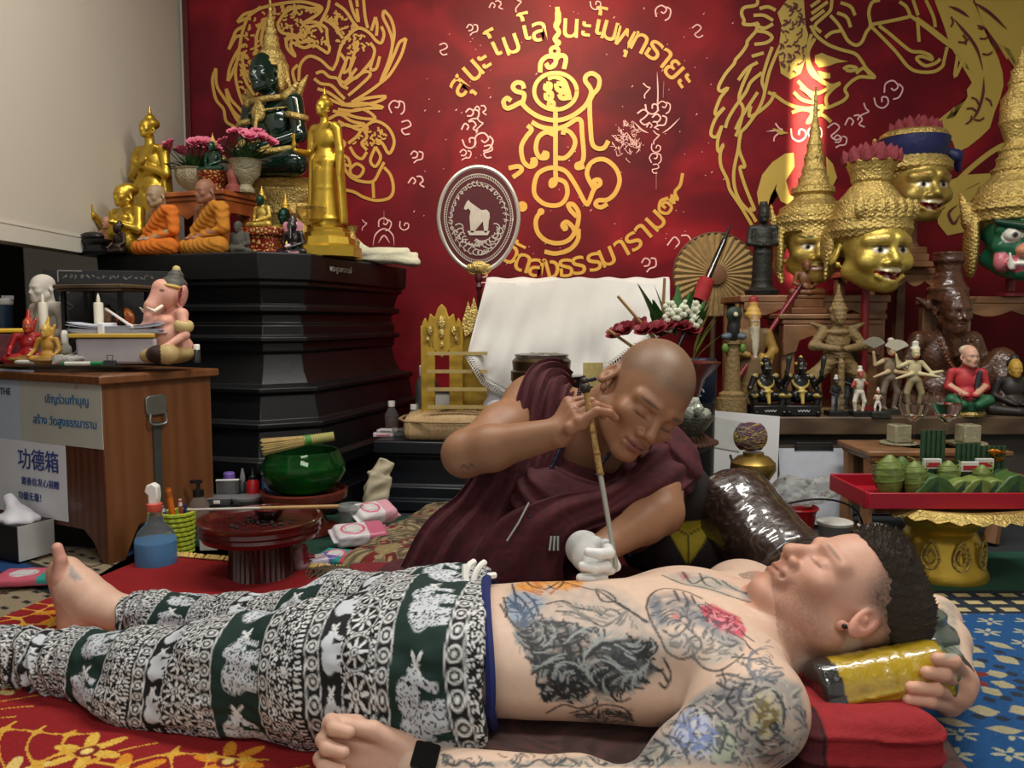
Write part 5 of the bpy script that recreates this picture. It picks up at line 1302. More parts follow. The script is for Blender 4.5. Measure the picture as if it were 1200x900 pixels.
t = small_seated('crouching_figurine', 'dark brown crouching figurine at the altar front beside orange monk', 'figurine', (PX(140, 2.9), 2.93, ZA), .115, -40, mat('dark_bronze', '2a1c18', .35, .4, .2), ('2a1c18', '2a1c18', '2a1c18'), 'knees', hat='bun', fat=1.3)
t = thing('carved_stand', 'low black carved stand at left end of the altar front', 'stand', (PX(112, 2.93), 2.95, ZA), -18)
base_lathe('stand_body', [(.055, 0), (.06, .012), (.045, .02), (.045, .035), (.06, .045), (.062, .055), (.03, .058)], M_BLACK, t, 6, (1.1, .7)); MB().ell((-.01, 0, .066), (.05, .03, .018)).build('lid', M_BLACK, t)
small_seated('stone_figurine', 'small mossy grey stone seated figurine right of the ochre monk statue', 'figurine', (PX(283, 2.95), 2.96, ZA), .125, -20, mat('mossy_stone', '4b4a42', .9, 0, .3, 60, .4, 120), ('4b4a42', '4b4a42', '4b4a42'), hat='shawl')
# orange altar table
ta = thing('altar_table', 'small orange wood altar table holding the pink flower bowls', 'table', (PX(246, 3.22), 3.22, ZA), -20)
TH_ = 1.165 - ZA
MB().box((0, 0, TH_ - .01), (.36, .24, .02)).box((0, 0, TH_ - .028), (.34, .22, .018)).build('table_top', M_RWOOD, ta, .004)
MB().prism([(0, 0), (0, -.07), (.04, -.05), (.07, -.035), (.12, -.05), (.155, -.07), (.19, -.05), (.24, -.035), (.27, -.05), (.31, -.07), (.31, 0)], .014, (-.155, -.09, TH_ - .036), (1, 0, 0), (0, 0, 1)).build('apron', M_RWOOD, ta, .002)
MB().prism([(0, 0), (0, -.07), (.04, -.045), (.14, -.045), (.18, -.07), (.18, 0)], .014, (.15, -.09, TH_ - .036), (0, 1, 0), (0, 0, 1)).build('apron', M_RWOOD, ta, .002)
for x in (-.14, .14):
    for y in (-.08, .08): MB().box((x, y, (TH_ - .036) / 2), (.045, .045, TH_ - .036)).build('leg', M_RWOOD, ta, .005)
ZT2 = 1.165
# flower bowls
M_PINK = ramp_mat('pink_petals', 'noise', [(.35, 'c2506e'), (.55, 'd9728c'), (.75, 'e6a3ae')], .6, tex_scale=60)
M_LEAF = mat('green_leaves', '20401c', .5, 0, .35, 50)
M_CUT = mat('cut_glass', 'cfc8a6', .15, 0, .1, 20, .8, 90, trans=.55, ior=1.2)
def blossom(mb, c, r, rnd, lean=(0, 0, 1)):
    x, y, d = frame(lean)
    for ring, (n, tilt, sc) in enumerate(((3, .12, .7), (5, .38, .9), (6, .72, 1.))):
        for k in range(n):
            a = 2 * math.pi * (k + .5 * ring) / n + rnd.uniform(-.2, .2); o = x * math.cos(a) + y * math.sin(a); up = (d * math.cos(tilt) + o * math.sin(tilt)).normalized(); sd = up.cross(o.cross(up)).normalized() if False else d.cross(o).normalized(); nn = sd.cross(up)
            vs = []
            for t, w_ in ((0, .2), (.35, .8), (.7, 1), (1, .35)):
                for q in (-1, 0, 1): vs.append(Vector(c) + up * (r * sc * t) + sd * (q * w_ * r * .42 * sc) + nn * (r * .18 * (t * t - (q == 0) * .25 * w_)))
            mb.add(vs, [(i * 3 + j, i * 3 + j + 1, i * 3 + j + 4, i * 3 + j + 3) for i in range(3) for j in range(2)])
def leaf(mb, a, b, w, bend=.2):
    a, b = Vector(a), Vector(b); d = b - a; s = d.cross(Vector((0, 0, 1))); s = s.normalized() if s.length > 1e-6 else Vector((1, 0, 0)); nn = s.cross(d).normalized(); vs = []
    for t, q in ((0, .1), (.3, .9), (.6, 1), (1, .04)): m = a + d * t + nn * d.length * bend * t * (1 - t) * 2; vs += [m - s * w * q / 2, m - nn * w * .12 * q, m + s * w * q / 2]
    mb.add(vs, [(i * 3 + j, i * 3 + j + 1, i * 3 + j + 4, i * 3 + j + 3) for i in range(3) for j in range(2)])
def flower_bowl(label, x, Y, s, prof, seed, n):
    t = thing('flower_bowl', label, 'flowers', (PX(x, Y), Y, ZT2), 0); rnd = random.Random(seed)
    MB().lathe(prof, 20, flute=.04, fn=10).build('glass_bowl', M_CUT, t); zt = prof[-1][1]
    mb = MB(); lf = MB()
    for i in range(n):
        a = rnd.uniform(0, 6.28); q = rnd.uniform(.1, 1) ** .6; c = Vector((.10 * s * q * math.cos(a), .06 * s * q * math.sin(a), zt + .03 + .08 * s * (1 - q * .8) + rnd.uniform(0, .02))); blossom(mb, c, .037 * s, rnd, (c.x * 6, c.y * 6 - .5, 1)); lf.tube([(0, 0, zt - .02), c], .002, 5)
    for i in range(34):
        a = rnd.uniform(0, 6.28); q = rnd.uniform(.05, .12) * s; leaf(lf, (.02 * math.cos(a), .02 * math.sin(a), zt - .005), (q * math.cos(a), q * .7 * math.sin(a), zt + rnd.uniform(.0, .07)), .022)
    mb.build('pink_flowers', M_PINK, t, ang=80); lf.build('leaves', M_LEAF, t)
flower_bowl('glass bowl of pink silk flowers at left on the orange altar table', 232, 3.25, 1.05, [(.02, 0), (.03, .012), (.018, .02), (.05, .045), (.066, .075), (.064, .10), (.07, .105), (.066, .108)], 3, 14)
flower_bowl('glass goblet of pink silk flowers at right end of the orange altar table', 293, 3.15, 1.0, [(.03, 0), (.032, .01), (.02, .03), (.03, .045), (.052, .07), (.056, .11), (.066, .12), (.06, .122)], 7, 12)
M_REDG = ramp_mat('red_gold_carving', 'voronoi', [(.0, '6e1414'), (.12, '8d2018'), (.25, 'c9a860'), (.6, 'd8c38a')], .4, .3, tex_scale=70, bump=.8)
def tiered(prof, n=24, sq=None): return prof
t = thing('carved_pedestal_dish', 'small red and gold carved pedestal dish on the orange altar table', 'dish', (PX(256, 3.2), 3.2, ZT2)); base_lathe('dish_body', [(.05, 0), (.05, .015), (.035, .03), (.045, .05), (.06, .07), (.064, .085)], M_REDG, t, 12)
ems = lambda nm, lb, loc, H, rz: small_seated(nm, lb, 'statue', loc, H, rz, M_VCM, ('cdb25a', '12382a', 'd8b24a'), hat='spire')
t = small_seated('emerald_statuette', 'small green and gold statuette with spire between the two flower bowls', 'statue', (PX(256, 3.2), 3.2, ZT2 + .085), .12, -20, M_VCG, ('173c2c', '173c2c', 'd0a84a'), hat='spire')
t = thing('small_stupa', 'tiny dull red stupa ornament between the flower bowls', 'ornament', (PX(277, 3.12), 3.13, ZT2)); base_lathe('stupa_body', [(.028, 0), (.028, .02), (.018, .03), (.02, .05), (.022, .07), (.012, .085), (.014, .095), (.004, .12)], mat('terracotta_red', '84423a', .6, 0, .2), t, 12)
# the big green statue with gold regalia
YE = 3.46; ze = PZ(214, YE)
t = thing('tiered_plinth', 'tall tiered gold base under the dark green crowned statue', 'base', (PX(330, YE), YE, ZA), -25)
base_lathe('base_tier', [(.21, 0), (.21, .05), (.18, .07), (.17, .18), (.19, .2), (.18, .24), (.20, .27), (.205, .30), (.19, .31), (.20, .33), (.21, ze - ZA - .006), (.2, ze - ZA)], M_GOLDO, t, 24, (1.0, .7))
E = thing('emerald_statue', 'large dark green seated statue with gold crown, collar and armlets', 'statue', (PX(325, YE), YE, ze), -32); s = .63
S = nS(.0045, s, '0b231c'); seated_body(S, 'lap'); head(S, FACE(.69, -.02, 3), 1.12, '0a1a18', eyes=None, lips=None, k=.02); S.build('body', mat('green_jade', '0a241c', .12, 0, .2, 8, coat=.6), E)
S = nS(.0042, s, 'd0b050', .012); S.lathe([(.108, .735), (.112, .765), (.10, .78), (.085, .83), (.05, .88), (.055, .895), (.048, .91), (.05, .94), (.035, .96), (.038, .99), (.024, 1.01), (.027, 1.04), (.016, 1.06), (.012, 1.12), (.003, 1.28)], (0, .005, 0))
for x in (-1, 1): S.ell((x * .098, .0, .68), (.022, .035, .10)); S.cone((x * .10, .03, .74), (x * .13, .05, .58), .02, .008)
S.ell((0, .06, .70), (.085, .06, .10)); S.build('crown', M_GOLDO, E)
S = nS(.0042, s, 'd0b050', .012)
S.tor((0, -.01, .535), .125, .020, (12, 0, 0), sq=(1.15, .85, 1)); S.ell((0, -.115, .43), (.06, .03, .065)); S.tor((0, -.0, .47), .16, .012, (14, 0, 0), sq=(1, .8, .6))
for x in (-1, 1): S.tor((x * .235, -.005, .40), .056, .022, (0, x * 15, 0)); S.cone((x * .20, .02, .54), (x * .29, .04, .66), .04, .008); S.cone((x * .18, -.03, .53), (x * .26, -.02, .60), .04, .012); S.tor((x * .12, -.17, .215), .042, .016, (60, x * 40, 0)); S.cone((x * .33, -.16, .16), (x * .16, -.27, .13), .02, .02)
S.tor((0, 0, .24), .165, .008, sq=(1.05, .9, 1)); S.cone((0, -.12, .44), (.05, -.2, .25), .014, .012); S.build('gold_regalia', M_GOLDO, E)
# two small gilded statuettes on red carved base
t = thing('carved_plinth', 'red and gold carved base supporting the two gilded statuettes', 'base', (PX(312, 3.02), 3.04, ZA), -15); MB().box((.0, 0, .012), (.15, .11, .024)).box((0, 0, .05), (.115, .085, .055)).box((0, 0, .09), (.145, .105, .03)).build('base_block', M_REDG, t, .006)
ems('gilded_statuette', 'gilded seated statuette with green face on red carved base', (PX(310, 3.03), 3.04, ZA + .105), .125, -30)
ems('gilded_statuette', 'smaller gilded statuette with green face behind the wine glass', (PX(333, 3.1), 3.16, ZA), .20, -15)
t = thing('pink_eared_figurine', 'small black figurine with large pink ears beside the wine glass', 'figurine', (PX(344, 2.96), 2.985, ZA), -20)
S = nS(.0034, .16, '1c161a', .03); seated_body(S, 'lap', 1.2); S.ell((0, -.03, .67), (.12, .12, .12)); S.cone((0, -.12, .64), (.06, -.2, .36), .045, .03)
for x in (-1, 1): S.ell((x * .17, 0, .66), (.10, .03, .13), (0, x * 20, 0), col='c98a98')
S.lathe([(.09, .76), (.10, .80), (.05, .88), (.02, .95)], col='3a2f3a'); S.box((0, 0, .02), (.3, .3, .04), col='c98a98'); S.ell((0, -.2, .2), (.08, .06, .06), col='d8b8c0'); S.build('figure', M_VCG, t)
def goblet(name, label, loc, s, liquid=None, cat='glass', group=None):
    t = thing(name, label, cat, loc, 0, group)
    MB().lathe([(.034 * s, 0), (.034 * s, .002 * s), (.006 * s, .008 * s), (.004 * s, .03 * s), (.004 * s, .065 * s), (.012 * s, .075 * s), (.032 * s, .09 * s), (.040 * s, .115 * s), (.036 * s, .155 * s), (.0345 * s, .155 * s), (.038 * s, .115 * s), (.030 * s, .092 * s), (.0 * s, .08 * s)], 28).build('glass_bowl_and_stem', M_GLASS, t)
    if liquid: MB().lathe([(0, .0825 * s), (.029 * s, .0935 * s), (.0365 * s, .113 * s), (.0368 * s, .124 * s), (0, .124 * s)], 24).build('liquid', liquid, t)
    return t
goblet('wine_glass', 'large balloon wine glass of pale wine at the altar edge', (PX(364, 2.95), 3.0, ZA), 1.42, mat('pale_wine', 'e6d89c', .05, 0, 0, trans=.95, ior=1.05))
t = thing('gold_incense_holder', 'small gold carved holder right of the gold statue base', 'ornament', (PX(414, 3.2), 3.18, ZA), -10); base_lathe('holder_body', [(.045, 0), (.045, .02), (.032, .04), (.036, .07), (.022, .085), (.018, .10), (.026, .125), (.03, .13)], M_GOLDO, t, 10)
# folded cloth
t = thing('folded_cloth', 'pale folded cloth bundle lying at the altar right corner', 'cloth', (PX(455, 3.4), 3.42, ZA), 12); S = nS(.004, 1, 'c8c8b4', .02)
for k, (x, z, w_) in enumerate(((0, .016, .13), (.0, .034, .12), (-.02, .050, .10))): S.box((x, 0, z), (w_, .07, .014), (0, 4 - 3 * k, 3 * k), .012, .012)
S.cone((-.10, .0, .06), (-.16, -.0, .12), .018, .01); S.disp(lambda p: .004 * vnoise(p * np.array([.5, 1, 1.5]), 60, 3), (-9, -9, -9), (9, 9, 9))
S.build('cloth_folds', mat('pale_cloth', 'c6c7b2', .8, 0, .06, 30, .3, 60), t)
# ================================================================ ON THE DESK
def DP(x, Y, z=DZ): return Vector((PX(x, Y), Y, z))
t = thing('slate_board', 'black slate board with faint white drawings behind the glass case', 'board', DP(132, 2.68), 20)
wb = PX(198, 2.68) - PX(66, 2.68); hb = PZ(317, 2.68) - DZ
MB().box((0, 0, hb / 2), (wb * 1.02, .02, hb)).build('slate', mat('black_slate', '1b1b1d', .6, 0, .15, 20), t, .002)
mb = MB(); rnd = random.Random(2)
for x, z in [(-.13 + .016 * k, hb - .022) for k in range(17)] + [(-.14, .2 - .02 * k) for k in range(6)] + [(.14, .2 - .02 * k) for k in range(6)]:
    pts = [(x + rnd.uniform(-.007, .007), -.0112, z + rnd.uniform(-.007, .007)) for k in range(5)]; mb.ribbon(pts, .0012, sm=4)
for cx in (-.13, .13): mb.ribbon([(cx + .02 * math.sin(k * 1.4), -.0112, .05 + .012 * k) for k in range(15)], .0012, sm=4)
mb.ribbon([(-.15, -.0112, hb - .004), (-.15, -.0112, hb - .04)], .003, sm=0); mb.ribbon([(-.15, -.0112, hb - .004), (-.08, -.0112, hb - .004)], .003, sm=0)
mb.build('chalk_marks', mat('chalk_grey', '8c8a80', .9), t, smooth=False)
# white bust statue
t = small_seated('plaster_monk_statue', 'white plaster seated monk statue on the desk behind a candle', 'statue', DP(58, 2.56), .275, -30, mat('white_plaster', 'c9c2b6', .7, 0, .06, 30), ('c9c2b6',) * 3)
S = nS(.0036, .275 / .84, 'c0b9ac'); seated_body(S, 'lap', 1.12, chest=1.08); S.cone((.16, -.07, .5), (-.15, -.12, .2), .05, .06); S.ell((-.22, -.04, .48), (.12, .2, .14), kind='sub'); S.ell((0, 0, .66), (.15, .15, .12), kind='sub'); S.build('robe', mat('white_plaster_robe', 'bfb8ab', .75, 0, .1, 60, .3, 80), t)
# glass case with portrait bust inside
gc = thing('glass_display_case', 'small dark wood and glass display case on the desk', 'case', DP(126, 2.53), -14); gw, gd, gh = .215, .13, PZ(333, 2.5) - DZ
MB().box((0, 0, .008), (gw, gd, .016)).build('case_base', M_TEAKD, gc, .002)
MB().box((0, 0, gh - .008), (gw + .03, gd + .03, .012)).box((0, 0, gh - .018), (gw + .012, gd + .012, .008)).build('case_roof', M_TEAKD, gc, .003)
for x in (-1, 1):
    for y in (-1, 1): MB().box((x * (gw / 2 - .006), y * (gd / 2 - .006), gh / 2), (.012, .012, gh - .03)).build('corner_post', M_BLACK, gc)
MB().box((-.02, -gd / 2 + .003, gh / 2), (.01, .006, gh - .03)).build('front_post', M_BLACK, gc)
MB().box((0, -gd / 2 + .004, gh / 2), (gw - .02, .002, gh - .036)).box((gw / 2 - .004, 0, gh / 2), (.002, gd - .02, gh - .036)).build('glass_pane', M_GLASS, gc)
small_seated('portrait_bust', 'small brown seated figure with glasses inside the glass display case', 'figurine', DP(128, 2.53, DZ + .017), .15, -14, M_VC, ('6a3a30', 'b08a72', '1c1816'), hat='bun')
t = thing('orange_ornament', 'round red and orange ornament inside the glass case at right', 'ornament', DP(147, 2.55, DZ + .017), 0); MB().lathe([(.026, 0), (.012, .01), (.01, .08), (.012, .085)], 12).build('stem', M_MAROON, t); MB().ell((0, 0, .115), (.032, .02, .034)).build('disc', ramp_mat('orange_swirl', 'noise', [(.4, 'b03a1e'), (.6, 'd68a3a')], .4, tex_scale=40), t)
# elephant-headed statue, writing
G_ = thing('elephant_headed_statue', 'pink elephant-headed seated statue with grey cap writing with a white pen', 'statue', DP(203, 2.43), -42); s = .265 / .92
PKS = 'd9a08c'
S = nS(.0030, s, PKS, .03); seated_body(S, 'knees', 1.35, legs=False, chest=1.15); S.ell((0, -.05, .27), (.19, .17, .18)); S.ell((.0, -.12, .43), (.15, .08, .07))
S.ell((0, -.03, .70), (.135, .15, .15)); S.ell((0, -.10, .76), (.10, .10, .10)); S.chain([(0, -.14, .68), (0, -.22, .58), (.0, -.24, .47), (-.03, -.26, .38), (-.08, -.30, .36)], [.085, .062, .048, .042, .034], .03, 'dca390')
for x in (-1, 1): S.ell((x * .17, .03, .68), (.035, .085, .12), (0, x * 14, x * 34), .03, 'd99a8c'); S.ell((x * .19, .0, .68), (.02, .06, .09), (0, x * 14, x * 34), .01, 'c87d74', 'sub'); S.chain([(x * .09, -.15, .58), (x * .12, -.24, .53), (x * .08, -.30, .57)], [.02, .017, .008], .004, 'e8e2d0'); S.paint((x * .10, -.155, .74), (.02, .03, .012), '2a1a18')
S.chain([(-.22, 0, .5), (-.30, -.14, .33), (-.16, -.36, .36)], [.075, .06, .042], .02); S.ell((-.15, -.38, .36), (.045, .05, .035), k=.02)
S.build('body', mat('painted_pink_skin', None, .45, 0, .08, 60), G_)
S = nS(.0032, s, '55524a', .02); S.ell((0, .02, .80), (.135, .14, .10), col='4c4b45'); S.ell((0, .05, .90), (.075, .08, .06), col='4c4b45'); S.ell((0, .06, .97), (.04, .04, .035), col='c8b070'); S.tor((0, -.01, .775), .135, .014, (-12, 0, 0), col='c8a850'); S.ell((0, -.07, .60), (.2, .2, .155), kind='sub', k=.005); S.build('cap', M_VC, G_)
S = nS(.0034, s, 'b39a66', .03); S.ell((0, .0, .10), (.27, .20, .11))
for x in (-1, 1): S.cone((x * .12, -.05, .10), (x * .30, -.20, .10), .10, .10); S.cone((x * .30, -.20, .10), (x * .05, -.30, .08), .095, .07); S.tor((x * .262, -.01, .38), .062, .035, (0, x * 10, 0), sq=(1, 1, 1.6), col='c9b27a')
S.ell((-.22, -.27, .10), (.13, .09, .09), col='33201c'); S.ell((.22, -.27, .10), (.13, .09, .09), col='33201c'); S.build('skirt', M_VC, G_)
MB().cyl((-.02 * s, -.40 * s, .37 * s), (-.62 * s, -.42 * s, .56 * s), .0042, .0036).build('pen', M_WHITE, G_)
# plastic bin with lid, papers
YBN = 2.33; t = thing('plastic_bin', 'translucent plastic bin with yellow lid on desk', 'container', DP(143, YBN + .06), 8); bw = .215
MB().prism([(-bw / 2, -.055), (bw / 2, -.055), (bw / 2, .055), (-bw / 2, .055)], .075, taper=1.03).build('bin_body', mat('milky_plastic', 'b9b2b6', .4, 0, .08, 12, trans=.25), t, .008); MB().box((-.01, 0, .082), (bw + .02, .125, .012)).build('lid', mat('yellow_lid', 'c9a43c', .5, 0, .06), t, .003)
t = thing('paper_bundle', 'bundle of white papers tied round on the plastic bin', 'papers', DP(143, YBN + .06, DZ + .088), 4); rnd = random.Random(6); mb = MB()
for k in range(9):
    def fn(a, b, k=k, o=rnd.uniform(-.012, .012), w_=rnd.uniform(.24, .275)): return Vector(((a - .5) * w_ + o, (b - .5) * .09, .0026 * k + (.012 * (a - .5) ** 2 * 4 * (1 if k > 4 else .2)) + .0035 * math.exp(-((a - .35) / .05) ** 2) * 0))
    mb.grid(fn, 12, 4)
o = mb.build('sheets', mat('bluish_paper', 'c4c8d6', .8, 0, .04), t, solid=.0012); MB().box((-.04, 0, .014), (.02, .096, .034)).build('paper_band', M_PAPER, t, .004)
def candle(label, x, Y, h):
    t = thing('candle', label, 'candle', DP(x, Y)); MB().lathe([(.0135, 0), (.0135, h - .02), (.0115, h - .016), (.003, h - .018)], 18).build('wax_body', mat('ivory_wax', 'ddd6c2', .4, 0, .02, sss=.1), t); MB().lathe([(.004, h - .02), (.0058, h - .010), (.0035, h + .003), (.0004, h + .012)], 10).build('flame_tip', mat('flame_plastic', 'e8e2cc', .4), t)
candle('ivory candle before the white plaster monk statue', 52, 2.46, PZ(348, 2.46) - DZ); candle('ivory candle standing before the glass display case', 117, 2.44, PZ(348, 2.44) - DZ)
t = thing('storage_box', 'clear box of red items with yellow lid at left end of desk', 'container', DP(2, 2.46), 28); MB().box((0, 0, .045), (.13, .09, .088)).build('box_body', mat('red_tinted_plastic', '6d2530', .3, 0, .5, 40, trans=.2), t, .006); MB().box((0, 0, .095), (.14, .10, .013)).build('lid', mat('yellow_plastic', 'd9ad1e', .45), t, .004)
t = thing('tumbler', 'navy tumbler with grey lid standing behind the yellow lidded box', 'cup', DP(4, 2.58)); MB().lathe([(.026, 0), (.030, .17), (.03, .175)], 20).build('cup_body', mat('navy_metal', '1b2a3e', .35, .3), t); MB().lathe([(.031, .175), (.033, .178), (.033, .192), (.028, .195)], 20).box((.02, 0, .198), (.03, .016, .012)).build('lid', mat('grey_lid', '9a9c9a', .4), t)
def bird_man(label, x, Y, H, rz, c1, c2):
    t = thing('deity_figurine', label, 'figurine', DP(x, Y), rz); S = nS(.003, H / .9, c1, .02); seated_body(S, 'knees'); head(S, FACE(.68, -.02), 1.15, c2, eyes='open', lips=None, k=.02); S.cone((0, 0, .76), (0, .05, .98), .06, .02, col='b01c1c' if c1 != 'c09040' else 'c9a040'); S.cone((0, .03, .5), (.1, .1, .8), .08, .03, col=c1); S.ell((0, -.1, .08), (.36, .26, .06), col='8a6a3a'); S.build('figure', M_VCG, t)
bird_man('small red-crested seated figurine on desk left of the gold-headed one', 34, 2.40, .145, 20, 'a41c20', 'b84a30'); bird_man('small gold-headed seated figurine on desk before the ivory candle', 56, 2.37, .125, -10, 'c09040', 'd0a850')
t = thing('spray_bottle', 'small clear bottle with white pump cap on the desk', 'bottle', DP(76, 2.40)); MB().lathe([(.017, 0), (.018, .005), (.018, .045), (.012, .055), (.008, .06)], 16).build('bottle_body', M_PLAST, t); MB().lathe([(.0165, .002), (.0165, .03), (.001, .031)], 16).build('liquid', mat('yellowish_liquid', 'c8bf6a', .1, 0, 0, trans=.5), t); MB().lathe([(.010, .058), (.0105, .085), (.007, .095), (.004, .097)], 14).build('pump_cap', M_WHITE, t)
t = thing('plastic_bag', 'crumpled clear plastic bag lying on desk before the bin', 'bag', DP(82, 2.33), 10); S = nS(.0035, 1, 'd0d0cc', .01)
S.ell((0, 0, .015), (.05, .03, .015)); S.cone((.02, 0, .02), (.045, .01, .055), .012, .006); S.disp(lambda p: .006 * vnoise(p, 120, 5), (-1, -1, -1), (1, 1, 1)); S.build('bag_film', mat('crinkled_film', 'd8d6d0', .25, 0, .1, 60, .6, 90, trans=.5), t)
def marker(label, x, Y, cb, cc, L, rz): t = thing('marker_pen', label, 'pen', DP(x, Y, DZ + .006), rz); MB().cyl((-L / 2, 0, 0), (L * .2, 0, 0), .006).build('barrel', mat('pen_' + cb, cb, .4), t); MB().cyl((L * .2, 0, 0), (L / 2, 0, 0), .0066, .0058).cyl((-L / 2 - .008, 0, 0), (-L / 2, 0, 0), .005, .006).build('cap', mat('pen_' + cc, cc, .4), t)
marker('green and white marker pen at the desk edge', 97, 2.255, 'cfcfc4', '1f7a48', .10, 4); marker('short white marker pen near the left desk edge', 30, 2.34, 'dcd8cc', 'cfcabb', .055, -10)
t = thing('binder_clip', 'black binder clip beside the green marker', 'clip', DP(128, 2.24), 10); MB().prism([(-.012, 0), (.012, 0), (.003, .016), (-.003, .016)], .032, (-.016, 0, 0), (0, 1, 0), (0, 0, 1)).build('clip_body', M_BLACK, t, .001); MB().tube([(-.006, .0, .016), (-.008, .0, .03), (.008, 0, .03), (.006, 0, .016)], .0012, 5).build('wire_handle', M_BLACK, t)
t = thing('small_bottle', 'tiny dark bottle with white cap beside the elephant-headed statue', 'bottle', DP(230, 2.42)); MB().lathe([(.011, 0), (.0115, .004), (.0115, .035), (.008, .04)], 16).build('bottle_body', mat('dark_glass', '2c3130', .1, 0, 0, coat=.5), t); MB().lathe([(.0095, .039), (.0095, .053), (.008, .055)], 16).build('cap', M_WHITE, t)
# ================================================================ RIGHT-HAND DISPLAY
WOODC = '7a6238'
M_CARVE = mat('carved_pale_wood', '7c6640', .55, 0, .2, 40, .5, 90)
M_CARVEB = mat('carved_brown_wood', '4e3020', .35, 0, .2, 25, .3, 70, coat=.3)
def crown_lathe(S, prof, c, col): S.lathe(prof, c, k=.006, col=col)
def mask(label, x, Y, yc, sc, rz, kind, zstand, stand_col=None):
    """a gilded hermit / giant head mask; local frame metres, origin on the surface the stand stands on"""
    zc = PZ(yc, Y) - zstand; t = thing('ceremonial_mask', label, 'mask', (PX(x, Y, yc), Y, zstand), rz); o = (0, 0, zc)
    Mo = Matrix.Translation(o); h = .0042
    S = SDF(h); S.k = .02; S.M = Mo
    col = {'prince': 'b89c4c', 'hermit': 'bda650', 'hermit3': 'a8924c', 'giant': '1c5a40'}[kind]
    m0 = S.M; head(S, FACE(0, 0, 3), sc, col, eyes=None, lips=None, wide=1.12 if kind != 'prince' else 1.05, k=.016, nose=1.25, jaw=.95, earlen=1.3)
    S.M = m0 @ FACE(0, 0, 3) @ Matrix.Scale(sc, 4); S.sc = sc
    if kind in ('hermit', 'hermit3'):
        for s_ in (-1, 1): S.ell((s_ * .048, .088, -.028), (.026, .022, .022), k=.01, col=col); S.cone((s_ * .016, .114, .034), (s_ * .056, .090, .030), .009, .007, .010, col)
        [S.cone((q * .012, .120, -.0625), ((q + (1 if q >= 0 else -1)) * .012, .118 - .004 * abs(q), -.0625 + .0035 * abs(q)), .0085, .0075, .003, '7a1c1c', 'sub') for q in (-2, -1, 0, 1, 2)]; [S.cone((q * .012, .117 - .003 * abs(q), -.077 + .005 * abs(q)), ((q + 1) * .012, .117 - .003 * abs(q + 1), -.077 + .005 * abs(q + 1)), .006, .006, .004, col) for q in range(-3, 3)]
    if kind == 'giant':
        for s_ in (-1, 1): S.ell((s_ * .032, .108, .010), (.02, .016, .016), k=.004, col='d8d4c8'); S.cone((s_ * .012, .125, .03), (s_ * .065, .095, .045), .012, .008, .006, '0f3a2a'); S.cone((s_ * .034, .118, -.07), (s_ * .042, .125, -.035), .007, .003, .002, 'e8e4d8'); S.ell((s_ * .05, .09, -.055), (.018, .02, .025), k=.01, col='c9707a')
        S.ell((0, .128, -.028), (.030, .02, .018), k=.008, col='cf8c6a'); S.ell((0, .108, -.06), (.046, .02, .020), k=.006, col='b85862'); S.ell((0, .122, -.06), (.032, .012, .007), k=.003, col='e8e2d4')
    for s_ in (-1, 1):
        if kind != 'giant':
            S.paint((s_ * .031, .112, .004), (.019, .02, .0085), 'e4dccb'); S.paint((s_ * .031, .115, .004), (.0075, .02, .0080), '14100c'); S.paint((s_ * .031, .112, .012), (.021, .02, .0024), '1c130c')
            S.paint((s_ * .036, .105, .033), (.024, .03, .0050), {'prince': '1d4a2c', 'hermit': 'b39a5c', 'hermit3': '8a6a30'}[kind], (0, s_ * -6, 0))
        else: S.paint((s_ * .032, .125, .010), (.0075, .02, .0075), '101010')
    if kind == 'prince': S.paint((0, .118, -.058), (.038, .03, .0085), '8c2a22'); S.paint((0, .12, -.0585), (.030, .03, .0028), 'e6dccb'); S.paint((0, .118, -.046), (.036, .03, .0028), '23331e')
    elif kind != 'giant':
        S.paint((0, .118, -.046), (.040, .03, .0036), 'ddd6c0')
        for q in (-.010, .010): S.paint((q, .105, -.066 if q > 0 else -.055), (.006, .03, .0055), 'ece6d8')
        S.paint((0, .095, -.060), (.034, .02, .015), '7a1c1c') if False else None
    S.build('face', M_VCM if kind != 'giant' else M_VCG, t)
    g = SDF(h); g.M = Mo @ Matrix.Scale(sc, 4); g.sc = sc; g.k = .008; g.col = 'cdb25a'
    if kind == 'prince':
        g.lathe([(.104, .045), (.108, .07), (.112, .075), (.112, .095), (.10, .10), (.095, .12), (.06, .145), (.052, .16), (.062, .165), (.06, .18), (.045, .19), (.042, .21), (.032, .225), (.034, .235), (.026, .26), (.028, .27), (.02, .30), (.022, .31), (.014, .34), (.015, .35), (.008, .38), (.003, .48)], (0, -.012, 0))
        g.ell((0, .0, .07), (.098, .11, .08)); g.ell((0, -.10, -.02), (.07, .03, .08))
        for s_ in (-1, 1): g.ell((s_ * .098, -.03, .0), (.014, .04, .09)); g.cone((s_ * .11, -.02, .03), (s_ * .125, -.03, .13), .018, .004); g.cone((s_ * .10, -.02, -.05), (s_ * .09, -.05, -.10), .016, .008)
        g.box((0, -.19, -.065), (.084, .14, .088), kind='sub', k=.012)
    elif kind == 'hermit':
        g.lathe([(.098, .035), (.105, .055), (.105, .085), (.095, .09), (.085, .13), (.055, .165), (.042, .18), (.048, .185), (.056, .215), (.068, .235)], (0, -.008, 0)); g.ell((0, .0, .06), (.092, .105, .085))
        for s_ in (-1, 1): g.ell((s_ * .097, .03, .02), (.012, .03, .05)); g.cone((s_ * .098, .02, -.0), (s_ * .10, .03, -.07), .009, .004)
        for k in range(7): g.ell((-.075 + .025 * k, -.085 - .02 * (1 - ((k - 3) / 3) ** 2), .105), (.014, .012, .026))
    elif kind == 'hermit3':
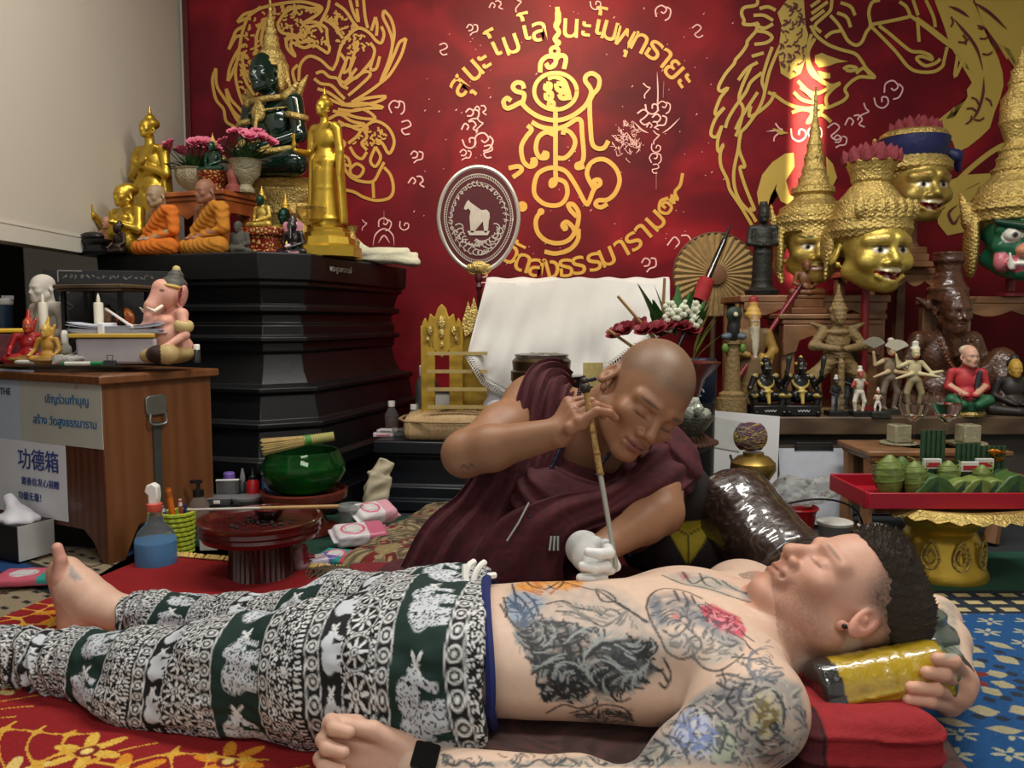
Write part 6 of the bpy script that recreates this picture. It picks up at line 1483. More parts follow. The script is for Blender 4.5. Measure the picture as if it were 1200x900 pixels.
        g.lathe([(.10, .045), (.106, .055), (.106, .072), (.098, .078), (.09, .09)], (0, -.008, 0)); g.ell((0, .0, .05), (.09, .105, .075)); g.ell((0, -.10, .045), (.022, .012, .010), col='d8d0b8'); g.cone((-.115, -.0, .05), (-.135, -.02, .14), .025, .006)
    else:
        g.lathe([(.108, .045), (.112, .07), (.118, .075), (.115, .095), (.10, .10), (.10, .11), (.085, .14), (.062, .16), (.055, .17), (.06, .18), (.048, .19), (.048, .21), (.04, .22), (.044, .23), (.03, .25), (.046, .30), (.044, .36), (.026, .39), (.03, .40), (.022, .42), (.024, .43), (.012, .45), (.003, .49)], (0, -.012, 0)); g.ell((0, .0, .07), (.10, .112, .08))
        for s_ in (-1, 1): g.ell((s_ * .105, -.03, -.01), (.018, .04, .09)); g.cone((s_ * .11, -.03, .05), (s_ * .135, -.03, .12), .022, .005)
        g.box((0, -.19, -.06), (.088, .14, .088), kind='sub', k=.012)
    fy = 2 if kind in ('prince', 'giant') else 0
    g.disp(lambda p: .0022 * np.sin(p[:, 2] * 420) * np.sin(np.arctan2(p[:, 1], p[:, 0]) * 34), (-9, -9, -9), (9, 9, 9)); g.build('crown', M_GOLDO, t)
    if kind in ('hermit', 'hermit3'):
        mb = MB(); z0 = zc + (sc * .225 if kind == 'hermit' else sc * .085 + .098); rnd = random.Random(3)
        for ring, (n, r, ti) in enumerate(((11, .066, .45), (9, .05, .28), (7, .028, .12))):
            for k in range(n):
                a = 6.283 * (k + .5 * ring) / n; c = Vector((r * sc * .8 * math.cos(a), r * sc * .8 * math.sin(a) - .008, z0 + .01 * ring)); d = Vector((math.cos(a) * ti, math.sin(a) * ti, 1)).normalized(); mb.lathe([(.004, 0), (.017 * sc, .012 * sc), (.015 * sc, .026 * sc), (.001, .046 * sc)], 7, c, d)
        mb.build('lotus_top', mat('dusty_red_cloth', '7d2f36', .8, 0, .2, 40, .3, 90), t)
    if kind == 'hermit3':
        base = zc + sc * .085; MB().lathe([(.085 * sc, 0), (.092 * sc, .01), (.098 * sc, .06), (.10 * sc, .085), (.085 * sc, .09)], 24, (0, -.008, base)).build('blue_turban', mat('navy_satin', '1c2452', .5, 0, .2, 20, .3, 40), t)
        mb = MB(); S2 = nS(.004, 1, '24305c', .01); S2.chain([(.09 * sc, 0, base + .05), (.13 * sc, -.02, base + .02), (.15 * sc, 0, base - .03)], [.02, .026, .012]); S2.build('turban_knot', mat('navy_satin', '1c2452', .5), t)
        MB().lathe([(.10 * sc, base + .088), (.095 * sc, base + .105), (.085 * sc, base + .115)], 20).build('gold_band', M_GOLDO, t)
    if stand_col == 'red': MB().lathe([(.05, 0), (.05, .012), (.016, .02), (.014, zc - .05)], 14).build('stand_pole', M_MAROON if False else mat('red_pole', '7e1a22', .4), t)
    elif stand_col: MB().box((0, 0, .012), (.15, .12, .024)).box((0, 0, .04), (.12, .10, .032)).box((0, 0, .07), (.105, .09, .03)).lathe([(.04, .085), (.028, .11), (.024, zc - .06)], 14).build('stand_block', M_TEAK, t, .004)
    return t
mask('gold prince mask with tall spire crown on the upper shelf', 950, 3.2, 292, 1.28, -8, 'prince', ZU, 'red')
mask('grinning gold hermit mask with dusty red lotus top before the spire-crowned mask', 1016, 2.96, 296, 1.36, 8, 'hermit', ZS, 'red')
mask('gold hermit mask wearing a blue turban and red lotus on the high shelf', 1068, 3.42, 222, 1.36, 6, 'hermit3', ZH - .005, 'wood')
mask('green-faced giant mask with gold tiered crown at the right edge', 1186, 3.12, 282, 1.45, -14, 'giant', ZU - .005, 'red')
t = thing('standing_bronze_figure', 'dark bronze standing robed figure at left end of the upper shelf', 'statue', (PX(892, 3.16), 3.17, ZU), -8); H = PZ(238, 3.17) - ZU; s = H / 1.85
S = nS(.0042, s, '2a2a26', .04); S.lathe([(.32, 0), (.34, .10), (.22, .16), (.20, .3), (.19, .85), (.17, 1.1)]); S.cone((0, 0, 1.4), (0, -.01, 1.6), .085, .085); S.ell((0, 0, 1.15), (.21, .14, .28)); S.cone((-.2, 0, 1.35), (.2, 0, 1.35), .07); S.chain([(.24, 0, 1.33), (.28, -.05, 1.05), (.06, -.2, 1.0)], [.07, .055, .05]); S.chain([(-.24, 0, 1.33), (-.28, -.05, 1.05), (-.06, -.2, 1.0)], [.07, .055, .05]); S.cone((0, 0, 1.4), (0, 0, 1.52), .07); head(S, FACE(1.61, -.01), 1.5, '2a2a26', eyes=None, lips=None, k=.02); S.ell((0, .02, 1.77), (.12, .12, .06)); S.cyl((0, .02, 1.78), (0, .02, 1.88), .07, .08); S.build('figure', mat('blackened_bronze', '252622', .5, .3, .3, 30, .3, 90), t)
# small seated wooden statue on the wooden table
zt_ = zt + .01
t = small_seated('wooden_buddha_statue', 'small brown wooden seated statue on a stepped block on the wooden table', 'statue', (PX(942, 3.08), 3.08, zt_ + .07), .135, 0, mat('warm_carved_wood', '6e4628', .45, 0, .15, 40), ('6e4628', '6e4628', '5a3820'), hat='bun', earlen=1.6)
t.location.z = zt_; MB().box((0, 0, .012), (.135, .10, .024)).box((0, 0, .04), (.115, .085, .034)).box((0, 0, .064), (.125, .09, .014)).build('statue_block', mat('warm_carved_wood', '6e4628', .45), t, .004)
for c in t.children:
    if c.name.startswith('figure'): c.location.z = .07
# guardian with club
t = thing('guardian_statue', 'carved pale wood guardian statue with spired crown leaning on a long club', 'statue', (PX(981, 2.92), 2.92, ZS), 0); H = PZ(332, 2.92) - ZS; s = H / 2.05
S = nS(.0036, s, WOODC, .035)
S.box((0, 0, .03), (.34, .2, .03)); S.cyl((0, -.2, .06), (0, -.19, .85), .05, .035); S.lathe([(.06, .0), (.055, .2), (.045, .82)], (0, -.2, 0))
for x in (-1, 1):
    S.chain([(x * .12, 0, .78), (x * .36, -.06, .56), (x * .30, -.02, .12)], [.12, .10, .075]); S.ell((x * .34, -.07, .08), (.06, .12, .04)); S.cone((x * .10, -.06, .82), (x * .46, .0, .62), .10, .03); S.cone((x * .14, -.02, .9), (x * .44, .0, .42), .09, .02)
    S.chain([(x * .24, 0, 1.26), (x * .40, -.05, 1.06), (x * .06, -.22, 1.02)], [.085, .07, .05]); S.cone((x * .22, 0, 1.33), (x * .42, 0, 1.42), .06, .02); S.ell((x * .10, -.01, 1.53), (.03, .05, .08))
S.ell((0, 0, 1.12), (.20, .14, .24)); S.ell((0, 0, .86), (.17, .13, .14)); S.tor((0, 0, .90), .17, .03); S.ell((0, -.06, 1.28), (.16, .10, .07)); S.cone((0, 0, 1.3), (0, 0, 1.45), .08)
head(S, FACE(1.53, -.02), 1.25, WOODC, eyes=None, lips=None, k=.02, nose=1.4, wide=1.1); S.lathe([(.13, 1.60), (.135, 1.65), (.11, 1.67), (.10, 1.72), (.075, 1.75), (.08, 1.78), (.055, 1.81), (.058, 1.84), (.035, 1.87), (.035, 1.9), (.012, 2.05)], (0, 0, 0))
S.disp(lambda p: .0016 * vnoise(p, 330, 4), (-9, -9, -9), (9, 9, 9)); S.build('figure', M_CARVE, t)
# large seated brown hermit
t = thing('hermit_statue', 'large dark brown wooden seated hermit statue with tall hat and beard', 'statue', (PX(1108, 3.0), 3.0, ZS), 4); H = PZ(294, 3.0) - ZS; s = H / 1.13
S = nS(.0046, s, '4e3020', .035); seated_body(S, 'knees', 1.15, legs=False, chest=1.15)
S.chain([(.12, 0, .10), (.34, -.12, .36), (.26, -.28, .05)], [.11, .085, .06]); S.chain([(-.12, 0, .10), (-.36, -.14, .09), (.02, -.28, .06)], [.11, .085, .06]); S.box((0, -.02, .025), (.44, .30, .03)); S.ell((.36, -.2, .30), (.06, .07, .10))
head(S, FACE(.70, -.04, 4), 1.35, '4e3020', eyes=None, lips=None, k=.02, nose=1.35); S.cone((0, -.10, .58), (0, -.13, .40), .07, .025); S.lathe([(.14, .78), (.13, .86), (.085, .95), (.075, 1.0), (.095, 1.06), (.105, 1.12)], (0, .0, 0))
for x in (-1, 1): S.cone((x * .14, 0, .74), (x * .22, .01, .80), .03, .01)
for k in range(4): S.cone((.06 + .035 * k, -.13, .30), (.07 + .035 * k, -.10, .50), .017, .017, .008)
S.disp(lambda p: .0014 * vnoise(p, 260, 6), (-9, -9, -9), (9, 9, 9)); S.build('figure', M_CARVEB, t)
mb = MB()
for k in range(22):
    a = k / 21; mb.ell((s * (-.13 + .24 * a), s * (-.135 - .03 * math.sin(a * 3.1)), s * (.50 - .2 * math.sin(a * 3.14))), .014 * s, n=8)
o = mb.build('bead_necklace', mat('wood_bead', '6a3a22', .4), t)
# bearded gilded hermit figure
t = thing('bearded_hermit_statue', 'slim gilded hermit figure with long grey beard and red-topped hat', 'statue', (PX(882, 2.99), 2.99, ZS), 0); H = PZ(347, 2.99) - ZS; s = H / 1.72
S = nS(.0038, s, '6b5536', .035); S.lathe([(.28, 0), (.30, .10), (.24, .4), (.2, .8)]); S.ell((0, 0, 1.0), (.20, .15, .26)); S.cone((-.18, 0, 1.16), (.18, 0, 1.16), .08); S.chain([(.22, 0, 1.15), (.30, -.06, .9), (.14, -.2, .78)], [.08, .07, .05], col='8a6a2c'); S.chain([(-.22, 0, 1.15), (-.30, -.06, .9), (-.12, -.2, .84)], [.08, .07, .05], col='8a6a2c')
head(S, FACE(1.32, -.02), 1.15, '9c7a4e', eyes='open', lips=None, brow='cfc6ae', k=.02); S.cone((0, -.11, 1.24), (0, -.16, .78), .065, .02, col='b8b09a'); S.lathe([(.115, 1.40), (.12, 1.45), (.09, 1.52), (.06, 1.57), (.07, 1.62)], (0, .01, 0), col='c09a4a'); S.ell((0, 0, 1.66), (.07, .05, .07), col='8c2424'); S.box((.12, -.1, .55), (.1, .08, .3), (0, 12, 0), .03, col='a8863a'); S.build('figure', M_VC, t)
t = thing('carved_post', 'tall carved wooden post with small black bird figure on top', 'ornament', (PX(859, 2.84), 2.84, ZS), 0)
MB().lathe([(.055, 0), (.052, .06), (.046, .062), (.046, .075), (.03, .085), (.024, .20), (.022, .245), (.03, .25), (.03, .26)], 16).build('post_body', M_CARVE, t)
S = nS(.0034, 1, '1a1c1e', .01); S.ell((0, 0, .30), (.022, .022, .045)); S.ell((0, -.008, .352), (.02, .022, .022), col='2a332c'); S.tor((0, -.008, .352), .022, .006, (90, 0, 0), col='1f3a28'); S.ell((0, -.028, .352), (.006, .006, .006), col='c8c0a0')
for x in (-1, 1): S.ell((x * .028, -.01, .275), (.016, .02, .012), col='56626e'); S.ell((x * .03, -.012, .235), (.012, .012, .018), col='5c7a34')
S.build('bird_figure', M_VC, t)
# two black and gold guardian figurines
def black_guard(label, x, rz):
    t = thing('guardian_figurine', label, 'figurine', (PX(x, 2.84), 2.84, ZS), rz); s = .185 / 1.0; z0 = .22
    S = nS(.0032, s, '121212', .03); S.M = S.M @ Matrix.Translation((0, 0, z0)); seated_body(S, 'knees', 1.1, legs=False)
    for q in (-1, 1): S.chain([(q * .11, 0, .12), (q * .30, -.16, .16), (q * .24, -.18, -.10)], [.10, .08, .06]); S.cone((q * .24, -.16, -.14), (q * .26, -.3, -.15), .05, .04); S.ell((q * .27, -.2, .17), (.07, .07, .03), col='a8924a'); S.cone((q * .2, 0, .52), (q * .34, .06, .2), .06, .03, col='8a7a3e')
    S.tor((0, -.03, .42), .14, .022, (60, 0, 0), col='b09a4c'); S.cone((0, -.14, .26), (0, -.22, .02), .05, .03, col='b09a4c'); S.ell((0, -.17, .24), (.10, .04, .03), col='b09a4c')
    head(S, FACE(.68, -.02), 1.2, '141414', eyes='open', lips=None, k=.02); S.tor((0, 0, .76), .095, .02, (8, 0, 0), col='b09a4c'); S.ell((0, 0, .82), (.075, .075, .06)); S.ell((0, 0, .88), (.03, .03, .04), col='b09a4c')
    S.chain([(.26, -.02, .34), (.36, -.14, .50), (.33, -.20, .62)], [.05, .045, .04]); S.cone((.33, -.22, .55), (.36, -.22, .86), .025, .055, col='2b3028'); S.build('figure', M_VCG, t)
    MB().box((0, -.01, .02), (.118, .09, .036)).build('base_block', M_BLACK, t, .004); mb = MB(); mb.ribbon([(-.02 + .005 * k, -.0555, .02 + .003 * (-1) ** k) for k in range(9)], .0025); mb.build('base_lettering', mat('white_ink', 'c9c9c4', .6), t); return t
black_guard('black and gold guardian figurine with raised club, right beside the carved post', 898, 4); black_guard('black and gold guardian figurine with raised club, under the pale carved guardian', 939, -4)
# little standing figurines
def small_stand(label, x, Y, H, cols, pose='club', rz=0, base='151515', fan=False):
    t = thing('figurine', label, 'figurine', (PX(x, Y), Y, ZS), rz); s = H / 1.9; S = nS(.0030, s, cols[0], .03); S.M = S.M @ Matrix.Translation((0, 0, .12))
    for q in (-1, 1): S.chain([(q * .09, 0, .82), (q * (.20 if pose != 'club' else .12), -.05, .45), (q * .14, 0, .04)], [.11, .085, .06], col=cols[2]); S.cone((q * .14, 0, .03), (q * .15, -.14, .02), .05, .04)
    S.ell((0, 0, 1.1), (.18, .12, .26)); S.cone((-.17, 0, 1.3), (.17, 0, 1.3), .07); S.ell((0, 0, .82), (.19, .14, .12), col=cols[2])
    if pose == 'dance':
        S.chain([(.2, 0, 1.28), (.42, -.08, 1.02), (.66, -.16, 1.08)], [.065, .05, .035], col=cols[1]); S.chain([(-.2, 0, 1.28), (-.44, -.04, 1.18), (-.52, -.08, 1.52)], [.065, .05, .035], col=cols[1]); S.cone((.12, -.1, 1.0), (.62, -.18, .92), .06, .03, col=cols[1]); S.cone((-.1, -.1, 1.0), (-.5, -.1, .86), .06, .03, col=cols[1])
    elif pose == 'up':
        for q in (-1, 1): S.chain([(q * .2, 0, 1.28), (q * .34, -.12, 1.05), (q * .2, -.26, 1.2)], [.06, .05, .036], col=cols[1])
    else:
        for q in (-1, 1): S.chain([(q * .2, 0, 1.28), (q * .28, -.06, 1.0), (q * .05, -.2, .9)], [.065, .052, .04])
        S.cone((0, -.22, .9), (0, -.22, .06), .035, .05)
    head(S, FACE(1.55, -.02), 1.35, cols[1], eyes='open', lips=None, k=.02); S.lathe([(.115, 1.64), (.12, 1.70), (.08, 1.74), (.085, 1.86), (.03, 1.9)], col=cols[3]); S.paint((0, -.2, 1.40), (.06, .2, .09), '9a2420') if pose == 'dance' else None
    S.build('figure', M_VC, t); MB().box((0, -.01, .006), (.066, .056, .022)).build('base_block', mat('base_' + base, base, .5), t, .002)
    if fan:
        mb = MB(); mb.prism([(0, 0)] + [(.045 * math.sin(a), .045 * math.cos(a) * .9) for a in np.linspace(-1.1, 1.1, 11)], .003, (-.52 * s, -.09 * s, 1.74 * s), (1, 0, 0), (0, 0, 1)); mb.build('folding_fan', mat('fan_' + fan, fan, .6), t)
    return t
small_stand('tiny black figurine with silver hat standing before the wooden table', 981, 2.83, .135, ('1c1c1e', '2a2a2a', '77777a', 'c9c6bc'))
small_stand('tiny red and white warrior figurine on black base beside the silver-hatted one', 1009, 2.82, .165, ('b8b0a0', 'a84438', 'cfc8b8', 'd8d4c8'), 'up')
small_stand('tiny white and pink figurine on dark base, shortest of the shelf row', 1031, 2.81, .095, ('cfc4b4', 'c07a68', 'd8d0c4', 'd8d4c8'), 'up', base='2b2a26')
small_stand('tiny white-hatted figurine peeping out behind the red warrior figurine', 998, 2.92, .19, ('2a2a2c', 'b8a898', '3a3a3c', 'd6d2c6'))
small_stand('dancer figurine in grey and gold raising a fan, left of the dancing pair', 1044, 2.88, .255, ('7a6a52', 'b9a07c', '6a5c4e', 'b8b0a0'), 'dance', 6, '2a2622', '8a8678')
small_stand('dancer figurine in cream with tall white hat, right of the dancing pair', 1073, 2.86, .245, ('b9ae84', 'c9bd92', '8a7c5c', 'dad6c8'), 'dance', -8, '2a2622', 'b5b09c')
# child figure in red
t = thing('child_statue', 'smiling child statue in red shirt with cream cap seated on green base', 'statue', (PX(1137, 2.82), 2.83, ZS), -14); s = .232 / .98; S = nS(.0032, s, 'b5353c', .03); S.M = S.M @ Matrix.Translation((0, 0, .14)); seated_body(S, 'lap', .95, legs=False)
for q in (-1, 1): S.chain([(q * .10, -.02, .08), (q * .24, -.18, .10), (q * .1, -.26, .04)], [.10, .08, .06], col='1f5a3a'); S.chain([(q * .24, -.02, .30), (q * .06, -.22, .18)], [.045, .035], col='c99a80')
head(S, FACE(.72, -.02, 0, 20), 1.35, 'cfa288', eyes='open', lips='b05048', brow='3a2a20', k=.02); S.ell((0, .03, .82), (.115, .12, .08), col='d8cba8'); S.cone((.14, -.1, .5), (.10, -.12, .28), .035, .03, col='2a2c34'); S.build('figure', M_VC, t)
MB().lathe([(.062, 0), (.064, .008), (.058, .016), (.05, .018)], 20).build('gold_base', M_GOLDO, t); MB().lathe([(.056, .017), (.062, .03), (.058, .05), (.045, .054)], 16).build('green_seat', mat('green_sequins', '1c4a30', .4, .2, .4, 160, .5, 200), t)
small_seated('dark_gold_statue', 'dark bronze and gold seated statue at the far right end of the shelf', 'statue', (PX(1192, 2.85), 2.86, ZS), .20, -10, M_VC, ('2c2622', 'b8923c', '2a2420'), hat='bun', fat=1.2)
# leaning sticks, straw fan
t = thing('palm_leaf_fan', 'round ribbed straw fan with long handle behind the flowers', 'fan', (PX(836, 3.62), 3.62, 0)); c = P(836, 322, 3.62); r = 48 / FPX * 3.62
mb = MB(); n = 72; lc = Vector((0, 0, c.z))
mb.add([lc + Vector((0, -.02, 0))] + [lc + Vector((r * (1 if k % 2 else .985) * math.cos(6.2832 * k / n), -.012 if k % 2 else .0, r * (1 if k % 2 else .985) * math.sin(6.2832 * k / n))) for k in range(n)], [(0, 1 + k, 1 + (k + 1) % n) for k in range(n)])
mb.build('fan_blade', mat('dry_straw', '8a744c', .8, 0, .2, 40, .3, 120), t, smooth=False, solid=.004); mb = MB(); mb.tube([lc + Vector((r * math.cos(a), -.004, r * math.sin(a))) for a in np.linspace(0, 6.283, 60, endpoint=False)], .006, 6, closed=True)
mb.build('fan_rim', mat('brown_cane', '4c3320', .6), t); MB().lathe([(.045, 0), (.045, .012), (.02, .02)], 20, lc + Vector((0, -.02, 0)), (0, -1, 0)).build('fan_hub', mat('leather_hub', '6a4a34', .6), t); MB().cyl((0, .012, 0), (0, .012, c.z - .02), .012, .012).lathe([(.09, 0), (.09, .015), (.02, .03)], 20).build('fan_handle', M_TEAKD, t)
def stick(name, label, cat, p0, p1, segs):
    t = thing(name, label, cat, p1)
    for (a, b, r0, r1, m, nm) in segs: MB().cyl(p0.lerp(p1, a), p0.lerp(p1, b), r0, r1, 12).build(nm, m, t, world=True)
    return t
p0, p1 = P(856, 264, 3.2), P(774, 455, 2.95); p2 = p0 + (p1 - p0) * ((p0.z - .01) / (p0.z - p1.z))
stick('ritual_staff', 'slim black lacquered staff with red cloth band leaning behind flowers', 'staff', p0, p2, [(0, .06, .003, .010, M_BLACK, 'pointed_tip'), (.06, .21, .0115, .0125, mat('black_lacquer', '0d0d10', .15, coat=.6), 'staff_shaft'), (.21, .29, .03, .036, mat('red_cloth', '8e1a20', .8, 0, .2, 40, .3, 90), 'red_band'), (.29, 1, .008, .008, M_BLACK, 'lower_shaft')])
p0, p1 = P(936, 338, 3.04), P(893, 402, 2.98); p2 = p0 + (p1 - p0) * ((p0.z - ZS) / (p0.z - p1.z))
stick('red_stick', 'dark red lacquered stick leaning below the small wooden statue', 'stick', p0, p2, [(0, 1, .010, .010, mat('red_lacquer', '6c1420', .3), 'stick_shaft'), (-.04, .02, .006, .011, M_MAROON, 'stick_tip')])
# ================================================================ CENTRE BACK
YC = 2.98; zc_ = PZ(327, YC)
t = thing('draped_chest', 'large chest covered by white cloth with lace edge behind the robed person', 'chest', (PX(672, YC), YC + .2, 0)); ct = t
xl, xr = .03, PX(776, YC)
part(MB().box(((xl + xr) / 2, YC + .30, zc_ / 2 - .005), (xr - xl - .02, .44, zc_ - .01)), 'chest_body', M_TEAKD, t, bevel=.01)
lo = [(548, 413), (566, 440), (592, 456), (622, 448), (660, 446), (690, 444), (712, 428), (745, 400), (770, 384), (785, 372)]
def drape(a, b):
    x = 570 + (785 - 570) * a; i = np.interp(a, np.linspace(0, 1, len(lo)), range(len(lo))); j = int(min(i, len(lo) - 2)); f = i - j; ex, ey = lo[j][0] * (1 - f) + lo[j + 1][0] * f, lo[j][1] * (1 - f) + lo[j + 1][1] * f
    if b < .3: q = P(x, 328 + 3 * math.sin(a * 9), YC); return Vector((q.x, YC + .44 - (b / .3) * .45, zc_ + .004 + .003 * math.sin(a * 40)))
    g = (b - .3) / .7; px_, py_ = x + (ex - x) * g, 328 + 3 * math.sin(a * 9) + (ey - 328) * g
    w_ = .012 * math.sin(a * 28 + 2.4 * math.sin(g * 3)) * g + .006 * math.sin(a * 61 + g * 4) * g + .01 * math.sin((a * .7 + g) * 9) * g
    return P(px_, py_, YC - .012 - .10 * g - w_)
mb = MB(); mb.grid(drape, 90, 40); part(mb, 'white_cloth', mat('white_cotton', 'cfccc6', .85, 0, .03, 20, .1, 300), t, solid=.003)
mb = MB(); rnd = random.Random(9)
for k in range(110):
    a = k / 109
    if .40 < a < .54: continue
    q = drape(a, 1.0); d = (drape(a, 1.0) - drape(a, .93)).normalized()
    mb.tube([q + Vector((.0, -.004, 0)), q + d * .012 + Vector((.006, -.004, 0)), q + d * .024 + Vector((0, -.004, 0)), q + d * .012 + Vector((-.006, -.004, 0))], .0022, 4, closed=True); mb.tube([q + Vector((-.008, -.004, 0)), q + Vector((.008, -.004, 0))], .0022, 4)
o = part(mb, 'lace_edge', mat('white_lace', 'd2cfc8', .9), t); o['kind'] = 'stuff'
# ceremonial fan on a stand
YF = 3.05; cf = P(561, 257, YF); rx, rz_ = 46 / FPX * YF, 59 / FPX * YF
t = thing('ceremonial_fan', 'maroon oval ceremonial fan with white horse emblem on a pole stand', 'fan', (cf.x, YF, ZP))
def oval(a, k=1.): return (rx * k * math.cos(a) * (1 - .10 * (math.sin(a) < 0) * abs(math.sin(a))), rz_ * k * math.sin(a))
o0 = Vector((cf.x, YF, cf.z)); ring = [oval(a) for a in np.linspace(0, 6.2832, 64, endpoint=False)]
part(MB().prism(ring, .012, o0, (1, 0, 0), (0, 0, 1)), 'fan_face', mat('maroon_velvet', '4a0f18', .7, 0, .1, 20), t)
mb = MB(); mb.tube([o0 + Vector((x, -.006, z)) for x, z in ring], .0085, 8, closed=True); part(mb, 'fan_rim', mat('silver_trim', 'b9b4a8', .35, .5, .05), t)
mb = MB(); fw = lambda x, z: (o0.x + x, YF - .0135, o0.z + z)
for k_, w_ in ((.86, .003), (.80, .002), (.70, .002)): mb.ribbon([fw(*oval(a, k_)) for a in np.linspace(0, 6.2832, 80, endpoint=False)], w_, closed=True, sm=2)
for i in range(110): a = 6.2832 * i / 110; mb.ribbon([fw(*oval(a, .81)), fw(*oval(a + .02, .855))], .0022, sm=0)
for i in range(34):
    a = 6.2832 * i / 34 + .1; low = math.sin(a) < -.3; k_ = .62 if low else .68; sz = .020 if low else .012; x, z = oval(a, k_)
    mb.ribbon([fw(x + sz * q * math.cos(a * 2 + 2.4 * q) , z + sz * q * math.sin(a * 2 + 2.4 * q)) for q in np.linspace(.1, 1, 9)], .0036, sm=2)
    mb.ribbon([fw(x - sz * q * math.cos(a * 3 + 3 * q), z + .8 * sz * q * math.sin(a * 3 + 3 * q)) for q in np.linspace(.1, 1, 9)], .0034, sm=2)
for a in np.linspace(3.5, 5.9, 17):
    x, z = oval(a, .50); mb.ribbon([fw(x + .022 * q * math.cos(a * 5 + 4 * q), z + .02 * q * math.sin(a * 5 + 4 * q)) for q in np.linspace(.1, 1, 10)], .004, sm=2)
part(mb, 'silver_embroidery', mat('silver_thread', 'b8ada0', .5, .3), t, smooth=False)
hs = [(-.046, .050), (-.040, .062), (-.033, .070), (-.028, .062), (-.014, .050), (-.006, .036), (.012, .034), (.030, .036), (.040, .026), (.042, .008), (.037, -.006), (.036, -.032), (.030, -.044), (.022, -.044), (.024, -.02), (.018, -.004), (.0, -.010), (-.014, -.008), (-.016, -.044), (-.026, -.044), (-.027, -.012), (-.030, .010), (-.026, .030), (-.034, .040), (-.044, .034), (-.050, .040)]
mb = MB(); bmh = bmesh.new(); vs = [bmh.verts.new(fw(x * 1.05 - .002, z * 1.05 - .004)) for x, z in hs]; f_ = bmh.faces.new(vs); bmesh.ops.triangulate(bmh, faces=[f_]); bmh.verts.index_update(); mb.add([v.co.copy() for v in bmh.verts], [tuple(v.index for v in q.verts) for q in bmh.faces]); bmh.free()
mb.add([fw(-.042, -.044), fw(.042, -.044), fw(.034, -.060), (fw(-.034, -.060))], [(0, 1, 2, 3)]); part(mb, 'horse_emblem', mat('cream_embroidery', 'b9b0a2', .7), t, smooth=False, solid=.002)
zb_ = cf.z - rz_; mb = MB(); mb.ell((cf.x, YF - .012, zb_ + .015), (.032, .012, .022)); 
for k in (-1, 1): mb.ell((cf.x + k * .03, YF - .01, zb_ + .012), (.018, .008, .014)); mb.tube([(cf.x, YF - .006, zb_ - .006), (cf.x + k * .025, YF - .006, zb_ - .012), (cf.x + k * .045, YF - .006, zb_ + .003)], .004, 6, 4)
part(mb, 'gold_boss', M_GOLDO, t); mb = MB(); mb.lathe([(.012, zb_ - .012), (.016, zb_ - .03), (.008, zb_ - .045), (.014, zb_ - .06), (.007, zb_ - .075), (.0065, ZP + .22)][::-1], 14, (cf.x, YF, 0)); part(mb, 'fan_pole', mat('dark_red_wood', '4a1c1c', .4), t)
mb = MB(); mb.lathe([(.06, ZP), (.06, ZP + .02), (.03, ZP + .04), (.03, ZP + .16), (.034, ZP + .2), (.04, ZP + .225)], 18, (cf.x, YF, 0)); part(mb, 'stand_socket', mat('aged_brass', '9c7c34', .35, .8, .2, 30), t)
# gold rack, drum, card
YR = 2.93; t = thing('carved_rack', 'gold carved tiered rack with pointed top on the low platform', 'rack', (PX(525, YR), YR, ZP)); xa, xb = PX(495, YR), PX(541, YR); w_ = xb - xa; ht = PZ(356, YR) - ZP
cx_ = (xa + xb) / 2; pr = [(-w_ / 2, 0), (w_ / 2, 0), (w_ / 2, ht * .86), (w_ * .42, ht * .90), (w_ * .36, ht * .86), (w_ * .30, ht * .93), (w_ * .18, ht * .90), (w_ * .1, ht * .97), (0, ht), (-w_ * .1, ht * .97), (-w_ * .18, ht * .90), (-w_ * .30, ht * .93), (-w_ * .36, ht * .86), (-w_ * .42, ht * .90), (-w_ / 2, ht * .86)]
M_GPAINT = mat('gold_painted_wood', 'b08e30', .5, .3, .2, 30)
for sx in (-.30, .30): part(MB().box((cx_ + sx * w_ * 1.2, YR, ht * .42 + ZP), (w_ * .36, .016, ht * .84)), 'side_board', M_GPAINT, t, bevel=.003)
part(MB().prism([(x, z) for x, z in pr if z > ht * .8] + [(-w_ / 2, ht * .70), (-w_ * .2, ht * .66), (0, ht * .6), (w_ * .2, ht * .66), (w_ / 2, ht * .70)], .02, (cx_, YR + .012, ZP), (1, 0, 0), (0, 0, 1)), 'carved_crest', M_GPAINT, t, bevel=.003)
mb = MB()
for dx_, dz_, r_ in ((0, .86, .018), (0, .78, .014), (0, .70, .009), (-.3, .8, .012), (.3, .8, .012), (-.36, .74, .008), (.36, .74, .008)): mb.ell((cx_ + dx_ * w_, YR - .012, ZP + dz_ * ht), (r_ * .8, .006, r_ * 1.5), n=8)
part(mb, 'gold_leaf_ornament', M_GOLDO, t)
for k in range(5):
    part(MB().box((cx_ + w_ * .42 + .02 * 0, YR - .02 - .018 * (4 - k) * 0 - .05, ZP + ht * (.12 + .13 * k)), (w_ * 1.5, .012, .012)), 'cross_bar', mat('pale_bamboo', 'a8935c', .5), t)
for xx in (549, 563): part(MB().prism([(0, 0), (.03, .02), (.036, .06), (.02, .10), (.012, .13), (.0, .09), (-.012, .05)], .012, (PX(xx, YR) - .012, YR + .0, PZ(395, YR) if xx == 549 else PZ(390, YR)), (1 if xx == 549 else -1, 0, 0), (0, 0, 1)), 'flame_finial', M_GOLDO, t, bevel=.002)
part(MB().box((PX(554, YR), YR + .02, (ZP + PZ(392, YR)) / 2), (.10, .012, PZ(392, YR) - ZP)), 'rear_board', M_GPAINT, t)
YD = 2.66; zd = PZ(421, YD); t = thing('brass_drum', 'round dark brass container with metal lid tray behind the robed person', 'container', (PX(636, YD), YD + .1, 0)); rd = 36 / FPX * YD
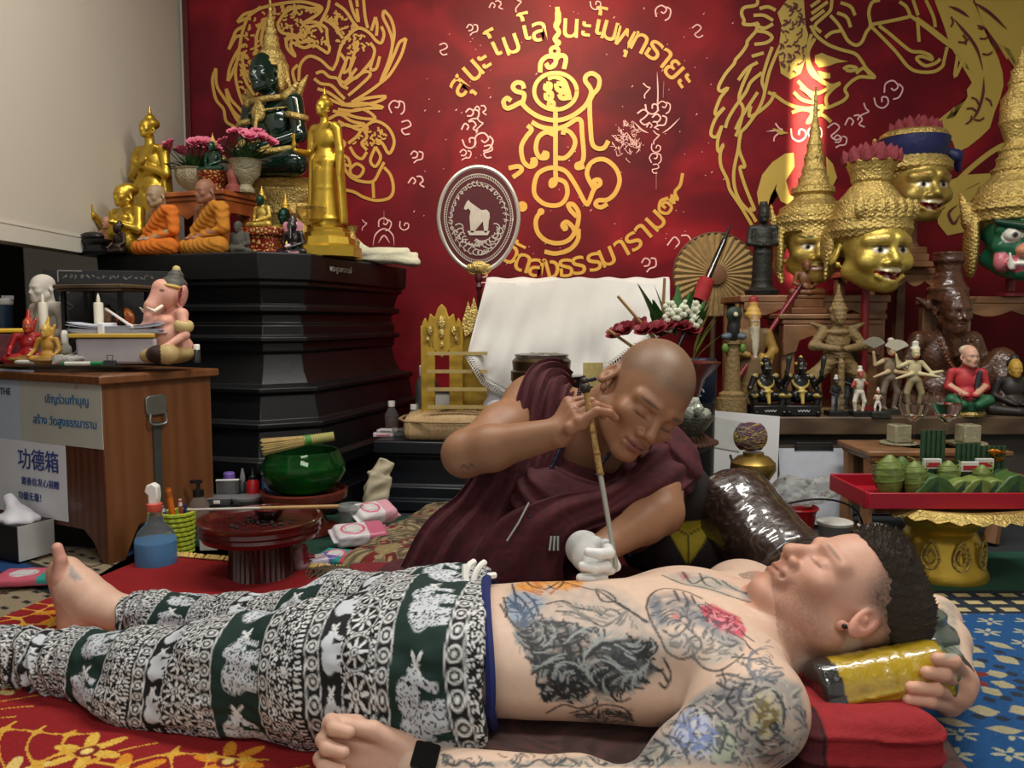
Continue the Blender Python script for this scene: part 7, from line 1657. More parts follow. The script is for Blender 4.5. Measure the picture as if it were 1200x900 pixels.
MB().lathe([(rd * .9, 0), (rd, .02), (rd, zd - .08), (rd * 1.04, zd - .075), (rd * 1.04, zd - .045), (rd * .97, zd - .04), (rd, zd - .01), (rd * .9, zd)], 32).build('drum_body', mat('dark_brass', '4a3a22', .35, .7, .3, 25), t); MB().lathe([(rd * .88, zd), (rd * .93, zd + .012), (rd * .9, zd + .012), (rd * .84, zd + .004), (0, zd + .004)], 32).build('tray_lid', mat('scratched_steel', '9c9a94', .3, .8, .1), t)
mb = MB(); rnd = random.Random(4)
for k in range(6): a = rnd.uniform(-2, 2); x, y = rnd.uniform(-.05, .05), rnd.uniform(-.05, .05); mb.box((x, y, zd + .012), (.06, .012, .008), (0, 0, rnd.uniform(0, 180)))
mb.build('metal_tools', mat('mixed_steel', 'b8b4a8', .3, .6, .2), t)
t = thing('yellow_card', 'small pale yellow card with faint drawing beside the robed person\'s ear', 'card', (PX(694, 2.55), 2.55, 0)); zt__ = PZ(428, 2.5); MB().box((0, .0, zt__ / 2), (.05, .05, zt__ - .1)).build('card_holder', M_BLACK, t) ; MB().box((.0, -.03, zt__ - .03), (.062, .004, .075), (6, 0, 0)).build('card_sheet', mat('yellow_print', 'c9b877', .7, 0, .2, 60), t)
# white tissue heap by the book
t = thing('tissue_heap', 'crumpled white tissue beside the book and drum', 'tissue', (PX(578, 2.95), 2.93, ZP)); S = nS(.005, 1, 'cfcfd2', .02); S.chain([(0, 0, .04), (.01, 0, .14), (.02, .0, .22)], [.05, .035, .015]); S.disp(lambda p: .008 * vnoise(p, 70, 5), (-9, -9, -9), (9, 9, 9)); S.build('tissue_folds', mat('white_tissue', 'cfcfd4', .9), t)
# ================================================================ ON THE LOW PLATFORM
def lbl(name, label, cat, x, Y, z=0., rz=0., group=None): return thing(name, label, cat, (PX(x, Y), Y, z), rz, group)
t = lbl('floor_cushion', 'square beige corduroy cushion with bristle bundle on the low platform', 'cushion', 530, 2.97, ZP, -4); S = nS(.005, 1, 'b39a72', .02); S.M = Matrix.Translation((0, 0, 0)); S.box((0, 0, .045), (.165, .12, .045), None, .03); S.ell((0, 0, .075), (.15, .11, .03), k=.03)
S.disp(lambda p: .0016 * np.sin(p[:, 0] * 420), (-1, -1, -1), (1, 1, 1)); S.build('cushion_body', mat('beige_corduroy', 'b0946c', .85, 0, .12, 40, .2, 200), t); MB().tube([(-.155, -.112, .07), (.155, -.112, .07), (.155, .112, .07), (-.155, .112, .07)], .005, 6, 3, closed=True).build('piping', mat('beige_piping', 'a3875f', .8), t)
t = lbl('bristle_bundle', 'bundle of pale brown bristles lying on the beige cushion', 'brush', 535, 2.95, ZP + .108, 8); mb = MB(); rnd = random.Random(1)
for k in range(46): a = rnd.uniform(-.03, .03); mb.cyl((-.06 + rnd.uniform(-.02, .02), a * 1.6, rnd.uniform(0, .008)), (.08, a * .6, rnd.uniform(0, .01)), .0018, n=5)
o = mb.build('bristles', mat('straw_bristle', '9c7a4c', .8, 0, .2), t); o['kind'] = 'stuff'; MB().box((.075, 0, .006), (.012, .045, .018)).build('binding', mat('brown_binding', '7a5c38', .7), t)
YBK = 3.10; t = lbl('thick_book', 'thick white-edged hardback book lying beside the aluminium bottle', 'book', 541, YBK + .06, ZP + .0, -9); zz = PZ(481, YBK) - ZP
MB().box((0, 0, zz / 2), (.20, .11, zz)).build('book_stand', M_BLACK, t, .003); MB().box((0, 0, zz + .036), (.225, .13, .060)).build('page_block', mat('page_white', 'c9c8c4', .8, 0, .06, 80), t); MB().box((0, 0, zz + .004), (.235, .138, .005)).box((0, 0, zz + .069), (.235, .138, .005)).box((.115, 0, zz + .036), (.005, .138, .066)).build('book_cover', mat('dark_grey_cover', '2c3038', .5), t, .001)
t = lbl('ink_bottle', 'tiny blue ink bottle standing on the thick book', 'bottle', 530, YBK + .06, ZP + zz + .0715); MB().lathe([(.012, 0), (.0125, .025), (.007, .032)], 14).lathe([(.007, .03), (.006, .046)], 12).build('bottle_body', mat('blue_plastic', '1c3f9c', .35), t)
t = lbl('metal_pen', 'dark metal pen lying on top of the thick book', 'pen', 556, YBK + .05, ZP + zz + .0775, 18); MB().cyl((-.055, 0, 0), (.055, 0, 0), .0055).build('barrel', mat('gunmetal', '3a424e', .3, .7), t); MB().box((.03, 0, .007), (.04, .004, .003)).build('clip', mat('bright_steel', 'b9bbb8', .25, .9), t)
def lathe_bottle(label, x, Y, z, prof, m, capprof, capm, name='bottle', extra=None):
    t = lbl(name, label, 'bottle', x, Y, z); MB().lathe(prof, 22).build('bottle_body', m, t); MB().lathe(capprof, 18).build('cap', capm, t)
    if extra: MB().lathe(extra[0], 18).build('liquid' if len(extra) < 3 else extra[2], extra[1], t)
    return t
hA = PZ(428, 3.22) - ZP; lathe_bottle('brushed aluminium bottle with white cap beside the thick book', 500, 3.22, ZP, [(.044, 0), (.046, .005), (.046, hA - .075), (.036, hA - .05), (.028, hA - .045)], mat('brushed_aluminium', '9c9c98', .35, .9, .06), [(.028, hA - .045), (.031, hA - .04), (.031, hA - .003), (.028, hA)], M_WHITE)
hB = PZ(470, 3.14) - ZP; lathe_bottle('small clear bottle of dark red-brown liquid with white cap', 458, 3.14, ZP, [(.026, 0), (.027, .004), (.027, hB * .55), (.012, hB * .78), (.011, hB * .85)], M_PLAST, [(.0135, hB * .82), (.0135, hB)], M_WHITE, extra=([(.025, .003), (.025, hB * .5), (0, hB * .5)], mat('red_brown_liquid', '4a1410', .15, 0, 0, coat=.4)))
hC = PZ(474, 3.2) - ZP; lathe_bottle('small clear water bottle with white cap behind the cushion', 484, 3.2, ZP, [(.02, 0), (.022, .004), (.022, hC * .6), (.012, hC * .8)], M_PLAST, [(.0135, hC * .8), (.0135, hC)], M_WHITE)
def smallbox(name, label, cat, x, Y, z, d, rz, m, parts=(), bev=.002):
    t = lbl(name, label, cat, x, Y, z, rz); MB().box((0, 0, d[2] / 2), d).build('box_body', m, t, bev)
    for nm, c, dd, mm in parts: MB().box(c, dd).build(nm, mm, t, .0008)
    return t
M_PALEB = mat('pale_box_print', 'b9b0b0', .6, 0, .25, 120)
smallbox('small_packet', 'small white printed packet on left edge of the low platform', 'packet', 448, 2.99, ZP, (.075, .05, .012), 8, M_PALEB, [('label', (0, -.0255, .006), (.05, .001, .006), mat('pink_label', 'b05a6a', .6))]); smallbox('small_packet', 'second white printed packet lying on the first at platform edge', 'packet', 453, 3.0, ZP + .0125, (.07, .045, .012), -12, M_PALEB, [('label', (0, -.023, .006), (.04, .001, .006), mat('grey_label', '6a6a70', .6))])
smallbox('clear_case', 'flat clear plastic case between the packets and the beige cushion', 'case', 470, 3.0, ZP, (.07, .06, .022), 6, M_PLAST, [('lid', (0, 0, .0235), (.072, .062, .004), M_PLAST)])
# ================================================================ FLOWERS BEHIND THE HEAD
YFL = 2.45; zf = PZ(424, YFL)
t = lbl('flower_offering', 'red bowl of dark roses, green leaves and white flowers behind the robed person', 'flowers', 800, YFL, 0); MB().lathe([(.10, 0), (.10, .02), (.045, .05), (.035, zf * .45), (.04, zf * .75), (.07, zf - .05), (.10, zf - .02), (.115, zf), (.105, zf), (.0, zf - .03)], 28).build('red_bowl', mat('red_lacquer_bowl', '5c1218', .3, 0, .1, coat=.4), t)
rnd = random.Random(12); mb = MB(); lf = MB(); wf = MB()
for k in range(15):
    a = rnd.uniform(0, 6.28); q = rnd.uniform(0, 1) ** .5; c = Vector((-.075 + .12 * q * math.cos(a), .07 * q * math.sin(a), zf + .075 + .045 * (1 - q))); blossom(mb, c, .042, rnd, (c.x * 4, -.6, 1))
for k in range(22):
    a = rnd.uniform(-.5, 3.6); L = rnd.uniform(.07, .16); leaf(lf, (-.02 + .05 * math.cos(a), .0, zf + .08), (-.02 + (.05 + L * .5) * math.cos(a), rnd.uniform(-.05, .05), zf + .09 + L), .032, .1)
for k in range(12):
    c = Vector((rnd.uniform(-.05, .04), rnd.uniform(-.06, .04), zf + rnd.uniform(.10, .17))); [wf.ell(c + Vector((.012 * math.cos(b), 0, .012 * math.sin(b))), (.009, .006, .009), n=6) for b in range(6)]
mb.build('dark_roses', ramp_mat('dark_red_petals', 'noise', [(.4, '6a0f1c'), (.6, '8c1c2a')], .6, tex_scale=50), t, ang=80); lf.build('green_leaves', mat('fresh_leaves', '2f5a24', .45, 0, .35, 40), t); wf.build('white_blossoms', mat('white_blossom', 'c9cbb4', .7), t)
mb = MB()
for k, (x, z) in enumerate(((.06, .17), (.075, .13), (.085, .16), (.10, .09))): leaf(mb, (.03, 0, zf + .0), (x + .02, -.03, zf + z), .028, .1)
mb.build('striped_leaves', mat('yellow_green_leaf', '8a9a4c', .5, 0, .4, 40), t)
mb = MB()
for (a, b) in (((770, 400), (724, 347)), ((750, 412), (713, 387)), ((776, 385), (779, 326))): mb.cyl(P(*a, YFL) - t.location, P(*b, YFL - .03) - t.location, .0055, .0045, 7)
mb.build('wood_stick', mat('pale_stick', 'a58452', .6), t)
t = lbl('drink_can', 'dark blue tin with white lettering beside the flower bowl', 'can', 819, 2.62, 0); zk = PZ(420, 2.62); MB().lathe([(.055, 0), (.055, zk - .14)], 24).build('can_base', M_BLACK, t); MB().lathe([(.055, zk - .14), (.058, zk - .135), (.058, zk - .006), (.054, zk)], 24).build('tin_body', mat('navy_tin', '16233c', .35, .4), t); mb = MB()
for k in range(3): mb.ribbon([(-.006 + .011 * math.cos(a), -.0595, zk - .045 - .03 * k + .011 * math.sin(a)) for a in np.linspace(0, 5, 9)], .005)
mb.build('white_lettering', mat('white_print', 'b9c0c6', .5), t)
t = lbl('crystal_bowl', 'silver bowl of pale crystals beside the robed person\'s cheek', 'bowl', 812, 2.3, 0); zk = PZ(487, 2.3); MB().lathe([(.05, 0), (.05, .02), (.02, .05), (.018, zk - .06), (.04, zk - .04), (.062, zk - .01), (.064, zk), (.058, zk), (.04, zk - .03)], 24).build('silver_bowl', mat('patterned_silver', '6e7069', .35, .7, .4, 90, .8, 120), t); mb = MB()
for k in range(16): mb.ell((rnd.uniform(-.042, .042), rnd.uniform(-.04, .04), zk + rnd.uniform(-.005, .04)), rnd.uniform(.014, .024), (rnd.uniform(0, 90), 20, 0), 5)
mb.build('crystals', mat('pale_crystal', 'aeb4a4', .2, 0, .15, 40, trans=.3), t, smooth=False)
t = lbl('wicker_tray', 'dark red-brown woven tray edge beside the crystal bowl', 'tray', 796, 2.36, 0); zk = PZ(510, 2.36); MB().lathe([(.06, 0), (.05, zk - .06)], 16).build('tray_foot', M_MAROON, t); MB().lathe([(.045, zk + .03), (.10, zk - .01), (.118, zk - .015), (.118, zk - .02), (.05, zk - .06), (0, zk - .06)], 26).build('woven_tray', ramp_mat('red_brown_wicker', 'wave', [(.3, '35201a'), (.7, '5a3226')], .6, tex_scale=26, bump=.6, dist=1), t)
# ================================================================ PILLOWS BEHIND THE MAN
t = thing('triangular_pillow', 'dark brown and maroon triangular pillow with yellow star seam and woven band', 'pillow', (PX(790, 1.86), 1.86, 0), 0); S = nS(.0045, 1, '1c1513', .03); Y0 = 1.80; ctr = [P(772, 640, Y0), P(836, 640, Y0), P(795, 582, Y0)]
for c in ctr: c -= t.location; S.cone((c.x, -.05, max(c.z, .085)), (c.x, .22, max(c.z, .085)), .082, .082)
S.run(); V = S.V; ce = sum(ctr, Vector()) / 3
d3 = np.hypot(V[:, 0] - ce.x, V[:, 2] - ce.z); an = np.arctan2(V[:, 0] - ce.x, V[:, 2] - ce.z); front = V[:, 1] < -.02
seam = np.minimum.reduce([np.abs(((an - q + np.pi) % (2 * np.pi)) - np.pi) * d3 for q in (np.pi / 3, -np.pi / 3, np.pi)])
S.C = mixc(S.C, (~front) * 1., '3d1a20'); tri = np.maximum.reduce([(V[:, 0] - ce.x) * math.sin(q) + (V[:, 2] - ce.z) * math.cos(q) for q in (0, 2.0944, -2.0944)])
S.C = mixc(S.C, front * sm(tri - .034, .004), '9a8a20'); S.C = mixc(S.C, front * (d3 < .07) * sm(np.minimum.reduce([np.abs(((an - q + np.pi) % (2 * np.pi)) - np.pi) * d3 for q in (np.pi, np.pi / 3, -np.pi / 3)]) - .0018, .002), '3a3410')
bnd = (V[:, 1] > -.015) & (V[:, 1] < .06); S.C = mixc(S.C, bnd * (np.sin(V[:, 1] * 420) > .1) * (np.sin(an * 60) > -.2), 'a89a94')
S.build('pillow_body', mat('pillow_cotton', None, .85, 0, .15, 90, .2, 300), t, run=False)
t = thing('bolster_pillow', 'shiny plastic-wrapped dark bolster pillow leaning behind the man\'s face', 'pillow', P(930, 690, 1.70), 0); a, b = P(858, 590, 1.80), P(925, 668, 1.62); a.z = PZ(592, 1.80); S = SDF(.0045); S.k = .03; S.col = '1a1412'
dd = (b - a).normalized(); S.cyl(a, b, .088, .086, .05); S.ell(a + dd * .005, (.085, .085, .085)); S.cyl(a - dd * .01, b + dd * .005, .08, .08, .03)
ax_ = np.array(dd); a_ = np.array(a)
S.disp(lambda p: .0007 * vnoise(np.stack([((p - a_) @ ax_) * 3.2, p[:, 0] * .9, p[:, 2] * .9], 1), 130, 8) + .0015 * vnoise(p, 45, 9), (-9, -9, -9), (9, 9, 9)); S.build('bolster_body', ramp_mat('plastic_wrapped_cloth', 'noise', [(.3, '1d1512'), (.55, '33241f'), (.7, '4c3e36')], .3, scale=(1, 1, 1), tex_scale=18, bump=.35, coat=1.), t, world=True)
MB().ell(a - dd * .078, (.03, .03, .018)).build('gathered_end', mat('red_brown_cloth', '4c2420', .4, coat=.6), t, world=True)
# pillow stack under the head
t = thing('red_cushion', 'red quilted cushion block under the yellow pillow', 'cushion', (PX(1010, 1.13), 1.16, 0), 0); S = nS(.0042, 1, '8e1a20', .02); S.box((0, 0, .070), (.10, .115, .070), (0, 0, 4), .03)
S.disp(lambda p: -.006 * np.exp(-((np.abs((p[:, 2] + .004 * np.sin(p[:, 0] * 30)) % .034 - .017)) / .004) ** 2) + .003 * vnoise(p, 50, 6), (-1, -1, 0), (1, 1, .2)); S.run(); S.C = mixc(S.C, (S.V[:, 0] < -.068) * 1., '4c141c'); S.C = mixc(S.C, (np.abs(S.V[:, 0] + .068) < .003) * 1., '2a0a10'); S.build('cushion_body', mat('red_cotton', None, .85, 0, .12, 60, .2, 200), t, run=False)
a, b = P(958, 808, 1.15), P(1098, 786, 1.17); t = thing('yellow_pillow', 'yellow plastic-wrapped roll pillow under the man\'s head', 'pillow', (a + b) / 2 - Vector((0, 0, .05)), 0); S = SDF(.0036); S.k = .02; S.col = 'a88c1c'; dd = (b - a).normalized(); a_ = np.array(a); ax_ = np.array(dd)
S.cyl(a, b, .040, .044, .03); S.cyl(a - dd * .004, b + dd * .004, .034, .038, .02)
S.disp(lambda p: .0007 * vnoise(np.stack([((p - a_) @ ax_) * 2.5, p[:, 0] * .3, p[:, 2] * .5], 1), 95, 3) - .004 * np.exp(-((p[:, 2] - a_[2] - ((p - a_) @ ax_) * .17 + .004) / .0035) ** 2), (-9, -9, -9), (9, 9, 9)); S.run()
q = (S.V - a_) @ ax_; S.C = mixc(S.C, (q < .022) * 1., '22221e'); S.C = mixc(S.C, (q > (b - a).length - .003) * 1., '4c5a3a'); S.build('pillow_body', mat('plastic_wrapped_yellow', None, .25, 0, .1, 40, .3, 60, coat=1.), t, world=True, run=False)
t = thing('dark_neck_roll', 'dark grey plastic-wrapped roll under the man\'s neck', 'pillow', P(955, 800, 1.2), 0); S = nS(.004, 1, '26282a', .02); S.M = Matrix.Translation(P(958, 800, 1.24) - t.location); S.ell((0, .0, 0), (.045, .07, .036)); S.disp(lambda p: .0025 * vnoise(p, 110, 3), (-9, -9, -9), (9, 9, 9)); S.build('roll_body', mat('dark_wrapped_plastic', '222426', .25, 0, .2, 30, .4, 70, coat=.8), t)
t = thing('grey_wrapped_pillow', 'grey-green plastic-wrapped pillow behind the man\'s head', 'pillow', P(1095, 760, 1.30), 0); S = nS(.004, 1, '5a6258', .02); S.ell((0, .02, -.01), (.05, .06, .085), (0, -18, 0)); S.disp(lambda p: .003 * np.sin(p[:, 2] * 190) + .002 * vnoise(p, 90, 5), (-9, -9, -9), (9, 9, 9)); S.build('pillow_body', mat('grey_green_plastic', '535c54', .3, 0, .2, 30, .2, 70, coat=.8), t)
# ================================================================ RIGHT FOREGROUND
YG = 2.12; XG = PX(1112, YG); t = thing('gold_pedestal_tray', 'round gold footed offering tray with scalloped rim at right', 'tray', (XG, YG, 0), 0); zr = PZ(598, 1.98)
MB().lathe([(.115, 0), (.118, .012), (.112, .03), (.105, .05), (.098, .10), (.085, .125), (.08, .13), (.092, .14), (.10, .155), (.092, .175), (.085, .18), (.10, .195), (.13, zr - .02), (.16, zr - .006)], 40).build('pedestal_body', mat('bright_gold', 'c4a23c', .3, .7, .12, 20, .1, 50), t)
mb = MB(); n = 120; vs = []; rr_ = .225
for k in range(n): a = 6.2832 * k / n; sc_ = .5 + .5 * math.cos(a * 30); vs += [(.15 * math.cos(a), .15 * math.sin(a), zr - .004), ((rr_ + .012 * sc_) * math.cos(a), (rr_ + .012 * sc_) * math.sin(a), zr - .012 - .006 * sc_), ((rr_ - .02) * math.cos(a), (rr_ - .02) * math.sin(a), zr + .004)]
mb.add(vs, [(3 * k + q, 3 * ((k + 1) % n) + q, 3 * ((k + 1) % n) + (q + 1) % 3, 3 * k + (q + 1) % 3) for k in range(n) for q in range(3)]); mb.build('scalloped_rim', M_GOLDO, t)
mb = MB()
for k in range(9):
    a = -math.pi / 2 + (k - 4) * .7; c = Vector((.100 * math.cos(a), .100 * math.sin(a), .075)); x = Vector((-math.sin(a), math.cos(a), 0)); nn = Vector((math.cos(a), math.sin(a), .12)); pts = [(0, .042), (.016, .018), (.021, -.006), (.014, -.026), (0, -.034), (-.014, -.026), (-.021, -.006), (-.016, .018)]
    mb.tube([c + nn * .006 + x * p[0] + Vector((0, 0, p[1])) for p in pts], .0034, 6, 3, closed=True); mb.tube([c + nn * .007 + x * p[0] * .5 + Vector((0, 0, p[1] * .5)) for p in pts], .003, 6, 3, closed=True)
mb.build('leaf_medallions', M_GOLDO, t)
zt0 = zr + .006; xa, xb = PX(1023, 1.97), 1.40; ya, yb = 1.97, 2.20; t = thing('red_offering_tray', 'red rectangular tray of leaf parcels on the gold footed tray', 'tray', ((xa + xb) / 2, (ya + yb) / 2, zt0), 0); ox, oy = (xb - xa) / 2, (yb - ya) / 2; M_TRAY = mat('crimson_tray', '9c1426', .4, 0, .06, 8)
MB().box((0, 0, .006), (2 * ox, 2 * oy, .012)).build('tray_floor', M_TRAY, t)
for nm, c, d in (('tray_wall', (0, -oy, .020), (2 * ox, .008, .040)), ('tray_wall', (0, oy, .022), (2 * ox, .008, .044)), ('tray_wall', (-ox, 0, .021), (.008, 2 * oy, .042)), ('tray_wall', (ox, 0, .021), (.008, 2 * oy, .042))): MB().box(c, d).build(nm, M_TRAY, t, .002)
zt1 = zt0 + .012; LEAFS = [mat('leaf_green_a', '3c5a2a', .45, 0, .3, 40, .2, 60), mat('leaf_green_b', '6a7a3a', .45, 0, .3, 40, .2, 60), mat('leaf_green_c', '27432a', .45, 0, .3, 40, .2, 60)]
def parcel(label, x, Y, kind, k, s=1., rz=0, z=0.):
    Y = min(Y, 2.13)
    t = thing('leaf_parcel', label, 'offering', (PX(x, Y), Y, zt1 + z), rz, None); m = LEAFS[k]; s *= 1.28; mb = MB()
    if kind == 'cone':
        mb.lathe([(.006 * s, 0), (.02 * s, .018 * s), (.026 * s, .05 * s), (.02 * s, .07 * s), (.004 * s, .085 * s)], 14, flute=.06, fn=5); 
        mb.build('rolled_leaf', m, t); m2 = MB(); [m2.tube([(.0255 * s * math.cos(a), .0255 * s * math.sin(a), .025 * s + .012 * s * j + .004 * a) for a in np.linspace(0, 6.28, 14)], .0016, 4) for j in range(4)]; m2.build('leaf_wrap', LEAFS[1], t)
    elif kind == 'fold':
        s *= .95; mb.prism([(-.045 * s, 0), (.045 * s, 0), (.05 * s, .02 * s), (.02 * s, .052 * s), (0, .058 * s), (-.02 * s, .052 * s), (-.05 * s, .02 * s)], .05 * s, (0, .025 * s, 0), (1, 0, 0), (0, 0, 1)); mb.build('folded_leaf', m, t, .004); MB().prism([(-.04 * s, .004), (0, .002), (.0, .052 * s)], .002, (0, -.026 * s, 0), (1, 0, 0), (0, 0, 1)).build('leaf_flap', LEAFS[2], t)
    elif kind == 'rolls':
        for j in range(5): mb.cyl((-.026 + .013 * j, 0, .0), (-.026 + .013 * j, 0, .11 * s), .0068, n=8)
        mb.build('leaf_roll', m, t); MB().box((0, 0, .05 * s), (.074, .018, .008)).build('tie_band', LEAFS[1], t)
    return t
for a in (('yellow-green conical leaf roll at left end of red tray', 1048, 2.02, 'cone', 1, 1.05, 0), ('second conical leaf roll leaning right of the leftmost cone', 1062, 2.06, 'cone', 0, .95, 40), ('pale conical leaf roll before the upright rolls', 1078, 2.02, 'cone', 1, .9, 0), ('large dark folded leaf packet in the front middle of the tray', 1098, 2.022, 'fold', 0, .95, 4), ('folded leaf packet under the second matchbox', 1133, 2.02, 'fold', 1, .8, -6), ('light folded leaf packet right of centre', 1150, 2.02, 'fold', 1, .85, 3), ('smaller light folded leaf packet near the right end', 1171, 2.02, 'fold', 1, .8, -5), ('dark green folded leaf packet at the frame edge', 1193, 2.022, 'fold', 0, 1., 2), ('upright bundle of dark green leaf rolls at tray back', 1098, 2.14, 'rolls', 2, 1.15, 0), ('second bundle of dark leaf rolls at tray back right', 1140, 2.16, 'rolls', 2, .9, 0), ('third bundle of dark leaf rolls at the far right back', 1170, 2.16, 'rolls', 2, .85, 0), ('short green leaf cone behind the leftmost cone', 1041, 2.10, 'cone', 0, .8, 20), ('pale leaf cone between the dark packet and the matchboxes', 1118, 2.06, 'cone', 1, .85, 10), ('dark folded packet behind the pale cone at tray centre', 1126, 2.12, 'fold', 2, .8, 12), ('olive leaf cone behind the small light packets', 1158, 2.06, 'cone', 1, .75, 30), ('dark folded packet behind the packet at the frame edge', 1184, 2.08, 'fold', 2, .9, -8), ('light folded packet behind the three cones', 1068, 2.12, 'fold', 1, .85, -10)): parcel(*a)
for lb, x, Y, z in (('small matchbox with red label on the left dark leaf packet', 1098, 2.075, .070), ('small matchbox with red label at tray centre right', 1142, 2.075, .062), ('second small matchbox with red label behind the light packets', 1160, 2.10, .066)):
    t = thing('matchbox', lb, 'box', (PX(x, Y), Y, zt1 + .0), 0); MB().box((0, .01, z / 2), (.03, .02, z)).build('box_stand', LEAFS[2], t); MB().box((0, 0, z + .012), (.045, .012, .026)).build('box_body', mat('white_card', 'c4c4bc', .6), t, .001); MB().box((0, -.0065, z + .010), (.036, .001, .012)).build('red_label', mat('red_label', 'a02028', .6), t)
t = thing('orange_flowers', 'small orange marigold sprig at the back of the red tray', 'flowers', (PX(1182, 2.1), 2.12, zt1), 0); mb = MB(); lf = MB(); rnd = random.Random(5)
for k in range(4): c = Vector((rnd.uniform(-.03, .03), rnd.uniform(-.02, .02), rnd.uniform(.07, .10))); blossom(mb, c, .02, rnd); lf.cyl((c.x * .4, c.y * .4, 0), c, .002, n=5); leaf(lf, (0, 0, .02), (c.x * 1.4, -.02, .06), .02)
mb.build('orange_petals', mat('orange_petals', 'c9821c', .6, 0, .2, 60), t, ang=80); lf.build('stems', M_LEAF, t)
goblet('stemmed_glass', 'left stemmed water glass on the small wooden table', (PX(1074, 2.5), 2.5, ZT), 1.08, mat('water', 'ffffff', .02, 0, 0, trans=1, ior=1.1)); goblet('stemmed_glass', 'right stemmed water glass on the small wooden table', (PX(1113, 2.5), 2.5, ZT), 1.08, _m['water'])
for x, lb in ((1058, 'clear square glass block on a saucer left of the stemmed glasses'), (1139, 'clear square glass block on a saucer right of the stemmed glasses')):
    t = thing('glass_candle_holder', lb, 'holder', (PX(x, 2.54), 2.54, ZT), 8); MB().lathe([(.05, 0), (.058, .005), (.056, .008), (.0, .006)], 28).build('saucer', M_CUT, t); MB().box((0, 0, .036), (.058, .05, .056)).build('glass_block', mat('yellowish_glass', 'b4ae90', .2, 0, .1, 60, .3, 140, trans=.35), t, .004)
def lean(name, label, cat, x0_, x1_, ytop, ybot, Y, m, parts=(), tilt=12, roll=0):
    zb, zt_2 = max(.004, PZ(ybot, Y)), PZ(ytop, Y); h = (zt_2 - zb) / math.cos(R(tilt)); w = PX(x1_, Y) - PX(x0_, Y); t = thing(name, label, cat, ((PX(x0_, Y) + PX(x1_, Y)) / 2, Y, zb)); t.rotation_euler = (R(-tilt), R(roll), 0); MB().box((0, 0, h / 2), (w, .004, h)).build('board' if parts else 'sheet', m, t)
    for nm, f, mm in parts: f(w, h).build(nm, mm, t)
    return t
clipm = lambda w, h: MB().box((0, -.006, h - .012), (.13, .006, .016)).tube([(-.06, -.008, h - .02), (-.06, -.012, h + .004), (.06, -.012, h + .004), (.06, -.008, h - .02)], .003, 6)
lean('clipboard', 'clipboard with pale papers leaning against the long shelf', 'clipboard', 919, 1008, 524, 622, 2.64, mat('brown_hardboard', '3a2e24', .6), [('paper_sheets', lambda w, h: MB().box((.0, -.0045, h / 2 - .006), (w * .95, .004, h * .95)), mat('bluish_white_paper', 'b6bac4', .8, 0, .08, 10, .4, 14)), ('clip', clipm, M_BLACK)])
lean('paper_sheets', 'tall white papers with a small note leaning against the shelf end', 'papers', 826, 914, 487, 630, 2.62, mat('white_sheet', 'c2c2c2', .8, 0, .05, 8, .2, 10), [('note', lambda w, h: MB().box((-w * .25, -.004, h - .075), (w * .46, .003, .10), (0, 5, 0)), mat('grey_note', 'b0b2ae', .8)), ('black_strip', lambda w, h: MB().box((-w * .12, -.005, h - .17), (.006, .002, .06), (0, -20, 0)), M_BLACK)], roll=5)
YY = 2.36; t = lbl('brass_footed_bowl', 'brass footed bowl under the ball of multicoloured yarn', 'bowl', 886, YY, 0); zk = PZ(530, YY); MB().lathe([(.05, 0), (.05, .02), (.02, .05), (.022, zk - .10), (.045, zk - .085), (.066, zk - .05), (.064, zk - .03), (.045, zk - .012), (.03, zk - .008), (.03, zk)], 26).build('bowl_body', mat('worn_brass', 'a08444', .35, .85, .15, 20), t)
t = lbl('yarn_ball', 'ball of maroon, yellow and grey multicoloured yarn on brass bowl', 'yarn', 882, YY, zk); mb = [MB() for _ in range(3)]; rnd = random.Random(7)
for k in range(48):
    a0, ti = rnd.uniform(0, 6.28), rnd.uniform(-.9, .9); e = Euler((ti, rnd.uniform(-.5, .5), a0)); pts = []
    for a in np.linspace(0, 6.283, 18, endpoint=False):
        p = e.to_matrix() @ Vector((math.cos(a), math.sin(a), 0)); pts.append((p.x * .047, p.y * .040, .046 + p.z * .047))
    mb[k % 3].tube(pts, .0026, 5, closed=True)
for m_, nm, c in zip(mb, ('maroon_yarn', 'yellow_yarn', 'grey_yarn'), ('5c2a3a', '9c8a4a', '55505c')): m_.build(nm, mat(nm, c, .9, 0, .15), t)
S = nS(.004, 1, '4c3038', .01); S.ell((0, 0, .046), (.044, .038, .043)); S.build('yarn_core', mat('yarn_core', '4a2c36', .9), t)
lathe_bottle('small clear bottle with bright orange cap beside the wrapped bolster', 889, 2.24, 0, [(.028, 0), (.03, .01), (.03, .15), (.022, .19), (.013, .215)], M_PLAST, [(.015, .215), (.0165, .218), (.0165, .243), (.014, .246)], mat('orange_cap', 'd0701c', .4), extra=([(.0305, .06), (.0305, .12)], mat('dark_label', '2a2a2e', .5), 'label'))
t = lbl('red_bowl', 'red plastic bowl filled with clear plastic bag', 'bowl', 940, 2.40, 0); MB().lathe([(.04, .0), (.045, .04), (.055, .11), (.062, .118), (.06, .122), (.05, .112), (.04, .05), (0, .04)], 26).build('bowl_body', M_RED, t)
t = lbl('plastic_bag', 'heap of clear crinkled plastic bag overflowing the red bowl', 'bag', 942, 2.42, .115); S = nS(.005, 1, 'c0c2be', .02); S.ell((0, 0, .04), (.075, .04, .035)); S.ell((-.04, 0, .06), (.05, .035, .035)); S.ell((.08, 0, .06), (.05, .04, .03)); S.disp(lambda p: .012 * vnoise(p, 65, 5) + .005 * vnoise(p, 170, 6), (-9, -9, -9), (9, 9, 9)); S.build('bag_film', mat('clear_film', 'dedfda', .15, 0, .06, 60, .5, 60, trans=.75, ior=1.15), t)
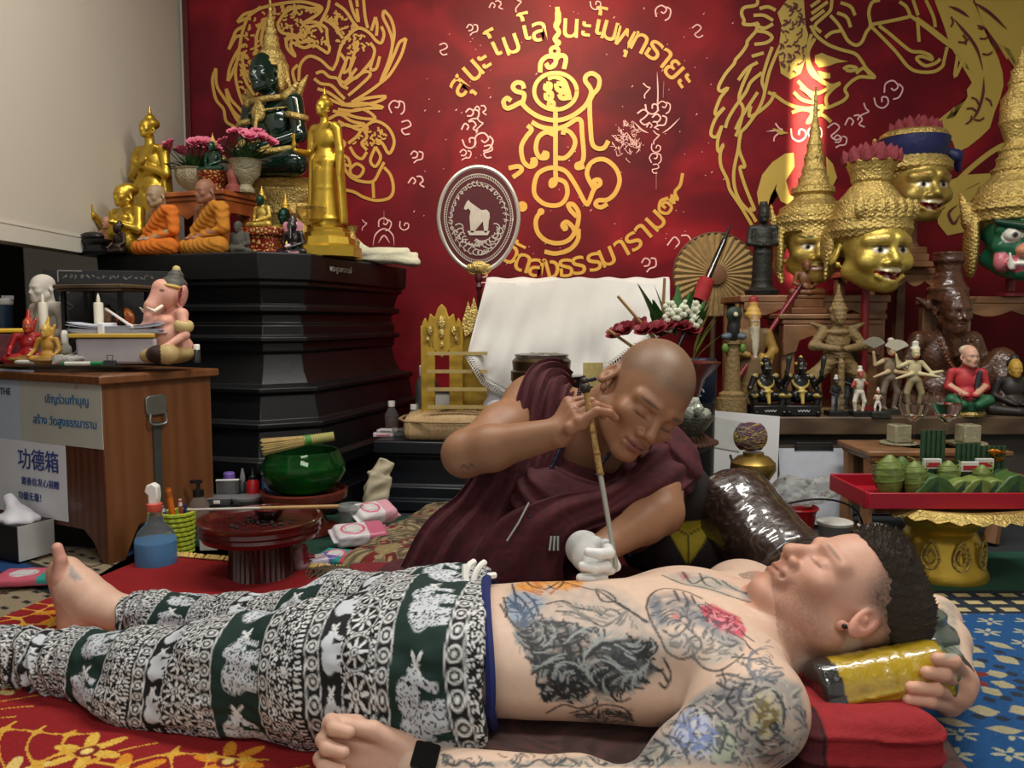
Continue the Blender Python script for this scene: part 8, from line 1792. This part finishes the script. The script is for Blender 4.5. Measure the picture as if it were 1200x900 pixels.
for x, lb, s in ((985, 'translucent white tub lying behind the man\'s forehead', 1.), (1030, 'smaller white cup right of the translucent tub', .8)): t = lbl('plastic_tub', lb, 'container', x, 2.44, 0); MB().lathe([(.04 * s, 0), (.05 * s, .06 * s), (.052 * s, .062 * s), (.046 * s, .062 * s), (.036 * s, .008), (0, .006)], 24).build('tub_body', mat('cloudy_plastic', 'b4b4ae', .35, 0, .06), t); MB().lathe([(.053 * s, .058 * s), (.054 * s, .066 * s), (.05 * s, .068 * s)], 24).build('tub_rim', M_WHITE, t)
t = lbl('black_cable', 'thin black cable arching over the floor behind the man\'s forehead', 'cable', 960, 2.35, 0); MB().tube([P(905, 600, 2.38), P(925, 590, 2.34), P(960, 585, 2.32), P(990, 590, 2.32), P(1008, 606, 2.32), P(1015, 640, 2.32)], .003, 7, 6).build('cable_body', M_BLACK, t, world=True)
t = lbl('maroon_cloth', 'small maroon cloth heap under the red bowl edge', 'cloth', 935, 2.30, 0); S = nS(.005, 1, '3a0f1c', .02); S.ell((0, 0, .02), (.09, .05, .035)); S.disp(lambda p: .006 * vnoise(p, 60, 4), (-9, -9, -9), (9, 9, 9)); S.build('cloth_folds', mat('dark_maroon_cloth', '3c101e', .85), t)
# ================================================================ LEFT FLOOR
YT_ = 2.10; t = lbl('maroon_pedestal_tray', 'maroon lacquer footed tray with fluted column on the floor', 'tray', 300, YT_, 0); zk = PZ(606, YT_); rT = 72 / FPX * YT_
MB().lathe([(.085, 0), (.088, .006), (.082, .012), (.079, zk - .06), (.09, zk - .052), (rT * .55, zk - .05)], 72, flute=.025, fn=36).build('fluted_column', M_MAROON, t); MB().lathe([(rT * .5, zk - .052), (rT * .93, zk - .048), (rT * .97, zk - .036), (rT * .95, zk - .028), (rT * .985, zk - .022), (rT * .97, zk - .012), (rT, zk - .004), (rT * 1.0, zk), (rT * .93, zk), (rT * .86, zk - .012), (0, zk - .016)], 56).build('tray_dish', mat('red_maroon_lacquer', '47100f', .28, 0, .2, 15, coat=.5), t)
mb = MB(); rnd = random.Random(4)
for k in range(60): a, q = rnd.uniform(0, 6.28), rnd.uniform(0, .10); mb.ell((q * math.cos(a) - .01, q * math.sin(a) * .8, zk - .013), rnd.uniform(.003, .007), n=5)
o = mb.build('dark_residue', mat('black_residue', '17100e', .6), t); o['kind'] = 'stuff'
t = lbl('lacquer_bowl', 'small dark lacquer bowl standing in the maroon tray', 'bowl', 311, YT_ + .03, zk - .012); MB().lathe([(.022, 0), (.03, .006), (.042, .03), (.040, .03), (.028, .01), (0, .008)], 24).build('bowl_body', mat('black_red_lacquer', '1e0a0a', .2, coat=.6), t); MB().tube([(.041 * math.cos(a), .041 * math.sin(a), .030) for a in np.linspace(0, 6.283, 28, endpoint=False)], .0018, 5, closed=True).build('bowl_rim', mat('red_rim', '6a1518', .3), t)
t = lbl('needle_stick', 'thin bamboo and white needle stick laid across the maroon tray', 'rod', 308, YT_ + .02, zk + .022); a, b = P(219, 591, YT_ - .02), P(397, 592, YT_ + .02); a.z = b.z = zk + .024; MB().cyl(a.lerp(b, .48), b, .0048, .0055).build('bamboo_half', mat('bamboo_tan', 'a88452', .5), t, world=True); MB().cyl(a, a.lerp(b, .48), .0035, .0045).build('white_half', mat('pale_metal', 'b5aea6', .35, .3), t, world=True)
t = lbl('spray_bottle', 'spray bottle of bright blue liquid with coral and white nozzle', 'bottle', 174, 2.2, 0); 
MB().lathe([(.052, 0), (.055, .006), (.055, .075), (.045, .10), (.025, .12), (.018, .15), (.018, .16)], 26).build('bottle_body', M_PLAST, t); MB().lathe([(.053, .004), (.0535, .072), (0, .073)], 26).build('blue_liquid', mat('blue_liquid', '0f86c4', .1, 0, 0, trans=.15, coat=.3), t); MB().lathe([(.019, .155), (.021, .158), (.021, .176), (.018, .178)], 20).build('collar', mat('coral_plastic', 'd25c4a', .4), t)
MB().prism([(-.012, .175), (.012, .175), (.016, .20), (.014, .225), (.0, .235), (-.016, .228), (-.022, .21), (-.012, .20)], .026, (0, .013, 0), (1, 0, 0), (0, 0, 1)).build('spray_head', M_WHITE, t, .004)
t = lbl('pen_basket', 'lime green woven basket of pens and orange cutter', 'basket', 201, 2.33, 0); mb = MB(); rb = .046; hb_ = .125
for z in np.linspace(.006, hb_ - .006, 9):
    j = int(round(z * 1000)); mb.tube([((rb * (.88 + .12 * z / hb_) + .002 * math.sin(a * 14 + j)) * math.cos(a), (rb * (.88 + .12 * z / hb_) + .002 * math.sin(a * 14 + j)) * math.sin(a), z) for a in np.linspace(0, 6.283, 64, endpoint=False)], .0055, 5, closed=True)
mb.build('woven_strips', mat('lime_plastic', 'a9b83a', .45, 0, .15, 60), t); MB().lathe([(rb * .86, 0), (rb * .95, hb_ * .98), (rb * .9, hb_ * .98), (rb * .8, .01), (0, .01)], 24).build('basket_lining', mat('lime_plastic_dark', '8a9a2c', .5), t)
def pen(label, x, y1, rz_, col, r=.005, tip=None):
    t = lbl('pen', label, 'pen', x, 2.33, .03); top = P(x + rz_, y1, 2.33) - t.location; b0 = Vector((0, 0, 0)); MB().cyl(b0, top, r, r).build('barrel', mat('pen_' + col, col, .4), t); MB().cyl(top * .86, top * 1.02, r * 1.15, r * .9).build('cap', mat('pencap_' + (tip or col), tip or col, .4), t)
pen('orange box cutter standing in the lime basket', 200, 573, -3, 'c9651c', .009, '8a4a1c'); pen('purple pen leaning left in the lime basket', 196, 594, -6, '5a3f8a', .006, 'b9b0c9'); pen('red pen standing right in the lime basket', 207, 586, 4, 'b03a3a', .005, 'd0c0b8'); pen('dark blue pen leaning right in the lime basket', 210, 592, 7, '2a3060', .005); pen('thin wooden stick leaning far left in the lime basket', 194, 580, -10, 'b08a4c', .0025)
t = lbl('pump_bottle', 'clear pump bottle with black pump beside the lime basket', 'bottle', 227, 2.42, 0); MB().lathe([(.03, 0), (.031, .01), (.031, .12), (.02, .14), (.012, .15)], 20).build('bottle_body', M_PLAST, t); MB().lathe([(.016, .148), (.016, .168), (.006, .17), (.005, .19)], 14).box((-.006, 0, .193), (.034, .012, .010)).build('black_pump', M_BLACK, t)
smallbox('labelled_carton', 'small white carton with yellow lid behind the pump bottle', 'box', 239, 2.36, 0, (.05, .04, .07), 5, mat('white_carton', 'b9b6ac', .6, 0, .1, 40), [('yellow_lid', (0, 0, .08), (.052, .042, .02), mat('yellow_cap', 'c9b21e', .5))])
zo = .10; t = lbl('black_crate', 'low black crate holding ink bottles and clear boxes before altar', 'crate', 272, 2.56, 0); MB().box((0, 0, zo / 2), (.26, .12, zo)).build('crate_body', M_BLACK, t, .006); MB().box((0, -.061, zo * .75), (.2, .004, .015)).build('crate_groove', mat('grey_plastic', '3a3c40', .5), t)
smallbox('organizer_box', 'flat clear plastic organizer box on the black crate', 'container', 252, 2.53, zo, (.085, .06, .02), 4, M_PLAST, [('latch', (0, -.032, .012), (.02, .004, .01), M_WHITE), ('lid_rim', (0, 0, .021), (.088, .062, .004), mat('grey_clear_rim', '8a8a8c', .3, trans=.3))]); smallbox('open_clear_lid', 'clear plastic box lid standing upright behind organizer', 'container', 262, 2.59, zo, (.07, .012, .062), 8, M_PLAST, [('lid_edge', (0, 0, .064), (.072, .014, .004), M_WHITE)])
t = lbl('round_clear_box', 'round clear lidded box on the black crate beside organizer', 'container', 284, 2.52, zo); MB().lathe([(.04, 0), (.043, .004), (.043, .018), (0, .018)], 28).build('box_body', M_PLAST, t); MB().lathe([(.045, .017), (.046, .02), (.046, .026), (0, .027)], 28).build('lid', mat('grey_clear_rim', '8a8a8c', .3, trans=.3), t)
lathe_bottle('red squeeze bottle with black nozzle on the black crate', 292, 2.57, zo, [(.019, 0), (.02, .004), (.02, .06), (.012, .07)], M_RED, [(.012, .068), (.012, .08), (.005, .088), (.003, .108)], M_BLACK); lathe_bottle('dark dropper bottle with grey tip on the black crate', 280, 2.6, zo, [(.013, 0), (.0135, .004), (.0135, .055), (.008, .062)], mat('dark_glass', '2c3130', .1), [(.008, .06), (.008, .075), (.003, .10)], mat('grey_tip', '7a7a80', .4)); lathe_bottle('small bottle with purple cap behind the clear lid', 264, 2.63, zo, [(.017, 0), (.018, .004), (.018, .058), (.014, .06)], M_PLAST, [(.019, .06), (.019, .078), (.015, .082)], mat('purple_cap', '7a5cb0', .4))
smallbox('blue_box', 'upright blue carton beside the green glass bowl', 'box', 312, 2.59, 0, (.045, .035, .215), 12, mat('blue_carton', '2c5c94', .5, 0, .25, 60), [('white_panel', (0, -.018, .16), (.03, .001, .05), mat('pale_blue_panel', '7fa3c4', .5))])
YO = 2.56; t = lbl('bowl_stand', 'red-brown wooden stand under the green glass bowl', 'stand', 353, YO, 0); zs_ = PZ(578, YO); MB().lathe([(.10, 0), (.11, .008), (.105, .02), (.075, .03), (.06, zs_ * .5), (.085, zs_ - .04), (.10, zs_ - .02), (.135, zs_ - .012), (.138, zs_ + .012), (.128, zs_ + .016), (.12, zs_), (0, zs_ - .006)], 36).build('stand_body', mat('red_brown_varnish', '5c2418', .35, 0, .2, 12, coat=.3), t)
t = lbl('green_glass_bowl', 'large round green glass bowl on red-brown wooden stand', 'bowl', 353, YO, zs_); rg = .135; MB().lathe([(0, .002), (.075, .004), (.11, .025), (rg, .075), (.130, .10), (.112, .13), (.108, .14), (.104, .138), (.109, .125), (.126, .098), (.130, .075), (.106, .028), (.07, .009), (0, .008)], 40).build('bowl_glass', mat('green_glass', '4aa858', .04, 0, 0, trans=.95, ior=1.12, coat=.4), t); MB().lathe([(0, .010), (.07, .011), (.104, .03), (.127, .072), (.126, .085), (0, .085)], 36).build('water', mat('green_water', '4a9a48', .08, 0, 0, trans=.8, ior=1.08), t)
t = lbl('straw_whisk', 'bundled straw whisk with green binding laid across the green bowl', 'brush', 348, YO - .02, zs_ + .15); a, b = P(306, 523, YO - .05), P(391, 502, YO + .02); a.z = b.z = zs_ + .165; a.z -= .01; b.z += .016; dd = (b - a).normalized(); xx, yy, _ = frame(dd); mb = MB(); rnd = random.Random(3)
for k in range(70): q, s_ = rnd.uniform(0, 6.28), rnd.uniform(0, 1) ** .5; o1 = xx * math.cos(q) + yy * math.sin(q); mb.cyl(a + o1 * .026 * s_ + dd * rnd.uniform(0, .008), a.lerp(b, .62) + o1 * .014 * s_, .0022, n=5)
o = mb.build('straw', mat('whisk_straw', 'b39a62', .8, 0, .2), t, world=True); o['kind'] = 'stuff'; MB().cyl(a.lerp(b, .58), b, .017, .015, 16).build('woven_handle', ramp_mat('plaited_straw', 'wave', [(.3, '8a8a48'), (.7, 'b3a868')], .7, tex_scale=60, dist=1, bump=.4), t, world=True); MB().cyl(a.lerp(b, .60), a.lerp(b, .68), .0185, None, 16).build('green_binding', mat('green_tape', '3c7a2c', .5), t, world=True)
t = lbl('clear_cup', 'clear plastic cup with flat lid beside the green bowl', 'cup', 408, 2.46, 0); MB().lathe([(.032, 0), (.038, .10), (.036, .10), (.03, .004), (0, .003)], 24).build('cup_body', mat('smoky_plastic', 'b4b8b6', .15, 0, .03, trans=.7, ior=1.12), t); MB().lathe([(.041, .098), (.042, .108), (.038, .114), (.012, .115), (.012, .112), (0, .112)], 24).build('cup_lid', mat('smoky_plastic', 'b4b8b6', .15), t)
t = lbl('paper_bag', 'crumpled cream paper bag standing beside the low platform', 'bag', 438, 2.72, 0, 20); S = nS(.0045, 1, 'b3a78c', .01); S.box((0, 0, .08), (.04, .025, .08), (0, 12, 0), .008); S.box((.02, 0, .16), (.03, .012, .05), (0, 25, 10), .006); S.disp(lambda p: .005 * vnoise(p, 70, 5), (-9, -9, -9), (9, 9, 9)); S.build('bag_paper', mat('cream_kraft', 'b0a68c', .85, 0, .08), t)
def pack(label, x, Y, z, d, rz, c1, c2, rx=0, c3='c9c4c4'):
    t = lbl('wipes_pack', label, 'packet', x, Y, z, rz); t.rotation_euler = (R(rx), 0, R(rz)); S = nS(.0035, 1, c1, .01); S.box((0, 0, d[2] / 2), (d[0] / 2, d[1] / 2, d[2] / 2), None, d[2] * .3)
    for q in (-1, 1): S.box((q * (d[0] / 2 + .004), 0, d[2] / 2), (.008, d[1] / 2 - .004, .003), None, .002)
    S.disp(lambda p: .0012 * vnoise(p, 110, 5), (-9, -9, -9), (9, 9, 9)); S.run(); V = S.V; S.C = mixc(S.C, ((V[:, 0] > d[0] * .12) & (V[:, 2] > d[2] * .3)) * 1., c2); e = np.hypot((V[:, 0] + d[0] * .15) / (d[0] * .22), V[:, 1] / (d[1] * .32)) - 1; S.C = mixc(S.C, ((e < 0) & (V[:, 2] > d[2] * .6)) * 1., c3); S.C = mixc(S.C, ((np.abs(e) < .12) & (V[:, 2] > d[2] * .6)) * 1., 'c8566e'); S.build('pack_film', mat('printed_film', None, .3, 0, .05, 60), t, run=False)
    MB().box((-d[0] * .15, 0, d[2] + .001), (d[0] * .28, d[1] * .38, .003)).build('peel_label', mat('label_' + c3, c3, .4), t, .001); return t
pack('white and pink wipes pack leaning in the pile by the brocade mat', 418, 2.36, .03, (.15, .09, .04), 24, 'c9c2c6', 'b8607a', 14); pack('white plastic pack with pink stripe topmost of the pile', 434, 2.48, .06, (.13, .08, .05), 40, 'cfcccc', 'cf9aa8', 22); pack('teal and coral wipes pack lowest before the brocade mat', 396, 2.22, .0, (.13, .08, .03), -18, '2f8a86', 'c0404a', 8)
pack('small purple and white pack beside the maroon tray', 372, 2.20, .0, (.09, .06, .03), 30, 'b9b4c9', '6a5a9c', 0); pack('pale pink box-shaped pack leaning on the maroon tray foot', 347, 2.14, .0, (.05, .03, .085), 20, 'b39aa0', '8a2c3c', 0); pack('pink and teal wipes pack lying flat at left edge of rug', 28, 2.03, .014, (.17, .10, .022), 8, 'c0566a', '2f8f86', 0)
t = lbl('tissue_box', 'black and white tissue box with tissue pulled out at left edge', 'box', 12, 2.28, .01, -24); MB().box((0, 0, .05), (.14, .11, .10)).build('box_body', mat('black_card', '17191a', .5), t, .003); MB().box((.071, 0, .05), (.003, .108, .098)).build('white_end', mat('white_card_print', 'aaaaa6', .5, 0, .1, 20), t); S = nS(.004, 1, 'c4c4c0', .01); S.ell((0, 0, .105), (.065, .05, .02)); S.cone((-.01, 0, .11), (-.04, 0, .16), .035, .012); S.disp(lambda p: .007 * vnoise(p, 70, 6), (-9, -9, -9), (9, 9, 9)); S.build('tissue', mat('white_tissue', 'cfcfd4', .9), t)
# red sitting cloth beside the robed person's knee
t = thing('sitting_cloth', 'bright maroon-red folded sitting cloth under the robed person', 'cloth', (PX(520, 1.9), 1.78, .058), 6); S = nS(.005, 1, '6a1420', .02); S.M = Matrix.Translation((.2, 0, 0)); S.box((0, 0, .012), (.42, .20, .014), (0, 0, 0), .01); S.disp(lambda p: .004 * vnoise(p, 30, 5), (-9, -9, -9), (9, 9, 9)); S.build('cloth_body', mat('red_maroon_cloth', '6a1420', .85, 0, .12, 20), t)

t = thing('blue_folder', 'dark blue folder with pale edges leaning beside the robed person\'s left arm', 'folder', P(728, 640, 1.72), 0); q0, q1 = P(722, 640, 1.70), P(752, 572, 1.80); d_ = (q1 - q0).normalized(); sx_ = d_.cross(Vector((.3, -1, 0))).normalized()
for k, (m, nm) in enumerate(((mat('navy_card', '18223c', .5), 'cover'), (mat('pale_edge', '8f95a3', .6), 'page_edge'), (mat('navy_card', '18223c', .5), 'cover'))): MB().prism([(-.02, 0), (.04, 0), (.04, (q1 - q0).length), (-.02, (q1 - q0).length)], .006, q0 + sx_ * 0 + Vector((0, .008 * k, 0)), sx_ if k != 1 else sx_ * 1.06, d_).build(nm, m, t, world=True)
# ================================================================ sub-parts and groups
bpy.context.view_layer.update()
def sub(root, child, par):
    for r in [o for o in bpy.data.objects if o.parent is None and o.name.split('.')[0] == root]:
        ps = [c for c in r.children if c.name.split('.')[0] == par]
        for c in [c for c in r.children if c.name.split('.')[0] == child]:
            if ps:
                inv = ps[0].matrix_world.inverted() @ c.matrix_world; mb_ = c.matrix_basis.copy(); c.parent = ps[0]; c.matrix_parent_inverse = inv @ mb_.inverted()
for a in (('donation_desk', 'hasp_ring', 'hasp_plate'), ('person', 'watch_case', 'watch_strap'), ('person', 'hair_strands', 'hair'), ('person', 'waistband', 'pants'), ('person', 'drawstring', 'pants'), ('person', 'pocket_clip', 'robe'), ('floor_cushion', 'piping', 'cushion_body'), ('metal_pen', 'clip', 'barrel'), ('clipboard', 'clip', 'board'), ('pen_basket', 'basket_lining', 'woven_strips'),
          ('ceremonial_fan', 'horse_emblem', 'fan_face'), ('ceremonial_fan', 'silver_embroidery', 'fan_face'), ('ceremonial_mask', 'lotus_top', 'crown'), ('ceremonial_mask', 'turban_knot', 'blue_turban'), ('needle_rod', 'bamboo_node', 'bamboo_handle'), ('gold_pedestal_tray', 'leaf_medallions', 'pedestal_body'), ('carved_rack', 'gold_leaf_ornament', 'carved_crest'), ('lacquer_bowl', 'bowl_rim', 'bowl_body'), ('wipes_pack', 'peel_label', 'pack_film'), ('draped_chest', 'lace_edge', 'white_cloth'), ('rug', 'fringe', 'rug_pile'), ('straw_whisk', 'green_binding', 'woven_handle')):
    sub(*a)
for n_, g_ in (('leaf_parcel', 'leaf parcels in the red tray'), ('matchbox', 'matchboxes among the leaf parcels'), ('wipes_pack', 'wipes packs on the floor'), ('pen', 'pens in the lime basket'), ('ceremonial_mask', 'ceremonial masks on the right shelves'), ('figurine', 'tiny figurines on the long shelf'), ('guardian_figurine', 'black guardian figurines on the long shelf'), ('candle', 'ivory candles on the desk'), ('stemmed_glass', 'stemmed glasses on the side table'), ('glass_candle_holder', 'glass holders on the side table'), ('monk_statue', 'robed monk statues on the altar front'), ('standing_buddha_statue', 'standing gold statues on the altar'), ('flower_bowl', 'flower bowls on the orange altar table'), ('gilded_statuette', 'gilded statuettes on the altar'), ('deity_figurine', 'crested figurines on the desk'), ('marker_pen', 'marker pens on the desk'), ('small_packet', 'printed packets on the low platform'), ('plastic_tub', 'white tubs behind the lying man'), ('upper_shelf', 'scalloped upper shelves')):
    for o in bpy.data.objects:
        if o.parent is None and o.name.split('.')[0] == n_ and 'label' in o.keys(): o['group'] = g_
